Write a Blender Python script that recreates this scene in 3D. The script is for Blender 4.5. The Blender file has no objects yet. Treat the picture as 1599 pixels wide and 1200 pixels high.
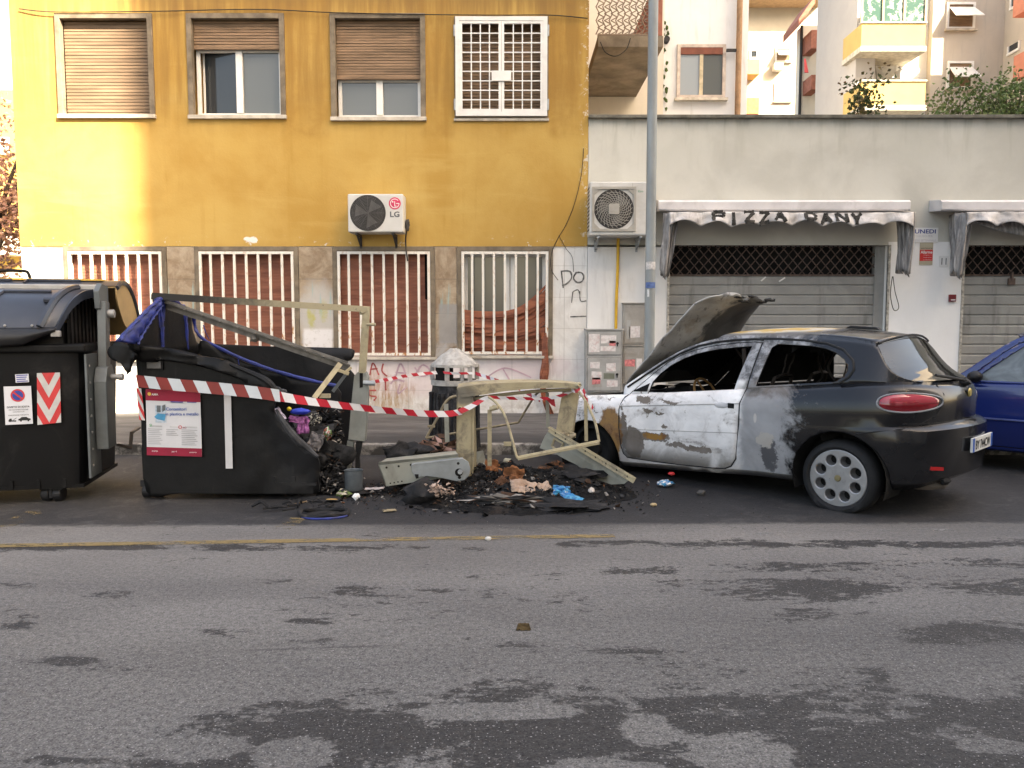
import bpy, bmesh, math, random
from mathutils import Vector, Matrix, Euler, noise as mnoise
R = math.radians
scene = bpy.context.scene
COL = scene.collection
# ---------------------------------------------------------------- camera, sky, sun, exposure
CAMH, FPX, HOR = 1.48, 1200.0, 508.0
PITCH = math.atan((600 - HOR) / FPX)
cd = bpy.data.cameras.new('camera'); cam = bpy.data.objects.new('camera', cd); COL.objects.link(cam)
cd.sensor_width = 36; cd.lens = 36 * FPX / 1599.0; cd.clip_start = .05; cd.clip_end = 2000
cam.location = (0, 0, CAMH); cam.rotation_euler = (R(90) - PITCH, 0, 0)
scene.camera = cam
SUN_EL, SUN_DX, SUN_DY = R(36), -.74, .67         # light travels towards -X (left) and +Y (the houses)
world = bpy.data.worlds.new('World'); scene.world = world; world.use_nodes = True
wn = world.node_tree; bg = wn.nodes['Background']
sky = wn.nodes.new('ShaderNodeTexSky'); sky.sky_type = 'NISHITA'; sky.sun_disc = False
sky.sun_elevation = SUN_EL; sky.sun_rotation = math.atan2(-SUN_DX, -SUN_DY)
sky.air_density = 1.0; sky.dust_density = 5.0; sky.ozone_density = 0.6
wn.links.new(sky.outputs[0], bg.inputs[0]); bg.inputs[1].default_value = 0.13
sl = bpy.data.lights.new('sun', 'SUN'); sl.energy = 5.0; sl.angle = R(.6); sl.color = (1, .95, .86)
sun = bpy.data.objects.new('sun', sl); COL.objects.link(sun)
sun.rotation_euler = Vector((SUN_DX * math.cos(SUN_EL), SUN_DY * math.cos(SUN_EL), -math.sin(SUN_EL))).to_track_quat('-Z', 'Y').to_euler()
vs = scene.view_settings
vs.view_transform = 'Standard'; vs.look = 'None'; vs.gamma = 1; vs.exposure = 2.5
try:
    vs.use_white_balance = True; vs.white_balance_temperature = 7900; vs.white_balance_tint = 10
except Exception: pass
scene.cycles.max_bounces = 6; scene.cycles.use_denoising = True; scene.cycles.denoising_input_passes = 'RGB_ALBEDO_NORMAL'; scene.cycles.denoising_prefilter = 'ACCURATE'

# ---------------------------------------------------------------- pixel (of the 1599x1200 photograph) to world
CP, SP = math.cos(PITCH), math.sin(PITCH)
def ray(px, py):
    a = (px - 800) / FPX; b = (600 - py) / FPX
    return Vector((a, CP + b * SP, -SP + b * CP))
def P(px, py, Y):
    r = ray(px, py); return Vector((0, 0, CAMH)) + r * (Y / r.y)
def G(px, py, z=0.0):
    r = ray(px, py); return Vector((0, 0, CAMH)) + r * ((z - CAMH) / r.z)
def PX(px, py, X):
    r = ray(px, py); return Vector((0, 0, CAMH)) + r * (X / r.x)

# ---------------------------------------------------------------- mesh builder
rnd = random.Random(7)
class MB:
    def __init__(s): s.v = []; s.f = []; s.m = []
    def add(s, vs, fs, m=0, M=None):
        o = len(s.v)
        s.v += [(M @ Vector(v)) if M else Vector(v) for v in vs]
        for f in fs: s.f.append([i + o for i in f]); s.m.append(m)
        return s
    def box(s, a, b, m=0, M=None):
        (x0, y0, z0), (x1, y1, z1) = a, b
        return s.add([(x0,y0,z0),(x1,y0,z0),(x1,y1,z0),(x0,y1,z0),(x0,y0,z1),(x1,y0,z1),(x1,y1,z1),(x0,y1,z1)],
                     [(0,3,2,1),(4,5,6,7),(0,1,5,4),(1,2,6,5),(2,3,7,6),(3,0,4,7)], m, M)
    def bar(s, p, q, w, t, m=0, up=(0,0,1)):          # box bar from p to q: w across 'up x dir', t along up
        p, q = Vector(p), Vector(q); d = (q - p).normalized(); u = Vector(up)
        sd = d.cross(u)
        if sd.length < 1e-4: sd = d.cross(Vector((0,1,0)))
        sd.normalize(); u = sd.cross(d).normalized()
        vs = []
        for c in (p, q):
            for a, b in ((-1,-1),(1,-1),(1,1),(-1,1)): vs.append(c + sd * (a * w / 2) + u * (b * t / 2))
        return s.add(vs, [(3,2,1,0),(4,5,6,7),(0,1,5,4),(1,2,6,5),(2,3,7,6),(3,0,4,7)], m)
    def tube(s, pts, r, n=8, m=0, closed=False, caps=True):
        pts = [Vector(p) for p in pts]; k = len(pts); vs = []; fs = []
        rr = r if isinstance(r, (list, tuple)) else [r] * k
        ref = None
        for i, p in enumerate(pts):
            a = pts[i - 1] if (i > 0 or closed) else p; b = pts[(i + 1) % k] if (i < k - 1 or closed) else p
            d = (b - a).normalized()
            if ref is None:
                ref = d.orthogonal().normalized()
            else:
                ref = (ref - d * ref.dot(d))
                ref = ref.normalized() if ref.length > 1e-5 else d.orthogonal().normalized()
            w = d.cross(ref)
            for j in range(n):
                t = 2 * math.pi * j / n; vs.append(p + (ref * math.cos(t) + w * math.sin(t)) * rr[i])
        for i in range(k if closed else k - 1):
            i2 = (i + 1) % k
            for j in range(n):
                j2 = (j + 1) % n; fs.append((i*n+j, i*n+j2, i2*n+j2, i2*n+j))
        if caps and not closed: fs += [tuple(range(n))[::-1], tuple((k-1)*n + j for j in range(n))]
        return s.add(vs, fs, m)
    def prism(s, poly, d, m=0, mside=None):           # poly: 3-D points of a planar outline, d: thickness vector
        d = Vector(d); n = len(poly); vs = [Vector(p) for p in poly] + [Vector(p) + d for p in poly]
        s.add(vs, [tuple(range(n)), tuple(range(2*n-1, n-1, -1))], m)
        o = len(s.v) - 2 * n; ms = m if mside is None else mside
        for i in range(n):
            j = (i + 1) % n; s.f.append([o+i, o+n+i, o+n+j, o+j]); s.m.append(ms)
        return s
    def lathe(s, prof, n=24, m=0, M=None):            # profile (r, z) about Z
        vs = []; fs = []; k = len(prof)
        for j in range(n):
            t = 2 * math.pi * j / n
            for r, z in prof: vs.append((r * math.cos(t), r * math.sin(t), z))
        for j in range(n):
            j2 = (j + 1) % n
            for i in range(k - 1): fs.append((j*k+i, j2*k+i, j2*k+i+1, j*k+i+1))
        return s.add(vs, fs, m, M)
    def grid(s, fn, nu, nv, m=0, flip=False):
        vs = [fn(i / (nu - 1), j / (nv - 1)) for i in range(nu) for j in range(nv)]
        fs = []
        for i in range(nu - 1):
            for j in range(nv - 1):
                f = (i*nv+j, (i+1)*nv+j, (i+1)*nv+j+1, i*nv+j+1); fs.append(f[::-1] if flip else f)
        return s.add(vs, fs, m)
    def disc(s, c, r, nrm, n=28, m=0):
        c = Vector(c); q = Vector(nrm).to_track_quat('Z', 'Y')
        return s.add([c + q @ Vector((r*math.cos(2*math.pi*i/n), r*math.sin(2*math.pi*i/n), 0)) for i in range(n)], [tuple(range(n))], m)
    def ring(s, c, r0, r1, nrm, n=40, m=0, a0=0, a1=360):
        c = Vector(c); q = Vector(nrm).to_track_quat('Z', 'Y'); vs = []; fs = []
        for i in range(n + 1):
            t = R(a0 + (a1 - a0) * i / n)
            for r in (r0, r1): vs.append(c + q @ Vector((r*math.cos(t), r*math.sin(t), 0)))
        for i in range(n): fs.append((2*i, 2*i+1, 2*i+3, 2*i+2))
        return s.add(vs, fs, m)
    def blob(s, c, size, seed=0, amp=.35, m=0, sub=2, fr=1.6, mats=None):  # crumpled lump
        bm = bmesh.new(); bmesh.ops.create_icosphere(bm, subdivisions=sub, radius=1)
        vs = []; sx = Vector(size); off = Vector((seed * 3.7, seed * 1.3, seed * 7.1))
        for v in bm.verts:
            k = 1 + amp * mnoise.noise(v.co * fr + off) * 2 + amp * .6 * mnoise.noise(v.co * fr * 2.7 + off)
            vs.append(Vector(c) + Vector((v.co.x*sx.x*k, v.co.y*sx.y*k, v.co.z*sx.z*k)))
        o = len(s.v); s.v += vs
        for f in bm.faces:
            s.f.append([v.index + o for v in f.verts]); s.m.append(m if not mats else mats[rnd.randrange(len(mats))])
        bm.free(); return s
WM = {}
def wmat(o):
    return WM.get(o.name, Matrix.Identity(4))
def put(name, mb, mats, parent=None, smooth=False, bevel=0, solid=0, sub=0, seg=2, merge=False, angle=40):
    me = bpy.data.meshes.new(name)
    inv = wmat(parent).inverted() if parent else Matrix.Identity(4)
    me.from_pydata([inv @ Vector(v) for v in mb.v], [], mb.f)
    for m in (mats if isinstance(mats, (list, tuple)) else [mats]): me.materials.append(m)
    for p, mi in zip(me.polygons, mb.m): p.material_index = mi
    bm = bmesh.new(); bm.from_mesh(me)
    if merge: bmesh.ops.remove_doubles(bm, verts=bm.verts, dist=1e-4)
    bmesh.ops.recalc_face_normals(bm, faces=bm.faces); bm.to_mesh(me); bm.free()
    o = bpy.data.objects.new(name, me); COL.objects.link(o)
    if parent: o.parent = parent; WM[o.name] = wmat(parent)
    if smooth: me.shade_auto_smooth(angle) if hasattr(me, 'shade_auto_smooth') else [setattr(p, 'use_smooth', True) for p in me.polygons]
    if solid:
        md = o.modifiers.new('solid', 'SOLIDIFY'); md.thickness = abs(solid); md.offset = -1 if solid > 0 else 1
    if bevel:
        md = o.modifiers.new('bevel', 'BEVEL'); md.width = bevel; md.segments = seg; md.limit_method = 'ANGLE'; md.angle_limit = R(35); md.harden_normals = False
    if sub:
        md = o.modifiers.new('sub', 'SUBSURF'); md.levels = md.render_levels = sub
    if smooth or sub:
        for p in me.polygons: p.use_smooth = True
        if smooth and not sub:
            set_sharp(me, angle)
    return o
def set_sharp(me, angle):
    bm = bmesh.new(); bm.from_mesh(me); c = R(angle)
    for e in bm.edges:
        if len(e.link_faces) == 2 and e.calc_face_angle(0) > c: e.smooth = False
    bm.to_mesh(me); bm.free()
def tag(o, label=None, cat=None, group=None, kind=None):
    if label: o['label'] = label
    if cat: o['category'] = cat
    if group: o['group'] = group
    if kind: o['kind'] = kind
    return o
def thing(name, loc, label, cat, group=None, rz=0):
    o = bpy.data.objects.new(name, None); COL.objects.link(o); o.empty_display_size = .1
    o.location = loc; o.rotation_euler = (0, 0, rz)
    WM[o.name] = Matrix.Translation(Vector(loc)) @ Matrix.Rotation(rz, 4, 'Z')
    return tag(o, label, cat, group)
def text(name, body, mat, parent, loc, width, height=None, face=None, align='CENTER', ext=.0006, shear=0, bold=0, sp=1.0):
    """Lettering as a flat mesh; loc = middle of the line; face = 3x3 matrix (columns right, up, out)."""
    cu = bpy.data.curves.new(name, 'FONT'); cu.body = body; cu.size = 1; cu.align_x = 'CENTER'; cu.align_y = 'CENTER'
    cu.extrude = 0; cu.shear = shear; cu.offset = bold; cu.space_character = sp; cu.resolution_u = 3
    t = bpy.data.objects.new(name, cu); COL.objects.link(t)
    bpy.context.view_layer.update()
    me = bpy.data.meshes.new_from_object(t.evaluated_get(bpy.context.evaluated_depsgraph_get()))
    bpy.data.objects.remove(t); bpy.data.curves.remove(cu)
    xs = [v.co.x for v in me.vertices]; ys = [v.co.y for v in me.vertices]
    cx, cy = (max(xs)+min(xs))/2, (max(ys)+min(ys))/2; w0, h0 = max(xs)-min(xs), max(ys)-min(ys)
    sx = width / w0; sy = (height / h0) if height else sx
    F = face if face else Matrix(((1,0,0),(0,0,-1),(0,1,0)))
    inv = wmat(parent).inverted() if parent else Matrix.Identity(4)
    for v in me.vertices:
        v.co = inv @ (Vector(loc) + F @ Vector(((v.co.x-cx)*sx, (v.co.y-cy)*sy, 0)))
    me.materials.clear(); me.materials.append(mat)
    o = bpy.data.objects.new(name, me); COL.objects.link(o)
    if parent: o.parent = parent; WM[o.name] = wmat(parent)
    return o
def lerp(t, tab):
    if t <= tab[0][0]: return tab[0][1]
    for (a, u), (b, v) in zip(tab, tab[1:]):
        if t <= b: return u + (v - u) * (t - a) / (b - a)
    return tab[-1][1]
def cr(pts, n=6, closed=False):                        # Catmull-Rom through points
    pts = [Vector(p) for p in pts]; k = len(pts); out = []
    for i in range(k if closed else k - 1):
        if closed: a, b, c, d = pts[i-1], pts[i], pts[(i+1)%k], pts[(i+2)%k]
        else: a, b, c, d = pts[max(i-1,0)], pts[i], pts[i+1], pts[min(i+2,k-1)]
        for j in range(n):
            t = j / n
            out.append(.5 * ((2*b) + (c-a)*t + (2*a-5*b+4*c-d)*t*t + (3*b-a-3*c+d)*t**3))
    if not closed: out.append(pts[-1])
    return out

# ---------------------------------------------------------------- node materials
class T:
    def __init__(s, name, rough=.8, spec=.3, metal=0., coat=0.):
        s.mat = bpy.data.materials.new(name); s.mat.use_nodes = True; s.nt = s.mat.node_tree
        s.b = s.nt.nodes['Principled BSDF']; s.b.inputs['Roughness'].default_value = rough
        s.b.inputs['Specular IOR Level'].default_value = spec; s.b.inputs['Metallic'].default_value = metal
        s.b.inputs['Coat Weight'].default_value = coat
    def n(s, t, **k):
        x = s.nt.nodes.new('ShaderNode' + t)
        for a, v in k.items(): setattr(x, a, v)
        return x
    def ln(s, a, b):
        if hasattr(a, 'is_output'): s.nt.links.new(a, b)
        elif isinstance(a, (tuple, list)): b.default_value = tuple(a) + ((1,) if len(a) == 3 and len(b.default_value) == 4 else ())
        else: b.default_value = a
    def world(s): return s.n('NewGeometry').outputs['Position']
    def obj(s): return s.n('TexCoord').outputs['Object']
    def map(s, vec, scale=(1,1,1), loc=(0,0,0), rot=(0,0,0)):
        m = s.n('Mapping'); s.ln(vec, m.inputs[0]); m.inputs['Location'].default_value = loc; m.inputs['Scale'].default_value = scale; m.inputs['Rotation'].default_value = rot
        return m.outputs[0]
    def noise(s, vec, scale, detail=4, rough=.55, dist=0., sc=None):
        if sc: vec = s.map(vec, sc)
        x = s.n('TexNoise'); s.ln(vec, x.inputs['Vector']); x.inputs['Scale'].default_value = scale; x.inputs['Detail'].default_value = detail
        x.inputs['Roughness'].default_value = rough; x.inputs['Distortion'].default_value = dist
        return x.outputs['Fac']
    def voro(s, vec, scale, feature='F1', out='Distance'):
        x = s.n('TexVoronoi', feature=feature); s.ln(vec, x.inputs['Vector']); x.inputs['Scale'].default_value = scale
        return x.outputs[out]
    def m(s, op, a, b=0., c=0., clamp=False):
        x = s.n('Math', operation=op, use_clamp=clamp); s.ln(a, x.inputs[0]); s.ln(b, x.inputs[1]); s.ln(c, x.inputs[2]); return x.outputs[0]
    def sm(s, x, a, b):                                 # smoothstep a..b -> 0..1
        y = s.n('MapRange', interpolation_type='SMOOTHSTEP'); s.ln(x, y.inputs[0])
        if a <= b: y.inputs[1].default_value, y.inputs[2].default_value, y.inputs[3].default_value, y.inputs[4].default_value = a, b, 0, 1
        else: y.inputs[1].default_value, y.inputs[2].default_value, y.inputs[3].default_value, y.inputs[4].default_value = b, a, 1, 0
        return y.outputs[0]
    def mul(s, *a):
        r = a[0]
        for q in a[1:]: r = s.m('MULTIPLY', r, q)
        return r
    def mix(s, a, b, f):
        x = s.n('Mix', data_type='RGBA'); s.ln(f, x.inputs[0]); s.ln(a, x.inputs[6]); s.ln(b, x.inputs[7]); return x.outputs[2]
    def mulc(s, a, b, f=1.):
        x = s.n('Mix', data_type='RGBA', blend_type='MULTIPLY'); s.ln(f, x.inputs[0]); s.ln(a, x.inputs[6]); s.ln(b, x.inputs[7]); return x.outputs[2]
    def grey(s, v):
        x = s.n('CombineColor'); s.ln(v, x.inputs[0]); s.ln(v, x.inputs[1]); s.ln(v, x.inputs[2]); return x.outputs[0]
    def sep(s, v):
        x = s.n('SeparateXYZ'); s.ln(v, x.inputs[0]); return x.outputs
    def ell(s, x, z, cx, cz, rx, rz, soft=.25, nz=None, k=.5):   # soft ellipse mask, 1 inside
        a = s.m('DIVIDE', s.m('SUBTRACT', x, cx), rx); b = s.m('DIVIDE', s.m('SUBTRACT', z, cz), rz)
        d = s.m('ADD', s.m('MULTIPLY', a, a), s.m('MULTIPLY', b, b))
        if nz is not None: d = s.m('ADD', d, s.m('MULTIPLY', s.m('SUBTRACT', nz, .5), k * 4))
        return s.sm(d, 1 + soft, 1 - soft)
    def box2(s, x, z, x0, x1, z0, z1, e=.03):
        return s.mul(s.sm(x, x0-e, x0+e), s.sm(x, x1+e, x1-e), s.sm(z, z0-e, z0+e), s.sm(z, z1+e, z1-e))
    def bump(s, h, strength=.3, dist=.01):
        x = s.n('Bump'); s.ln(h, x.inputs['Height']); s.ln(strength, x.inputs['Strength']); x.inputs['Distance'].default_value = dist
        s.ln(x.outputs[0], s.b.inputs['Normal']); return s
    def out(s, col, rough=None, metal=None, alpha=None):
        s.ln(col, s.b.inputs['Base Color'])
        if rough is not None: s.ln(rough, s.b.inputs['Roughness'])
        if metal is not None: s.ln(metal, s.b.inputs['Metallic'])
        if alpha is not None: s.ln(alpha, s.b.inputs['Alpha'])
        return s.mat
def plain(name, col, rough=.7, spec=.3, metal=0., var=.25, scale=6., dirt=None, dscale=2.5, damt=.5, bump=.1, space='world', coat=0., stretch=None):
    """A painted / plastic / stone surface: base colour, blotchy variation, dirt blotches, light bump."""
    t = T(name, rough, spec, metal, coat); v = t.world() if space == 'world' else t.obj()
    nz = t.noise(v, scale, 5, .6, sc=stretch)
    c = t.mix(tuple(x * (1 - var) for x in col), tuple(min(1, x * (1 + var)) for x in col), t.sm(nz, .25, .75))
    if dirt:
        n2 = t.noise(v, dscale, 6, .65, .6, sc=stretch); c = t.mix(c, dirt, t.m('MULTIPLY', t.sm(n2, .48, .72), damt))
    fine = t.noise(v, scale * 9, 4, .6)
    t.bump(fine, bump, .004)
    return t.out(c, t.m('ADD', t.m('MULTIPLY', nz, .2), rough - .1))
# ================================================================ materials of the setting
D = 11.8                                              # distance of the house fronts
def mat_road():
    t = T('asphalt', .75, .35); w = t.world(); x, y, z = t.sep(w)
    big = t.noise(w, .9, 5, .6, .4, sc=(.5, 1.2, 1)); rag = t.m('ADD', t.m('MULTIPLY', t.noise(w, 7, 9, .75, .5, sc=(.6, 1.3, 1)), .62), t.m('MULTIPLY', t.noise(w, 30, 6, .7, .3, sc=(.7, 1.2, 1)), .38))
    fine = t.m('ADD', t.m('MULTIPLY', t.noise(w, 120, 3, .75), .6), t.m('MULTIPLY', t.noise(w, 38, 3, .7), .4)); grit = t.voro(w, 75)
    N0 = t.m('ADD', t.m('ADD', t.m('MULTIPLY', t.noise(w, 2.6, 8, .75, .35, sc=(.55, 1.35, 1)), .55), t.m('MULTIPLY', t.noise(w, 17, 6, .75, .2, sc=(.7, 1.2, 1)), .28)), t.m('MULTIPLY', t.noise(w, 60, 4, .75), .17))
    N = t.m('ADD', t.m('MULTIPLY', t.m('SUBTRACT', N0, .5), 2.1), .5)
    yn = t.m('ADD', y, t.m('MULTIPLY', t.m('SUBTRACT', big, .5), .7))
    B = t.mul(t.sm(t.m('SUBTRACT', yn, t.m('MULTIPLY', t.sm(x, -1.7, -.3), .62)), 2.75, 2.12), .75)
    for cx, cy, rx, ry, k in ((-.72,4.12,.55,.16,.55),(-.05,4.15,.3,.12,.5),(.15,4.1,.3,.12,.45),(1.55,3.84,.35,.10,.55),(2.3,3.6,.55,.14,.55),(.55,3.45,.6,.09,.5),(-2.15,4.12,.24,.07,.65),(-3.1,4.3,.4,.09,.5),
                           (-1.4,3.62,.16,.06,.6),(2.9,4.7,.7,.10,.5),(-2.45,3.7,.11,.05,.6),(-1.0,3.75,.12,.05,.6),(-1.95,3.3,.15,.05,.55),(-2.7,3.55,.13,.04,.55),(-1.25,3.9,.08,.03,.6),(.9,4.55,.5,.10,.5),(1.9,4.62,.7,.13,.55),(3.0,3.5,.4,.1,.5)):
        B = t.m('MAXIMUM', B, t.mul(t.ell(x, y, cx, cy, rx, ry, .95), k * .82))
    B = t.m('MAXIMUM', B, t.mul(t.box2(x, y, .8, 7, 4.08, 4.42, .16), .66)); B = t.m('MAXIMUM', B, t.mul(t.box2(x, y, -5, -.2, 4.95, 5.1, .09), .62)); B = t.m('MAXIMUM', B, t.mul(t.box2(x, y, .3, 8, 5.02, 5.2, .09), .68))
    for cx, cy, rx, ry in ((.80,2.56,.18,.12),(.5,2.72,.10,.10),(-.75,2.55,.13,.11),(.3,2.45,.2,.06),(-.05,2.85,.3,.06),(-1.1,2.6,.15,.07),(1.7,2.6,.12,.05)):
        B = t.m('SUBTRACT', B, t.mul(t.ell(x, y, cx, cy, rx, ry, .95), .8))
    wet = t.sm(t.m('ADD', N, t.m('MULTIPLY', B, .36)), .665, .682)
    skid = t.mul(t.box2(x, t.m('SUBTRACT', t.m('ADD', y, t.m('MULTIPLY', t.m('SUBTRACT', rag, .5), .05)), t.m('MULTIPLY', x, .085)), -1.55, -.5, 3.50, 3.512, .012), t.sm(rag, .40, .50), t.sm(x, -1.7, -.9))
    wet = t.m('MAXIMUM', wet, skid)
    lane = t.sm(t.m('SUBTRACT', t.m('ADD', y, t.m('MULTIPLY', t.m('SUBTRACT', rag, .5), .34)), t.m('MULTIPLY', x, .012)), 5.58, 5.68)
    soot = t.ell(x, y, -.1, 7.0, 2.3, 1.5, .6, rag, .35)
    dry = t.mix((.132, .124, .116), (.176, .166, .154), t.sm(big, .3, .7))
    tone = t.mix((.82,.82,.84), (1.12,1.11,1.10), t.sm(t.noise(w, .55, 3, .5, .3, sc=(.35, 1, 1)), .3, .7)); dry = t.mulc(dry, tone); dry = t.mulc(dry, t.grey(t.m('SUBTRACT', 1.0, t.mul(t.sm(t.m('ADD', y, t.m('MULTIPLY', big, .6)), 4.5, 3.7), .20))))
    col = t.mix(dry, (.037, .034, .032), wet)
    col = t.mix(col, t.mix((.030, .029, .030), (.044, .042, .042), t.sm(rag, .35, .65)), lane)
    dust = t.mul(t.sm(t.noise(w, 2.6, 8, .75, 1.2), .50, .70), lane, .45); col = t.mix(col, (.12, .115, .11), dust)
    col = t.mix(col, (.016, .016, .018), t.mul(soot, .85))
    near = t.m('ADD', t.mul(t.sm(y, 5.8, 2.4), .8), .75)
    col = t.mulc(col, t.grey(t.m('ADD', t.m('MULTIPLY', t.m('MULTIPLY', t.m('SUBTRACT', fine, .5), near), 3.6), 1.0)))
    spk = t.mul(t.sm(t.noise(w, 95, 1, .5), .66, .72), near, t.m('SUBTRACT', 1, t.mul(lane, .7)), t.sm(rag, .2, .55)); col = t.mix(col, (.30, .285, .27), t.mul(spk, .7))
    t.bump(t.m('ADD', t.m('MULTIPLY', fine, .6), t.m('MULTIPLY', grit, .7)), .5, .006)
    return t.out(col, t.m('SUBTRACT', t.m('SUBTRACT', .86, t.mul(wet, .14)), t.mul(lane, .12)))
def mat_pave():
    t = T('pavement_asphalt', .85, .3); w = t.world(); x, y, z = t.sep(w)
    a = t.noise(w, 2.2, 6, .65, .5, sc=(.5, 1.4, 1)); f = t.noise(w, 70, 3, .7)
    c = t.mix((.068, .064, .062), (.125, .118, .114), t.sm(a, .35, .68)); c = t.mulc(c, t.grey(t.m('ADD', t.m('MULTIPLY', f, .7), .65)))
    c = t.mix(c, (.03, .03, .03), t.mul(t.ell(x, y, -.6, 8.7, 2.4, .9, .6, a, .3), .75)); t.bump(f, .3, .004)
    return t.out(c)
def mat_kerb():
    t = T('kerb_stone', .8, .3); w = t.world(); x, y, z = t.sep(w); a = t.noise(w, 5, 7, .7, .4)
    c = t.mix((.07, .065, .06), (.33, .31, .28), t.sm(a, .42, .6))
    j = t.m('ABSOLUTE', t.m('SUBTRACT', t.m('FRACT', x), .5)); c = t.mix(c, (.03, .03, .03), t.sm(j, .49, .497)); t.bump(a, .4, .01)
    return t.out(c)
def mat_paint(name, col, lo, hi):
    t = T(name, .8, .3); w = t.world(); a = t.noise(w, 6, 9, .75, .6, sc=(.5, 1.6, 1)); f = t.noise(w, 80, 2, .6)
    c = t.mix(tuple(q * .55 for q in col), col, f)
    return t.out(c, alpha=t.mul(t.sm(a, lo, hi), .8))
WINX = [(-5.72, -5.02), ]
def mat_yellow():
    t = T('ochre_plaster', .9, .2); w = t.world(); x, y, z = t.sep(w)
    big = t.noise(w, .7, 5, .6, .4); med = t.noise(w, 3, 6, .65, .3); st = t.noise(w, 2.6, 6, .6, .2, sc=(3.2, 1, .22)); hz = t.noise(w, 1.4, 5, .6, .5, sc=(.35, 1, 2.5))
    c = t.mix((.43, .255, .066), (.50, .325, .098), t.sm(big, .35, .65))
    c = t.mix(c, (.34, .18, .035), t.mul(t.sm(st, .55, .8), .4)); c = t.mix(c, (.53, .36, .12), t.mul(t.sm(hz, .52, .72), .5))
    # rain-washed pale fields under the windows and grimy strips between them
    for a, b in ((-5.74, -4.26), (-4.02, -3.42), (-2.78, -1.33), (-.85, .55)):
        c = t.mix(c, (.55, .37, .125), t.mul(t.box2(t.m('ADD', x, t.m('MULTIPLY', t.m('SUBTRACT', st, .5), .35)), z, a, b, 2.7, 4.5, .10), t.sm(med, .2, .8), .38))
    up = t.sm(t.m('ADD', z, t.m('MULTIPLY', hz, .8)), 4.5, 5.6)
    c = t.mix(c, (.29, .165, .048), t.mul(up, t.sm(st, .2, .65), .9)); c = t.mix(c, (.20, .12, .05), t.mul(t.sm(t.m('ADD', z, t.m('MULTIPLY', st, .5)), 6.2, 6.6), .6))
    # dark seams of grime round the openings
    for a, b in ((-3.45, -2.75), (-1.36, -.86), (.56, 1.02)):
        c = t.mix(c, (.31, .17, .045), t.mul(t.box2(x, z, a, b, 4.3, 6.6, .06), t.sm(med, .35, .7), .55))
    chip = t.noise(w, 9, 8, .75, .4)
    c = t.mix(c, (.62, .58, .52), t.mul(t.sm(z, 2.86, 2.70), t.sm(chip, .60, .64)))
    c = t.mix(c, (.62, .56, .46), t.mul(t.sm(x, .98, 1.14), t.sm(chip, .55, .60)))
    c = t.mix(c, (.72, .70, .66), t.ell(x, z, -3.97, 2.77, .10, .05, .15, chip, 1.3))
    t.bump(t.noise(w, 30, 6, .65), .35, .008)
    return t.out(c)
def mat_plinth():
    t = T('pale_plinth_plaster', .85, .25); w = t.world(); x, y, z = t.sep(w)
    a = t.noise(w, 2.4, 7, .68, .5); b = t.noise(w, 7, 7, .7, .3); st = t.noise(w, 4, 6, .65, .2, sc=(2.6, 1, .3))
    c = t.mix((.66, .63, .59), (.78, .76, .72), t.sm(a, .35, .65))
    c = t.mix(c, (.42, .37, .32), t.mul(t.sm(st, .55, .75), .6)); c = t.mix(c, (.36, .29, .22), t.mul(t.sm(z, .55, .12), t.sm(b, .4, .7), .7))
    c = t.mix(c, (.36, .20, .06), t.mul(t.ell(x, z, -2.0, .45, .5, .26, .9, b, 1.1), t.sm(t.noise(w, 5, 6, .7, .3, sc=(3, 1, .5)), .38, .62), .85))
    c = t.mix(c, (.62, .42, .44), t.mul(t.ell(x, z, -1.5, .75, .9, .35, .7, a, .5), .35)); c = t.mix(c, (.62, .47, .50), t.mul(t.ell(x, z, .2, .85, .75, .2, .7, a, .5), .5))
    zz = t.m('ABSOLUTE', t.m('SUBTRACT', t.m('FRACT', t.m('MULTIPLY', z, 2.1)), .5)); xx = t.m('ABSOLUTE', t.m('SUBTRACT', t.m('FRACT', t.m('MULTIPLY', x, 1.25)), .5))
    c = t.mix(c, (.33, .30, .27), t.mul(t.m('MAXIMUM', t.sm(zz, .492, .498), t.sm(xx, .493, .498)), .6)); t.bump(b, .25, .006)
    return t.out(c)
def mat_panel():
    t = T('brown_stone_panel', .85, .25); w = t.world(); x, y, z = t.sep(w)
    a = t.noise(w, 3, 7, .7, .6); b = t.noise(w, 14, 6, .7)
    c = t.mix((.25, .18, .12), (.42, .34, .25), t.sm(a, .35, .68)); c = t.mulc(c, t.grey(t.m('ADD', t.m('MULTIPLY', b, .6), .7)))
    zz = t.m('ABSOLUTE', t.m('SUBTRACT', t.m('FRACT', t.m('MULTIPLY', t.m('SUBTRACT', z, 2.70), 1.92)), .5)); c = t.mix(c, (.12, .10, .08), t.mul(t.sm(zz, .488, .496), .7))
    c = t.mix(c, (.50, .49, .47), t.mul(t.ell(x, z, -2.98, 1.62, .30, .5, .6, a, .7), .75)); c = t.mix(c, (.72, .70, .70), t.mul(t.box2(x, z, -3.2, -2.75, 1.0, 1.42, .03), t.sm(b, .25, .5), .85))
    c = t.mix(c, (.40, .38, .06), t.mul(t.m('MAXIMUM', t.ell(x, z, -3.07, 1.62, .06, .17, .9, b, 1.1), t.ell(x, z, -2.88, 1.7, .06, .14, .9, b, 1.1)), t.sm(a, .3, .6), .75))
    c = t.mix(c, (.25, .42, .42), t.mul(t.sm(t.noise(w, 4, 3, .5, .2, sc=(5, 1, .3)), .58, .66), t.sm(z, 1.5, 1.8), t.sm(z, 2.2, 2.0), .55))
    c = t.mix(c, (.27, .27, .27), t.mul(t.box2(x, z, -1.12, -.83, 1.2, 1.8, .02), .75)); c = t.mix(c, (.36, .35, .35), t.mul(t.box2(x, z, -1.2, -.7, .9, 1.22, .05), t.sm(a, .3, .6), .8))
    t.bump(b, .4, .008)
    return t.out(c)
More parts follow.
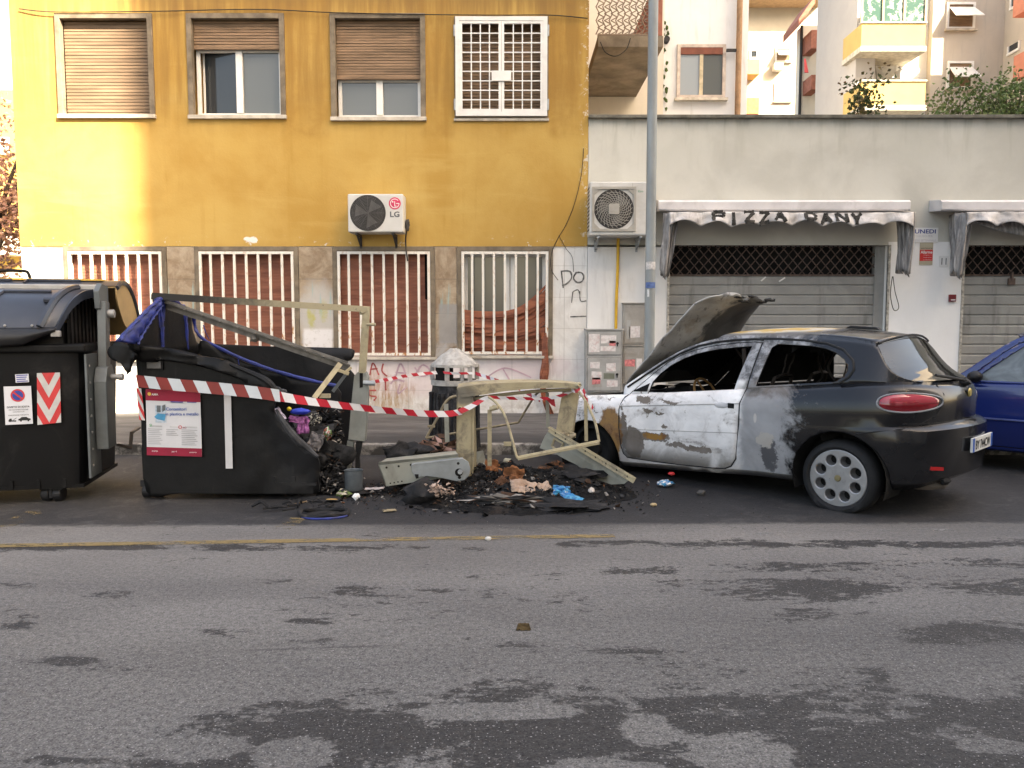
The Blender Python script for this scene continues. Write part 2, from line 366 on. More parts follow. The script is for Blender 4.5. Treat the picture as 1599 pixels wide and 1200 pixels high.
def mat_garage():
    t = T('grey_green_render', .9, .2); w = t.world(); x, y, z = t.sep(w)
    a = t.noise(w, 1.1, 6, .6, .5); st = t.noise(w, 2.4, 6, .62, .2, sc=(2.4, 1, .28)); f = t.noise(w, 20, 5, .6)
    c = t.mix((.50, .485, .43), (.58, .565, .505), t.sm(a, .35, .65)); c = t.mix(c, (.42, .41, .35), t.mul(t.sm(st, .5, .72), t.sm(z, 3.6, 4.6), .7))
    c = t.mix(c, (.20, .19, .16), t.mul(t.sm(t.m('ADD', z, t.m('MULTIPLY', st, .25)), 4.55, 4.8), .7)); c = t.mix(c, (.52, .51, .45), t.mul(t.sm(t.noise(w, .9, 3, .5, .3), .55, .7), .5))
    t.bump(f, .25, .006)
    return t.out(c)
def mat_white(name='white_masonry', base=(.78, .765, .74), dirt=.3):
    t = T(name, .85, .25); w = t.world(); x, y, z = t.sep(w)
    a = t.noise(w, 1.6, 6, .62, .4); st = t.noise(w, 3, 6, .62, .2, sc=(2.5, 1, .3)); f = t.noise(w, 18, 5, .6)
    c = t.mix(tuple(q * .93 for q in base), base, t.sm(a, .3, .7)); c = t.mix(c, (.38, .35, .31), t.mul(t.sm(st, .52, .78), dirt)); c = t.mix(c, (.32, .29, .25), t.mul(t.sm(t.m('ADD', z, t.m('MULTIPLY', a, .5)), .75, .3), dirt))
    t.bump(f, .2, .006)
    return t.out(c)
def mat_shutter(name, base, dark, scale=1.):
    t = T(name, .7, .35); w = t.world(); a = t.noise(w, 6, 6, .65, .3, sc=(.25, 1, 2.5)); b = t.noise(w, 1.5, 5, .6)
    c = t.mix(dark, base, t.sm(a, .3, .7)); c = t.mulc(c, t.grey(t.m('ADD', t.m('MULTIPLY', b, .7), .65)))
    return t.out(c)
MROAD, MPAVE, MKERB = mat_road(), mat_pave(), mat_kerb()
MYEL, MPLI, MPAN, MGAR, MWHI = mat_yellow(), mat_plinth(), mat_panel(), mat_garage(), mat_white()
MSTONE = plain('grey_travertine_trim', (.185, .15, .11), .85, .25, var=.35, scale=5, dirt=(.12, .10, .08))
MSILL = plain('pale_stone_sill', (.50, .45, .38), .8, .3, var=.25, scale=7, dirt=(.25, .19, .13))
MWOOD = mat_shutter('brown_roller_wood', (.26, .165, .10), (.13, .085, .05))
MWOODP = mat_shutter('faded_roller_wood', (.20, .135, .085), (.12, .08, .05))
MBLIND = mat_shutter('rust_red_blind', (.31, .125, .08), (.19, .072, .048))
MBLIND2 = mat_shutter('orange_brown_torn_blind', (.36, .125, .065), (.19, .06, .035))
MWFR = plain('white_window_paint', (.72, .71, .68), .5, .4, var=.06, dirt=(.45, .42, .38), damt=.35)
MDARK = plain('dark_interior', (.018, .017, .016), .9, .1, var=.3)
def mat_bars():
    t = T('white_bar_paint', .6, .35); w = t.world(); x, y, z = t.sep(w); n = t.noise(w, 9, 7, .7, .3, sc=(2, 1, .8))
    c = t.mix((.74, .70, .63), (.42, .20, .08), t.mul(t.sm(n, .52, .62), t.m('ADD', .35, t.sm(z, 1.9, 1.2))))
    return t.out(c)
MBARS = mat_bars()
def mat_glass(name, col=(.03, .035, .04), rough=.04):
    t = T(name, rough, .6); w = t.world(); n = t.noise(w, 1.3, 2, .5); t.bump(n, .06, .02)
    return t.out(col, t.m('ADD', t.m('MULTIPLY', t.noise(w, 5, 5, .6), .08), rough))
MGLASS = mat_glass('window_glass'); MGLASSG = mat_glass('grey_backed_glass', (.10, .11, .11), .06)
MSTEEL = plain('galvanised_steel', (.36, .38, .39), .5, .5, .55, var=.15, scale=10, dirt=(.2, .2, .2), damt=.4)
MBLACK = plain('black_plastic', (.012, .012, .013), .55, .35, var=.3)
MCABLE = plain('dark_cable_rubber', (.03, .028, .026), .7, .2)
MPIPEY = plain('yellow_gas_paint', (.62, .36, .03), .5, .4, var=.15)

# ================================================================ ground
def sheet(name, pts, mat, kind='structure'):
    mb = MB(); mb.add(pts, [tuple(range(len(pts)))]); return tag(put(name, mb, mat), kind=kind)
sheet('road', [(-300,-300,0),(300,-300,0),(300,300,0),(-300,300,0)], MROAD)
mb = MB(); mb.box((-60, 8.82, -.05), (60, 40, .12)); tag(put('pavement', mb, MPAVE), kind='structure')
mb = MB(); mb.box((-60, 8.70, -.05), (60, 8.817, .124)); tag(put('kerb', mb, MKERB, bevel=.015), kind='structure')
MPY = mat_paint('worn_yellow_road_paint', (.34, .245, .11), .36, .54); MPY2 = mat_paint('very_worn_yellow_road_paint', (.30, .22, .10), .50, .66); MPW = mat_paint('worn_white_road_paint', (.45, .44, .42), .52, .66)
def road_line(a, b, w, mat, seg=1):
    a, b = G(*a), G(*b); d = (b - a).normalized(); s = Vector((-d.y, d.x, 0)) * w / 2; u = Vector((0, 0, .004))
    o = sheet('road_marking', [a - s + u, b - s + u, b + s + u, a + s + u], mat)
road_line((-60, 854), (960, 837.5), .085, MPY); road_line((1000, 838), (1660, 824), .05, MPW)
road_line((-20, 835), (62, 797), .16, MPY2); road_line((438, 828), (470, 808), .13, MPY2); road_line((-20, 790), (60, 786), .05, MPW)

# ================================================================ helpers for house fronts
def wallgrid(mb, x0, x1, z0, z1, holes, y, depth, m=0, mr=None):
    xs = sorted({x0, x1} | {h[i] for h in holes for i in (0, 1) if x0 < h[i] < x1}); zs = sorted({z0, z1} | {h[i] for h in holes for i in (2, 3) if z0 < h[i] < z1})
    for a, b in zip(xs, xs[1:]):
        for c, d in zip(zs, zs[1:]):
            cx, cz = (a + b) / 2, (c + d) / 2
            if any(h[0] < cx < h[1] and h[2] < cz < h[3] for h in holes): continue
            mb.add([(a,y,c),(b,y,c),(b,y,d),(a,y,d)], [(0,1,2,3)], m)
    for h in holes:
        a, b, c, d = h; e = y + depth
        mb.add([(a,y,c),(a,e,c),(a,e,d),(a,y,d)], [(0,1,2,3)], m if mr is None else mr); mb.add([(b,y,c),(b,e,c),(b,e,d),(b,y,d)], [(3,2,1,0)], m if mr is None else mr)
        mb.add([(a,y,d),(b,y,d),(b,e,d),(a,e,d)], [(3,2,1,0)], m if mr is None else mr); mb.add([(a,y,c),(b,y,c),(b,e,c),(a,e,c)], [(0,1,2,3)], m if mr is None else mr)
def slats(mb, x0, x1, z0, z1, y, pitch, out, m=0, jig=0.):
    n = max(1, round((z1 - z0) / pitch)); p = (z1 - z0) / n
    for i in range(n):
        a = z0 + i * p; b = a + p * .93; j = rnd.uniform(-jig, jig); k = rnd.uniform(-jig, jig) * .6
        mb.add([(x0,y-out,a+j+.002),(x1,y-out,a+k+.002),(x1,y-out*.55,b+k),(x0,y-out*.55,b+j),(x0,y,a+p+j),(x1,y,a+p+k),(x0,y+.01,a+j),(x1,y+.01,a+k)], [(0,1,2,3),(3,2,5,4),(6,7,1,0)], m)
def frame(mb, x0, x1, z0, z1, y0, y1, w, m=0, sides='lrtb'):
    if 'l' in sides: mb.box((x0, y0, z0), (x0 + w, y1, z1), m)
    if 'r' in sides: mb.box((x1 - w, y0, z0), (x1, y1, z1), m)
    a = x0 + (w if 'l' in sides else 0); b = x1 - (w if 'r' in sides else 0)
    if 't' in sides: mb.box((a, y0, z1 - w), (b, y1, z1), m)
    if 'b' in sides: mb.box((a, y0, z0), (b, y1, z0 + w), m)
def rect(px0, px1, py0, py1, Y=D):
    a, b = P(px0, py0, Y), P(px1, py1, Y); m0 = P(px0, (py0 + py1) / 2, Y); m1 = P(px1, (py0 + py1) / 2, Y)
    return m0.x, m1.x, b.z, a.z
# ================================================================ ochre house
YL, YR, YTOP = -7.47, 1.145, 8.8
ZB = P(500, 385, D).z                                   # foot of the ochre plaster
house = thing('ochre_house', (-3, D, .12), 'ochre plastered house with barred red-blind windows on the ground floor', 'house')
UP = [rect(90, 241, 22, 182), rect(294, 446, 22, 183), rect(517, 665, 22, 186), rect(710, 857, 26, 186)]
GR = [rect(110, 256, 391, 560), rect(313, 461, 391, 560), rect(528, 673, 391, 557), rect(721, 857, 391, 555)]
mb = MB(); wallgrid(mb, YL, YR, ZB, YTOP, UP, D, .28)
mb.box((YL, D + .28, .12), (YR, D + 9, YTOP)); mb.add([(YL,D,ZB),(YL,D+.28,ZB),(YL,D+.28,YTOP),(YL,D,YTOP)], [(0,1,2,3)]); mb.add([(YR,D,ZB),(YR,D+.28,ZB),(YR,D+.28,YTOP),(YR,D,YTOP)], [(3,2,1,0)])
mb.add([(YL,D,ZB),(YR,D,ZB),(YR,D+.05,ZB),(YL,D+.05,ZB)], [(0,1,2,3)])
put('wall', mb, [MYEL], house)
mb = MB(); wallgrid(mb, YL, YR, .12, ZB, GR, D + .02, .26)
mb.add([(YL,D+.02,.12),(YL,D+.28,.12),(YL,D+.28,ZB),(YL,D+.02,ZB)], [(0,1,2,3)]); put('plinth', mb, [MPLI], house)
zs = GR[2][2]
for a, b in ((GR[0][1] + .07, GR[1][0] - .07), (GR[1][1] + .07, GR[2][0] - .07), (GR[2][1] + .07, GR[3][0] - .07)):
    pan = MB(); pan.box((a, D + .004, zs - .02), (b, D + .03, ZB - .012)); put('stone_panel', pan, MPAN, house, bevel=.004)
# upstairs windows
def roller_window(i, kind):
    x0, x1, z0, z1 = UP[i]
    mb = MB(); frame(mb, x0, x1, z0, z1, D - .035, D + .06, .075, sides='lrt')
    w = put('window', mb, MSTONE, house, bevel=.004)
    s = MB(); s.box((x0 - .01, D - .05, z0 - .035), (x1 + .01, D + .14, z0 + .022)); put('sill', s, MSILL, w, bevel=.004)
    a, b, c, d = x0 + .078, x1 - .078, z0 + .03, z1 - .078
    if kind == 'shut':
        m = MB(); slats(m, a, b, c, d, D + .09, .049, .016, 0, .002); put('roller_shutter', m, MWOODP, w)
        return w
    if kind == 'part': top, left = P(0, 72, D).z, True
    elif kind == 'half': top, left = P(0, 119, D).z, False
    m = MB(); slats(m, a, b, top, d, D + .07, .042, .014, 0, .003); m.box((a, D + .045, top - .035), (b, D + .085, top)); put('roller_shutter', m, MWOOD, w)
    f = MB(); frame(f, a, b, c, top, D + .12, D + .17, .055); mx = (a + b) / 2
    f.box((mx - .05, D + .10, c + .055), (mx + .05, D + .165, top)); 
    cf = put('casement_frame', f, MWFR, w, bevel=.004)
    for k, (p, q) in enumerate(((a + .055, mx - .05), (mx + .05, b - .055))):
        g = MB(); yy = D + .145
        g.add([(p, yy, c + .055), (q, yy, c + .055), (q, yy, top), (p, yy, top)], [(0, 1, 2, 3)])
        o = put('pane', g, MGLASSG if (k or kind == 'half') else MGLASS, w)
        if kind == 'part' and k == 0:                    # this leaf is tilted ajar to throw back the bright sky
            o.data.vertices[0].co.y += .11; o.data.vertices[3].co.y += .11; o.data.vertices[1].co.y -= .02; o.data.vertices[2].co.y -= .02
            ff = MB()
            ff.bar((p + .01, yy + .11, c + .06), (p + .01, yy + .11, top), .03, .03); put('leaf_stile', ff, MWFR, w)
    return w
tag(roller_window(0, 'shut'), 'window with its faded wooden roller shutter fully down')
tag(roller_window(1, 'part'), 'window with roller shutter mostly up above white casements')
tag(roller_window(2, 'half'), 'window with roller shutter two thirds down over dark panes')
# window with the white security grille
x0, x1, z0, z1 = UP[3]
mb = MB(); frame(mb, x0, x1, z0, z1, D - .012, D + .05, .05); w = put('window', mb, MSTONE, house); tag(w, 'window behind a white square-mesh security grille')
m = MB(); slats(m, x0 + .05, x1 - .05, z0 + .05, z1 - .05, D + .17, .045, .014, 0, .002); put('roller_shutter', m, MWOOD, w)
g = MB(); a, b, c, d = x0 + .02, x1 - .02, z0 + .03, z1 - .02; mx = (a + b) / 2
frame(g, a, b, c, d, D - .06, D - .015, .06); frame(g, a + .062, mx - .002, c + .062, d - .062, D - .055, D - .02, .04); frame(g, mx + .002, b - .062, c + .062, d - .062, D - .055, D - .02, .04)
for L, Rr in ((a + .10, mx - .042), (mx + .042, b - .10)):
    for k in range(1, 4): xx = L + (Rr - L) * k / 4; g.box((xx - .009, D - .048, c + .1), (xx + .009, D - .03, d - .1))
    for k in range(1, 9): zz = c + .1 + (d - c - .2) * k / 9; g.box((L, D - .0465, zz - .008), (Rr, D - .0315, zz + .008))
gr = put('security_grille', g, MWFR, w)
g = MB(); zc = P(0, 121, D).z; g.box((mx - .145, D - .075, zc - .075), (mx + .145, D - .056, zc + .075)); put('lock_plate', g, MWFR, w, bevel=.004)
g = MB()
for xx in (a - .012, b + .012):
    for zz in (P(0, 50, D).z, P(0, 165, D).z): g.tube([(xx, D - .05, zz - .08), (xx, D - .05, zz + .08)], .016, 8)
put('hinge', g, MSTEEL, w)
s = MB(); s.box((x0 - .01, D - .03, z0 - .035), (x1 + .01, D + .1, z0 + .004)); put('sill', s, MSILL, w, bevel=.004)
# barred ground-floor windows
def barred(i, blind):
    x0, x1, z0, z1 = GR[i]
    mb = MB(); frame(mb, x0 - .065, x1 + .065, z0 - .01, z1 + .055, D - .01, D + .06, .065, sides='lrt'); w = put('window', mb, MSTONE, house, bevel=.003)
    s = MB(); s.box((x0 - .08, D - .05, z0 - .05), (x1 + .08, D + .2, z0 - .008)); put('sill', s, MSILL, w, bevel=.004)
    g = MB(); frame(g, x0 + .005, x1 - .005, z0 + .015, z1 - .02, D - .02, D + .01, .04)
    n = 7
    for k in range(1, n + 1):
        xx = x0 + (x1 - x0) * k / (n + 1); g.box((xx - .018, D - .018, z0 + .055), (xx + .018, D + .008, z1 - .06))
    put('window_bars', g, MBARS, w)
    if blind:
        m = MB(); nz = 34
        def f(u, v):
            z = z0 + (z1 - z0) * v; x = x0 + (x1 - x0) * u
            sag = (.05 * math.sin(u * 5 + i) * math.sin(v * 9 + i * 2) if i == 2 else .008 * math.sin(u * 4 + v * 5 + i)); edge = .05 * max(0, u - .85) / .15 * (1 if i == 2 and v > .55 else 0)
            zz = z + (.022 * math.sin(u * 6 + i * 2) * (1 - abs(2 * v - 1)) if i == 2 else .004 * math.sin(u * 7))
            return Vector((x - edge * 2, D + .13 + sag * .6 + (.0035 if round(v * (nz * 2 - 1)) % 2 else 0), zz))
        m.grid(f, 24, nz * 2); put('blind', m, MBLIND, w)
        g2 = MB(); g2.box((x0, D + .22, z0), (x1, D + .24, z1)); put('backing', g2, MDARK, w)
    else:
        f = MB(); frame(f, x0, x1, z0, z1, D + .14, D + .2, .09); mx = x0 + (x1 - x0) * .52; f.box((mx - .045, D + .13, z0 + .09), (mx + .045, D + .19, z1 - .09))
        f.box((mx + .055, D + .125, z0 + .09), (mx + .12, D + .18, z1 - .09)); put('casement_frame', f, MWFR, w, bevel=.004)
        for p, q in ((x0 + .09, mx - .045), (mx + .12, x1 - .09)):
            g = MB(); g.add([(p, D + .17, z0 + .09), (q, D + .17, z0 + .09), (q, D + .17, z1 - .09), (p, D + .17, z1 - .09)], [(0, 1, 2, 3)]); put('pane', g, MGLASSG, w)
        # the torn blind lies in loose folds across the foot of the window
        m = MB(); rr = random.Random(5)
        for k in range(15):
            t = k / 14.0; zl = z0 + .05 + .62 * t ** 1.1; zr = z0 + .08 + .98 * t; xs_ = x0 + .02; xe = x1 - .02; y = D + .10 - .004 * k; hgt = .075
            def f(u, v):
                x = xs_ + (xe - xs_) * u; z = zl + (zr - zl) * (u ** 2.6) - .10 * math.sin(u * math.pi) * t + .015 * math.sin(u * 9 + k * 1.7)
                return Vector((x, y + .018 * v + .02 * math.sin(u * 6 + k), z + hgt * (v - .5) * (1 + .35 * math.sin(k * 2.3 + u * 4))))
            m.grid(f, 16, 2)
        put('torn_blind', m, MBLIND2, w, solid=.006)
        m = MB(); st = [P(851, 520, D - .03), P(853, 560, D - .05), P(847, 590, D - .06), P(853, 620, D - .06), P(866, 648, D - .08)]
        for k in range(3):
            off = Vector(((k - 1) * .012, -.008 * k, -.07 * k)); pts = cr([p + off * (1 + .25 * j) for j, p in enumerate(st)], 5)
            m.grid(lambda u, v: pts[min(len(pts) - 1, int(u * (len(pts) - 1) + .5))] + Vector(((v - .5) * (.075 - .035 * u + .02 * math.sin(u * 9 + k * 2)), .03 * math.sin(v * 3 + u * 7 + k), 0)), len(pts), 3)
        put('torn_blind_strip', m, MBLIND2, w, solid=.005)
    return w
for i in range(4): o = barred(i, i < 3)
tag(o, 'barred window with torn orange blind fallen across its foot')
# graffiti on the ochre house
MGRK = plain('black_marker', (.17, .165, .155), .8, .1, var=.6, scale=30); MGRR = plain('red_marker', (.42, .10, .09), .8, .1, var=.3); MGRP = plain('faint_pink_marker', (.52, .36, .40), .8, .1, var=.2)
def scribble(strokes, mat, parent, w, Y, name='graffiti'):
    mb = MB()
    for i, s in enumerate(strokes):
        pts = cr([P(x, y, Y - .0005 * i) for x, y in s], 5)
        for a, b in zip(pts, pts[1:]):
            d = (b - a)
            if d.length < 1e-5: continue
            n = Vector((-d.z, 0, d.x)).normalized() * w / 2 * (.8 + .4 * rnd.random())
            mb.add([a - n, b - n, b + n, a + n], [(0, 1, 2, 3)])
    return put(name, mb, mat, parent)
Yp = D + .014
scribble([[(877,424),(880,450)],[(876,424),(890,424),(893,434),(886,443),(878,446)],[(901,425),(896,434),(901,441),(909,440),(912,432),(908,426),(901,426)]], MGRK, house, .022, Yp)
scribble([[(895,456),(893,473)],[(895,456),(903,453),(906,461)],[(891,495),(916,494)],[(906,455),(907,470),(916,470)]], MGRK, house, .016, Yp)
scribble([[(578,586),(583,567),(592,586)],[(579,577),(590,576)],[(599,568),(597,580),(605,588)],[(576,610),(588,610)],[(577,610),(578,618),(588,620),(584,626)],[(602,592),(603,610)]], MGRR, house, .022, Yp)
scribble([[(618,590),(626,568),(636,590)],[(618,582),(635,583)],[(648,588),(660,570),(672,580),(660,588),(648,574)],[(610,600),(618,593),(632,596)]], MGRP, house, .028, Yp)
scribble([[(625,600),(622,615),(635,605)],[(760,590),(790,575),(830,590)],[(785,575),(800,600)]], MGRP, house, .024, Yp)
# ================================================================ low shop building
XL, XR, ZT = YR + .006, 20.0, P(1200, 181, D).z
shop = thing('shop_building', (5, D, .12), 'low grey-green shop building with white pillars and two rolled-down metal shutters', 'shop')
x0, x1, _, zt = rect(1044, 1383, 383, 640); O1 = (x0, x1, .12, zt)
x2 = P(1505, 450, D).x; O2 = (x2, x2 + 3.4, .12, zt)
mb = MB(); wallgrid(mb, XL, XR, zt, ZT - .05, [], D, .3); mb.box((XL, D + .3, .13), (XR, 16.5, ZT - .3))
for a, b in ((x0, x1), (x2, x2 + 3.4)): mb.add([(a,D,zt),(b,D,zt),(b,D+.3,zt),(a,D+.3,zt)], [(0,1,2,3)])
put('wall', mb, MGAR, shop)
mb = MB(); mb.box((XL - .0, D - .07, ZT - .048), (XR, D + .45, ZT)); put('coping', mb, plain('dark_coping_stone', (.16, .15, .125), .85, .25, var=.4, scale=6, dirt=(.05, .05, .04)), shop, bevel=.006)
zc0 = P(980, 386, D).z
for i, (a, b, top) in enumerate(((XL, x0, zc0), (x1, x2, P(1450, 378, D).z), (x2 + 3.4, XR, zc0))):
    mb = MB(); wallgrid(mb, a, b, .12, min(top, zt) if i != 1 else zt, [], D - .004, .3); 
    mb.add([(a,D-.004,.12),(a,D+.3,.12),(a,D+.3,zt),(a,D-.004,zt)], [(0,1,2,3)]); mb.add([(b,D-.004,.12),(b,D+.3,.12),(b,D+.3,zt),(b,D-.004,zt)], [(3,2,1,0)])
    if i == 1: mb.box((a, D - .004, zt + .001), (b, D - .001, top))
    put('white_pillar', mb, MWHI if i == 0 else mat_white('fresh_white_masonry', (.88, .875, .86), .06), shop)
MTRV = plain('chipped_travertine_edge', (.42, .39, .34), .8, .3, var=.45, scale=24, bump=.4)
for xx in (x0 - .03, x1, x2 - .035): mb = MB(); mb.box((xx, D - .02, .13), (xx + .035, D + .02, zt + .0)); put('door_jamb', mb, MTRV, shop)
def mat_metal_shutter():
    t = T('grey_shutter_steel', .6, .4, .1); w = t.world(); x, y, z = t.sep(w); a = t.noise(w, 1.6, 6, .65, .4); st = t.noise(w, 5, 5, .6, 0, sc=(1, 1, .15)); r = t.noise(w, 8, 8, .72)
    c = t.mix((.245, .242, .23), (.34, .335, .315), t.sm(a, .3, .7)); c = t.mix(c, (.075, .072, .066), t.mul(t.sm(st, .55, .75), .5)); c = t.mix(c, (.30, .09, .04), t.mul(t.sm(r, .68, .73), .7))
    return t.out(c, t.m('ADD', t.mul(a, .3), .4))
MSHUT = mat_metal_shutter(); MLAT = plain('rusty_lattice_steel', (.12, .085, .07), .7, .3, .2, var=.4, scale=12)
def metal_shutter(o, side):
    a, b, c, d = o; zl = P(1200, 430, D + .1).z; jb = .15 if side else 0
    root = MB(); n = round((zl - c) / .152); p = (zl - c) / n; y = D + .13
    for k in range(n):
        za = c + k * p; zb = za + p
        root.add([(a,y,za),(b-jb,y,za),(b-jb,y-.02,za+.012),(a,y-.02,za+.012),(b-jb,y-.02,zb-.03),(a,y-.02,zb-.03),(b-jb,y-.006,zb-.012),(a,y-.006,zb-.012),(b-jb,y,zb),(a,y,zb)],
                 [(0,1,2,3),(3,2,4,5),(5,4,6,7),(7,6,8,9)])
    s = put('roller_shutter', root, MSHUT, shop)
    l = MB(); w = b - jb - a; nn = round(w / .145); q = w / nn; yy = y - .01
    for k in range(-3, nn + 3):
        for sg in (1, -1):
            xa, xb = a + k * q, a + (k + (d - zl) / q * .86) * q; za, zb = zl, d
            if sg < 0: xa, xb = xb, xa
            def clip(xa, za, xb, zb):
                lo, hi = a, b - jb; t0, t1 = 0, 1
                dx = xb - xa
                if abs(dx) < 1e-6: return None
                ta, tb = (lo - xa) / dx, (hi - xa) / dx; t0 = max(0, min(ta, tb)); t1 = min(1, max(ta, tb))
                return None if t0 >= t1 else (xa + dx*t0, za + (zb-za)*t0, xa + dx*t1, za + (zb-za)*t1)
            r = clip(xa, za, xb, zb)
            if r: l.tube([(r[0], yy + .008 * sg, r[1]), (r[2], yy + .008 * sg, r[3])], .009, 5)
    l.box((a, y - .03, zl - .012), (b - jb, y + .01, zl + .012)); put('lattice_grille', l, MLAT, s)
    k = MB(); k.box((a, D + .26, .13), (b, D + .29, d)); put('dark_interior', k, MDARK, s)
    if side:
        k = MB(); k.box((b - jb, D + .09, .13), (b, D + .2, d)); put('guide_post', k, MSHUT, s, bevel=.006)
    return s
s1 = metal_shutter(O1, True); tag(s1, 'long grey shutter behind the burnt car, lattice along its top')
s2 = metal_shutter(O2, False); tag(s2, 'grey shutter at the edge with a rusty lock, partly behind the blue car')
mb = MB()
for (a, b) in (((1189,433),(1196,439)), ((1217,434),(1226,440))): pa, pb = P(a[0], b[1], D + .1), P(b[0], a[1], D + .1); mb.bar(pa, pb, .02, .035, up=(0,1,0))
put('paper_scrap', mb, MWFR, s1)
k = MB(); c = P(1580, 437, D + .09); k.box((c.x-.05, c.y-.02, c.z-.08), (c.x+.05, c.y+.02, c.z+.02)); k.box((c.x-.015, c.y-.03, c.z-.02), (c.x+.015, c.y+.02, c.z+.12)); put('lock', k, MLAT, s2, bevel=.004)
# awnings
MALU = plain('pale_awning_cassette', (.62, .60, .60), .45, .5, .1, var=.1, scale=3, dirt=(.35, .33, .32), damt=.4)
def mat_cloth():
    t = T('dirty_white_awning_cloth', .9, .15); w = t.world(); a = t.noise(w, 3, 6, .65, .5); b = t.noise(w, 9, 6, .65, .3, sc=(2, 1, .5))
    c = t.mix((.38, .355, .34), (.68, .65, .63), t.sm(a, .3, .65)); c = t.mix(c, (.13, .12, .11), t.mul(t.sm(b, .52, .74), .55)); t.bump(b, .3, .01)
    return t.out(c)
def mat_drape():
    t = T('grimy_awning_side_cloth', .9, .15); w = t.world(); b = t.noise(w, 7, 6, .65, .3, sc=(3, 3, .4)); c = t.mix((.17, .16, .155), (.40, .385, .37), t.sm(b, .35, .7)); t.bump(b, .4, .012)
    return t.out(c)
MCLO, MDRA = mat_cloth(), mat_drape()
def awning(xl, xr, wl, wr, label, letters=None, drapes='lr', belly=False):
    yf = D - .52
    a = P(xl, 320, D - .3).x; b = P(xr, 320, D - .3).x; z0, z1 = P(0, 330, D - .3).z, P(0, 313, D - .3).z
    t = thing('shop_awning', (a, D, z0), label, 'awning', 'awnings over the shop shutters')
    m = MB(); yb = D - .004
    prof = [(yb, z1 + .05), (D - .32, z1), (D - .35, z1 - .03), (D - .35, z0 + .02), (D - .33, z0), (yb, z0 + .03)]
    m.prism([(a, y, z) for y, z in prof], (b - a, 0, 0)); put('cassette', m, MALU, t, bevel=.005)
    ca, cb = P(wl, 340, yf).x, P(wr, 340, yf).x; zt_, zb_ = P(0, 332, yf).z, P(0, 349, yf).z; n = max(3, round((cb - ca) / .42))
    def f(u, v):
        s = u * n; sc = abs(math.sin(math.pi * s)); wob = .018 * math.sin(u * 37) + .026 * math.sin(u * 13 + 1) + .03 * mnoise.noise(Vector((u * 11, xl * .01, 0)))
        bot = zb_ - .035 + .07 * (1 - sc ** .8) * -1 + .055 + wob * .6
        z = (zt_ + .02 * math.sin(u * 7) * (.5)) * (1 - v) + bot * v
        return Vector((ca + (cb - ca) * u, yf - .05 * v + .03 * math.sin(s * 2 * math.pi + v) * v + .03 * wob * 10 * v + .02 * mnoise.noise(Vector((u * 30, v * 2, xl * .01))), z))
    m = MB(); m.grid(f, n * 14, 7); va = put('valance', m, MCLO, t, smooth=True, solid=.004)
    m = MB(); m.grid(lambda u, v: Vector((ca + (cb - ca) * u, yf + (D - .2 - yf) * v, zt_ + .02 * math.sin(u * 7) * .5 + .05 * v - .03 * math.sin(v * 3.1))), 24, 6); put('roof_cloth', m, MCLO, t, smooth=True, solid=.004)
    if letters:
        mb = MB(); Lw = (cb - ca); u0, u1 = .17, .80; cw = (u1 - u0) / len(letters)
        GL = {'P': [[(0,0),(0,1),(.8,1),(.85,.75),(.8,.5),(0,.5)]], 'I': [[(.4,0),(.4,1)]], 'Z': [[(0,1),(.8,1),(0,0),(.8,0)]], 'A': [[(0,0),(.4,1),(.8,0)],[(.2,.4),(.6,.4)]], 'D': [[(0,0),(0,1),(.6,.9),(.8,.5),(.6,.1),(0,0)]], 'N': [[(0,0),(0,1),(.8,0),(.8,1)]], 'Y': [[(0,1),(.4,.5),(.8,1)],[(.4,.5),(.4,0)]]}
        for i, ch in enumerate(letters):
            for s in GL.get(ch, []):
                for (p, q), (p2, q2) in zip(s, s[1:]):
                    k = 5
                    for j in range(k):
                        ua = u0 + cw * (i + .12 + .8 * (p + (p2-p)*j/k)); ub = u0 + cw * (i + .12 + .8 * (p + (p2-p)*(j+1)/k)); vA = min(.93, max(.04, .94 - .92 * (q + (q2-q)*j/k))); vB = min(.93, max(.04, .94 - .92 * (q + (q2-q)*(j+1)/k)))
                        A, B = f(ua, vA), f(ub, vB); A.y -= .010; B.y -= .010; d = B - A; n_ = Vector((-d.z, 0, d.x)).normalized() * (.021 + .010 * rnd.random()); mb.add([A - n_, B - n_, B + n_, A + n_], [(0,1,2,3)])
        put('lettering', mb, plain('faded_black_letters', (.05, .048, .045), .9, .1, var=.6, scale=20), va)
    for side in drapes:
        x = ca if side == 'l' else cb; sg = -1 if side == 'l' else 1; L = P(0, 434 if side == 'l' else 430, yf).z
        wid = .30
        def g(u, v):
            s = u * 1.0; fold = .045 * math.sin(u * 22) * (.4 + v) + .02 * math.sin(u * 9 + v * 4)
            y = yf + (D - .06 - yf) * u * (1 - .35 * v); xx = x + sg * (.01 - .10 * v * (1 if side == 'l' else -.15) * -1 * (1 - u)) + fold - sg * .04 * v
            z = zt_ + .03 * u - (zt_ - L) * v * (.86 + .14 * math.cos(u * 7)) + .01 * math.sin(u * 30)
            return Vector((xx, y, z))
        m = MB(); m.grid(g, 34, 14); put('side_drape', m, MDRA, t, smooth=True, solid=.004)
        def h(u, v):                                      # the part of the drape gathered across the front corner
            xx = x - sg * (.02 + .16 * u) * (1 - .35 * v) + (sg * .08 * v if side == 'l' else 0) + .012 * math.sin(v * 6 + u * 5); y = yf + .03 + .035 * math.sin(u * 19 + v * 2) + .10 * u
            z = zt_ - .02 - (zt_ - L) * v * (1 - .10 * u - .03 * math.cos(u * 20))
            return Vector((xx, y, z))
        m = MB(); m.grid(h, 22, 12); put('corner_drape', m, MDRA, t, smooth=True, solid=.004)
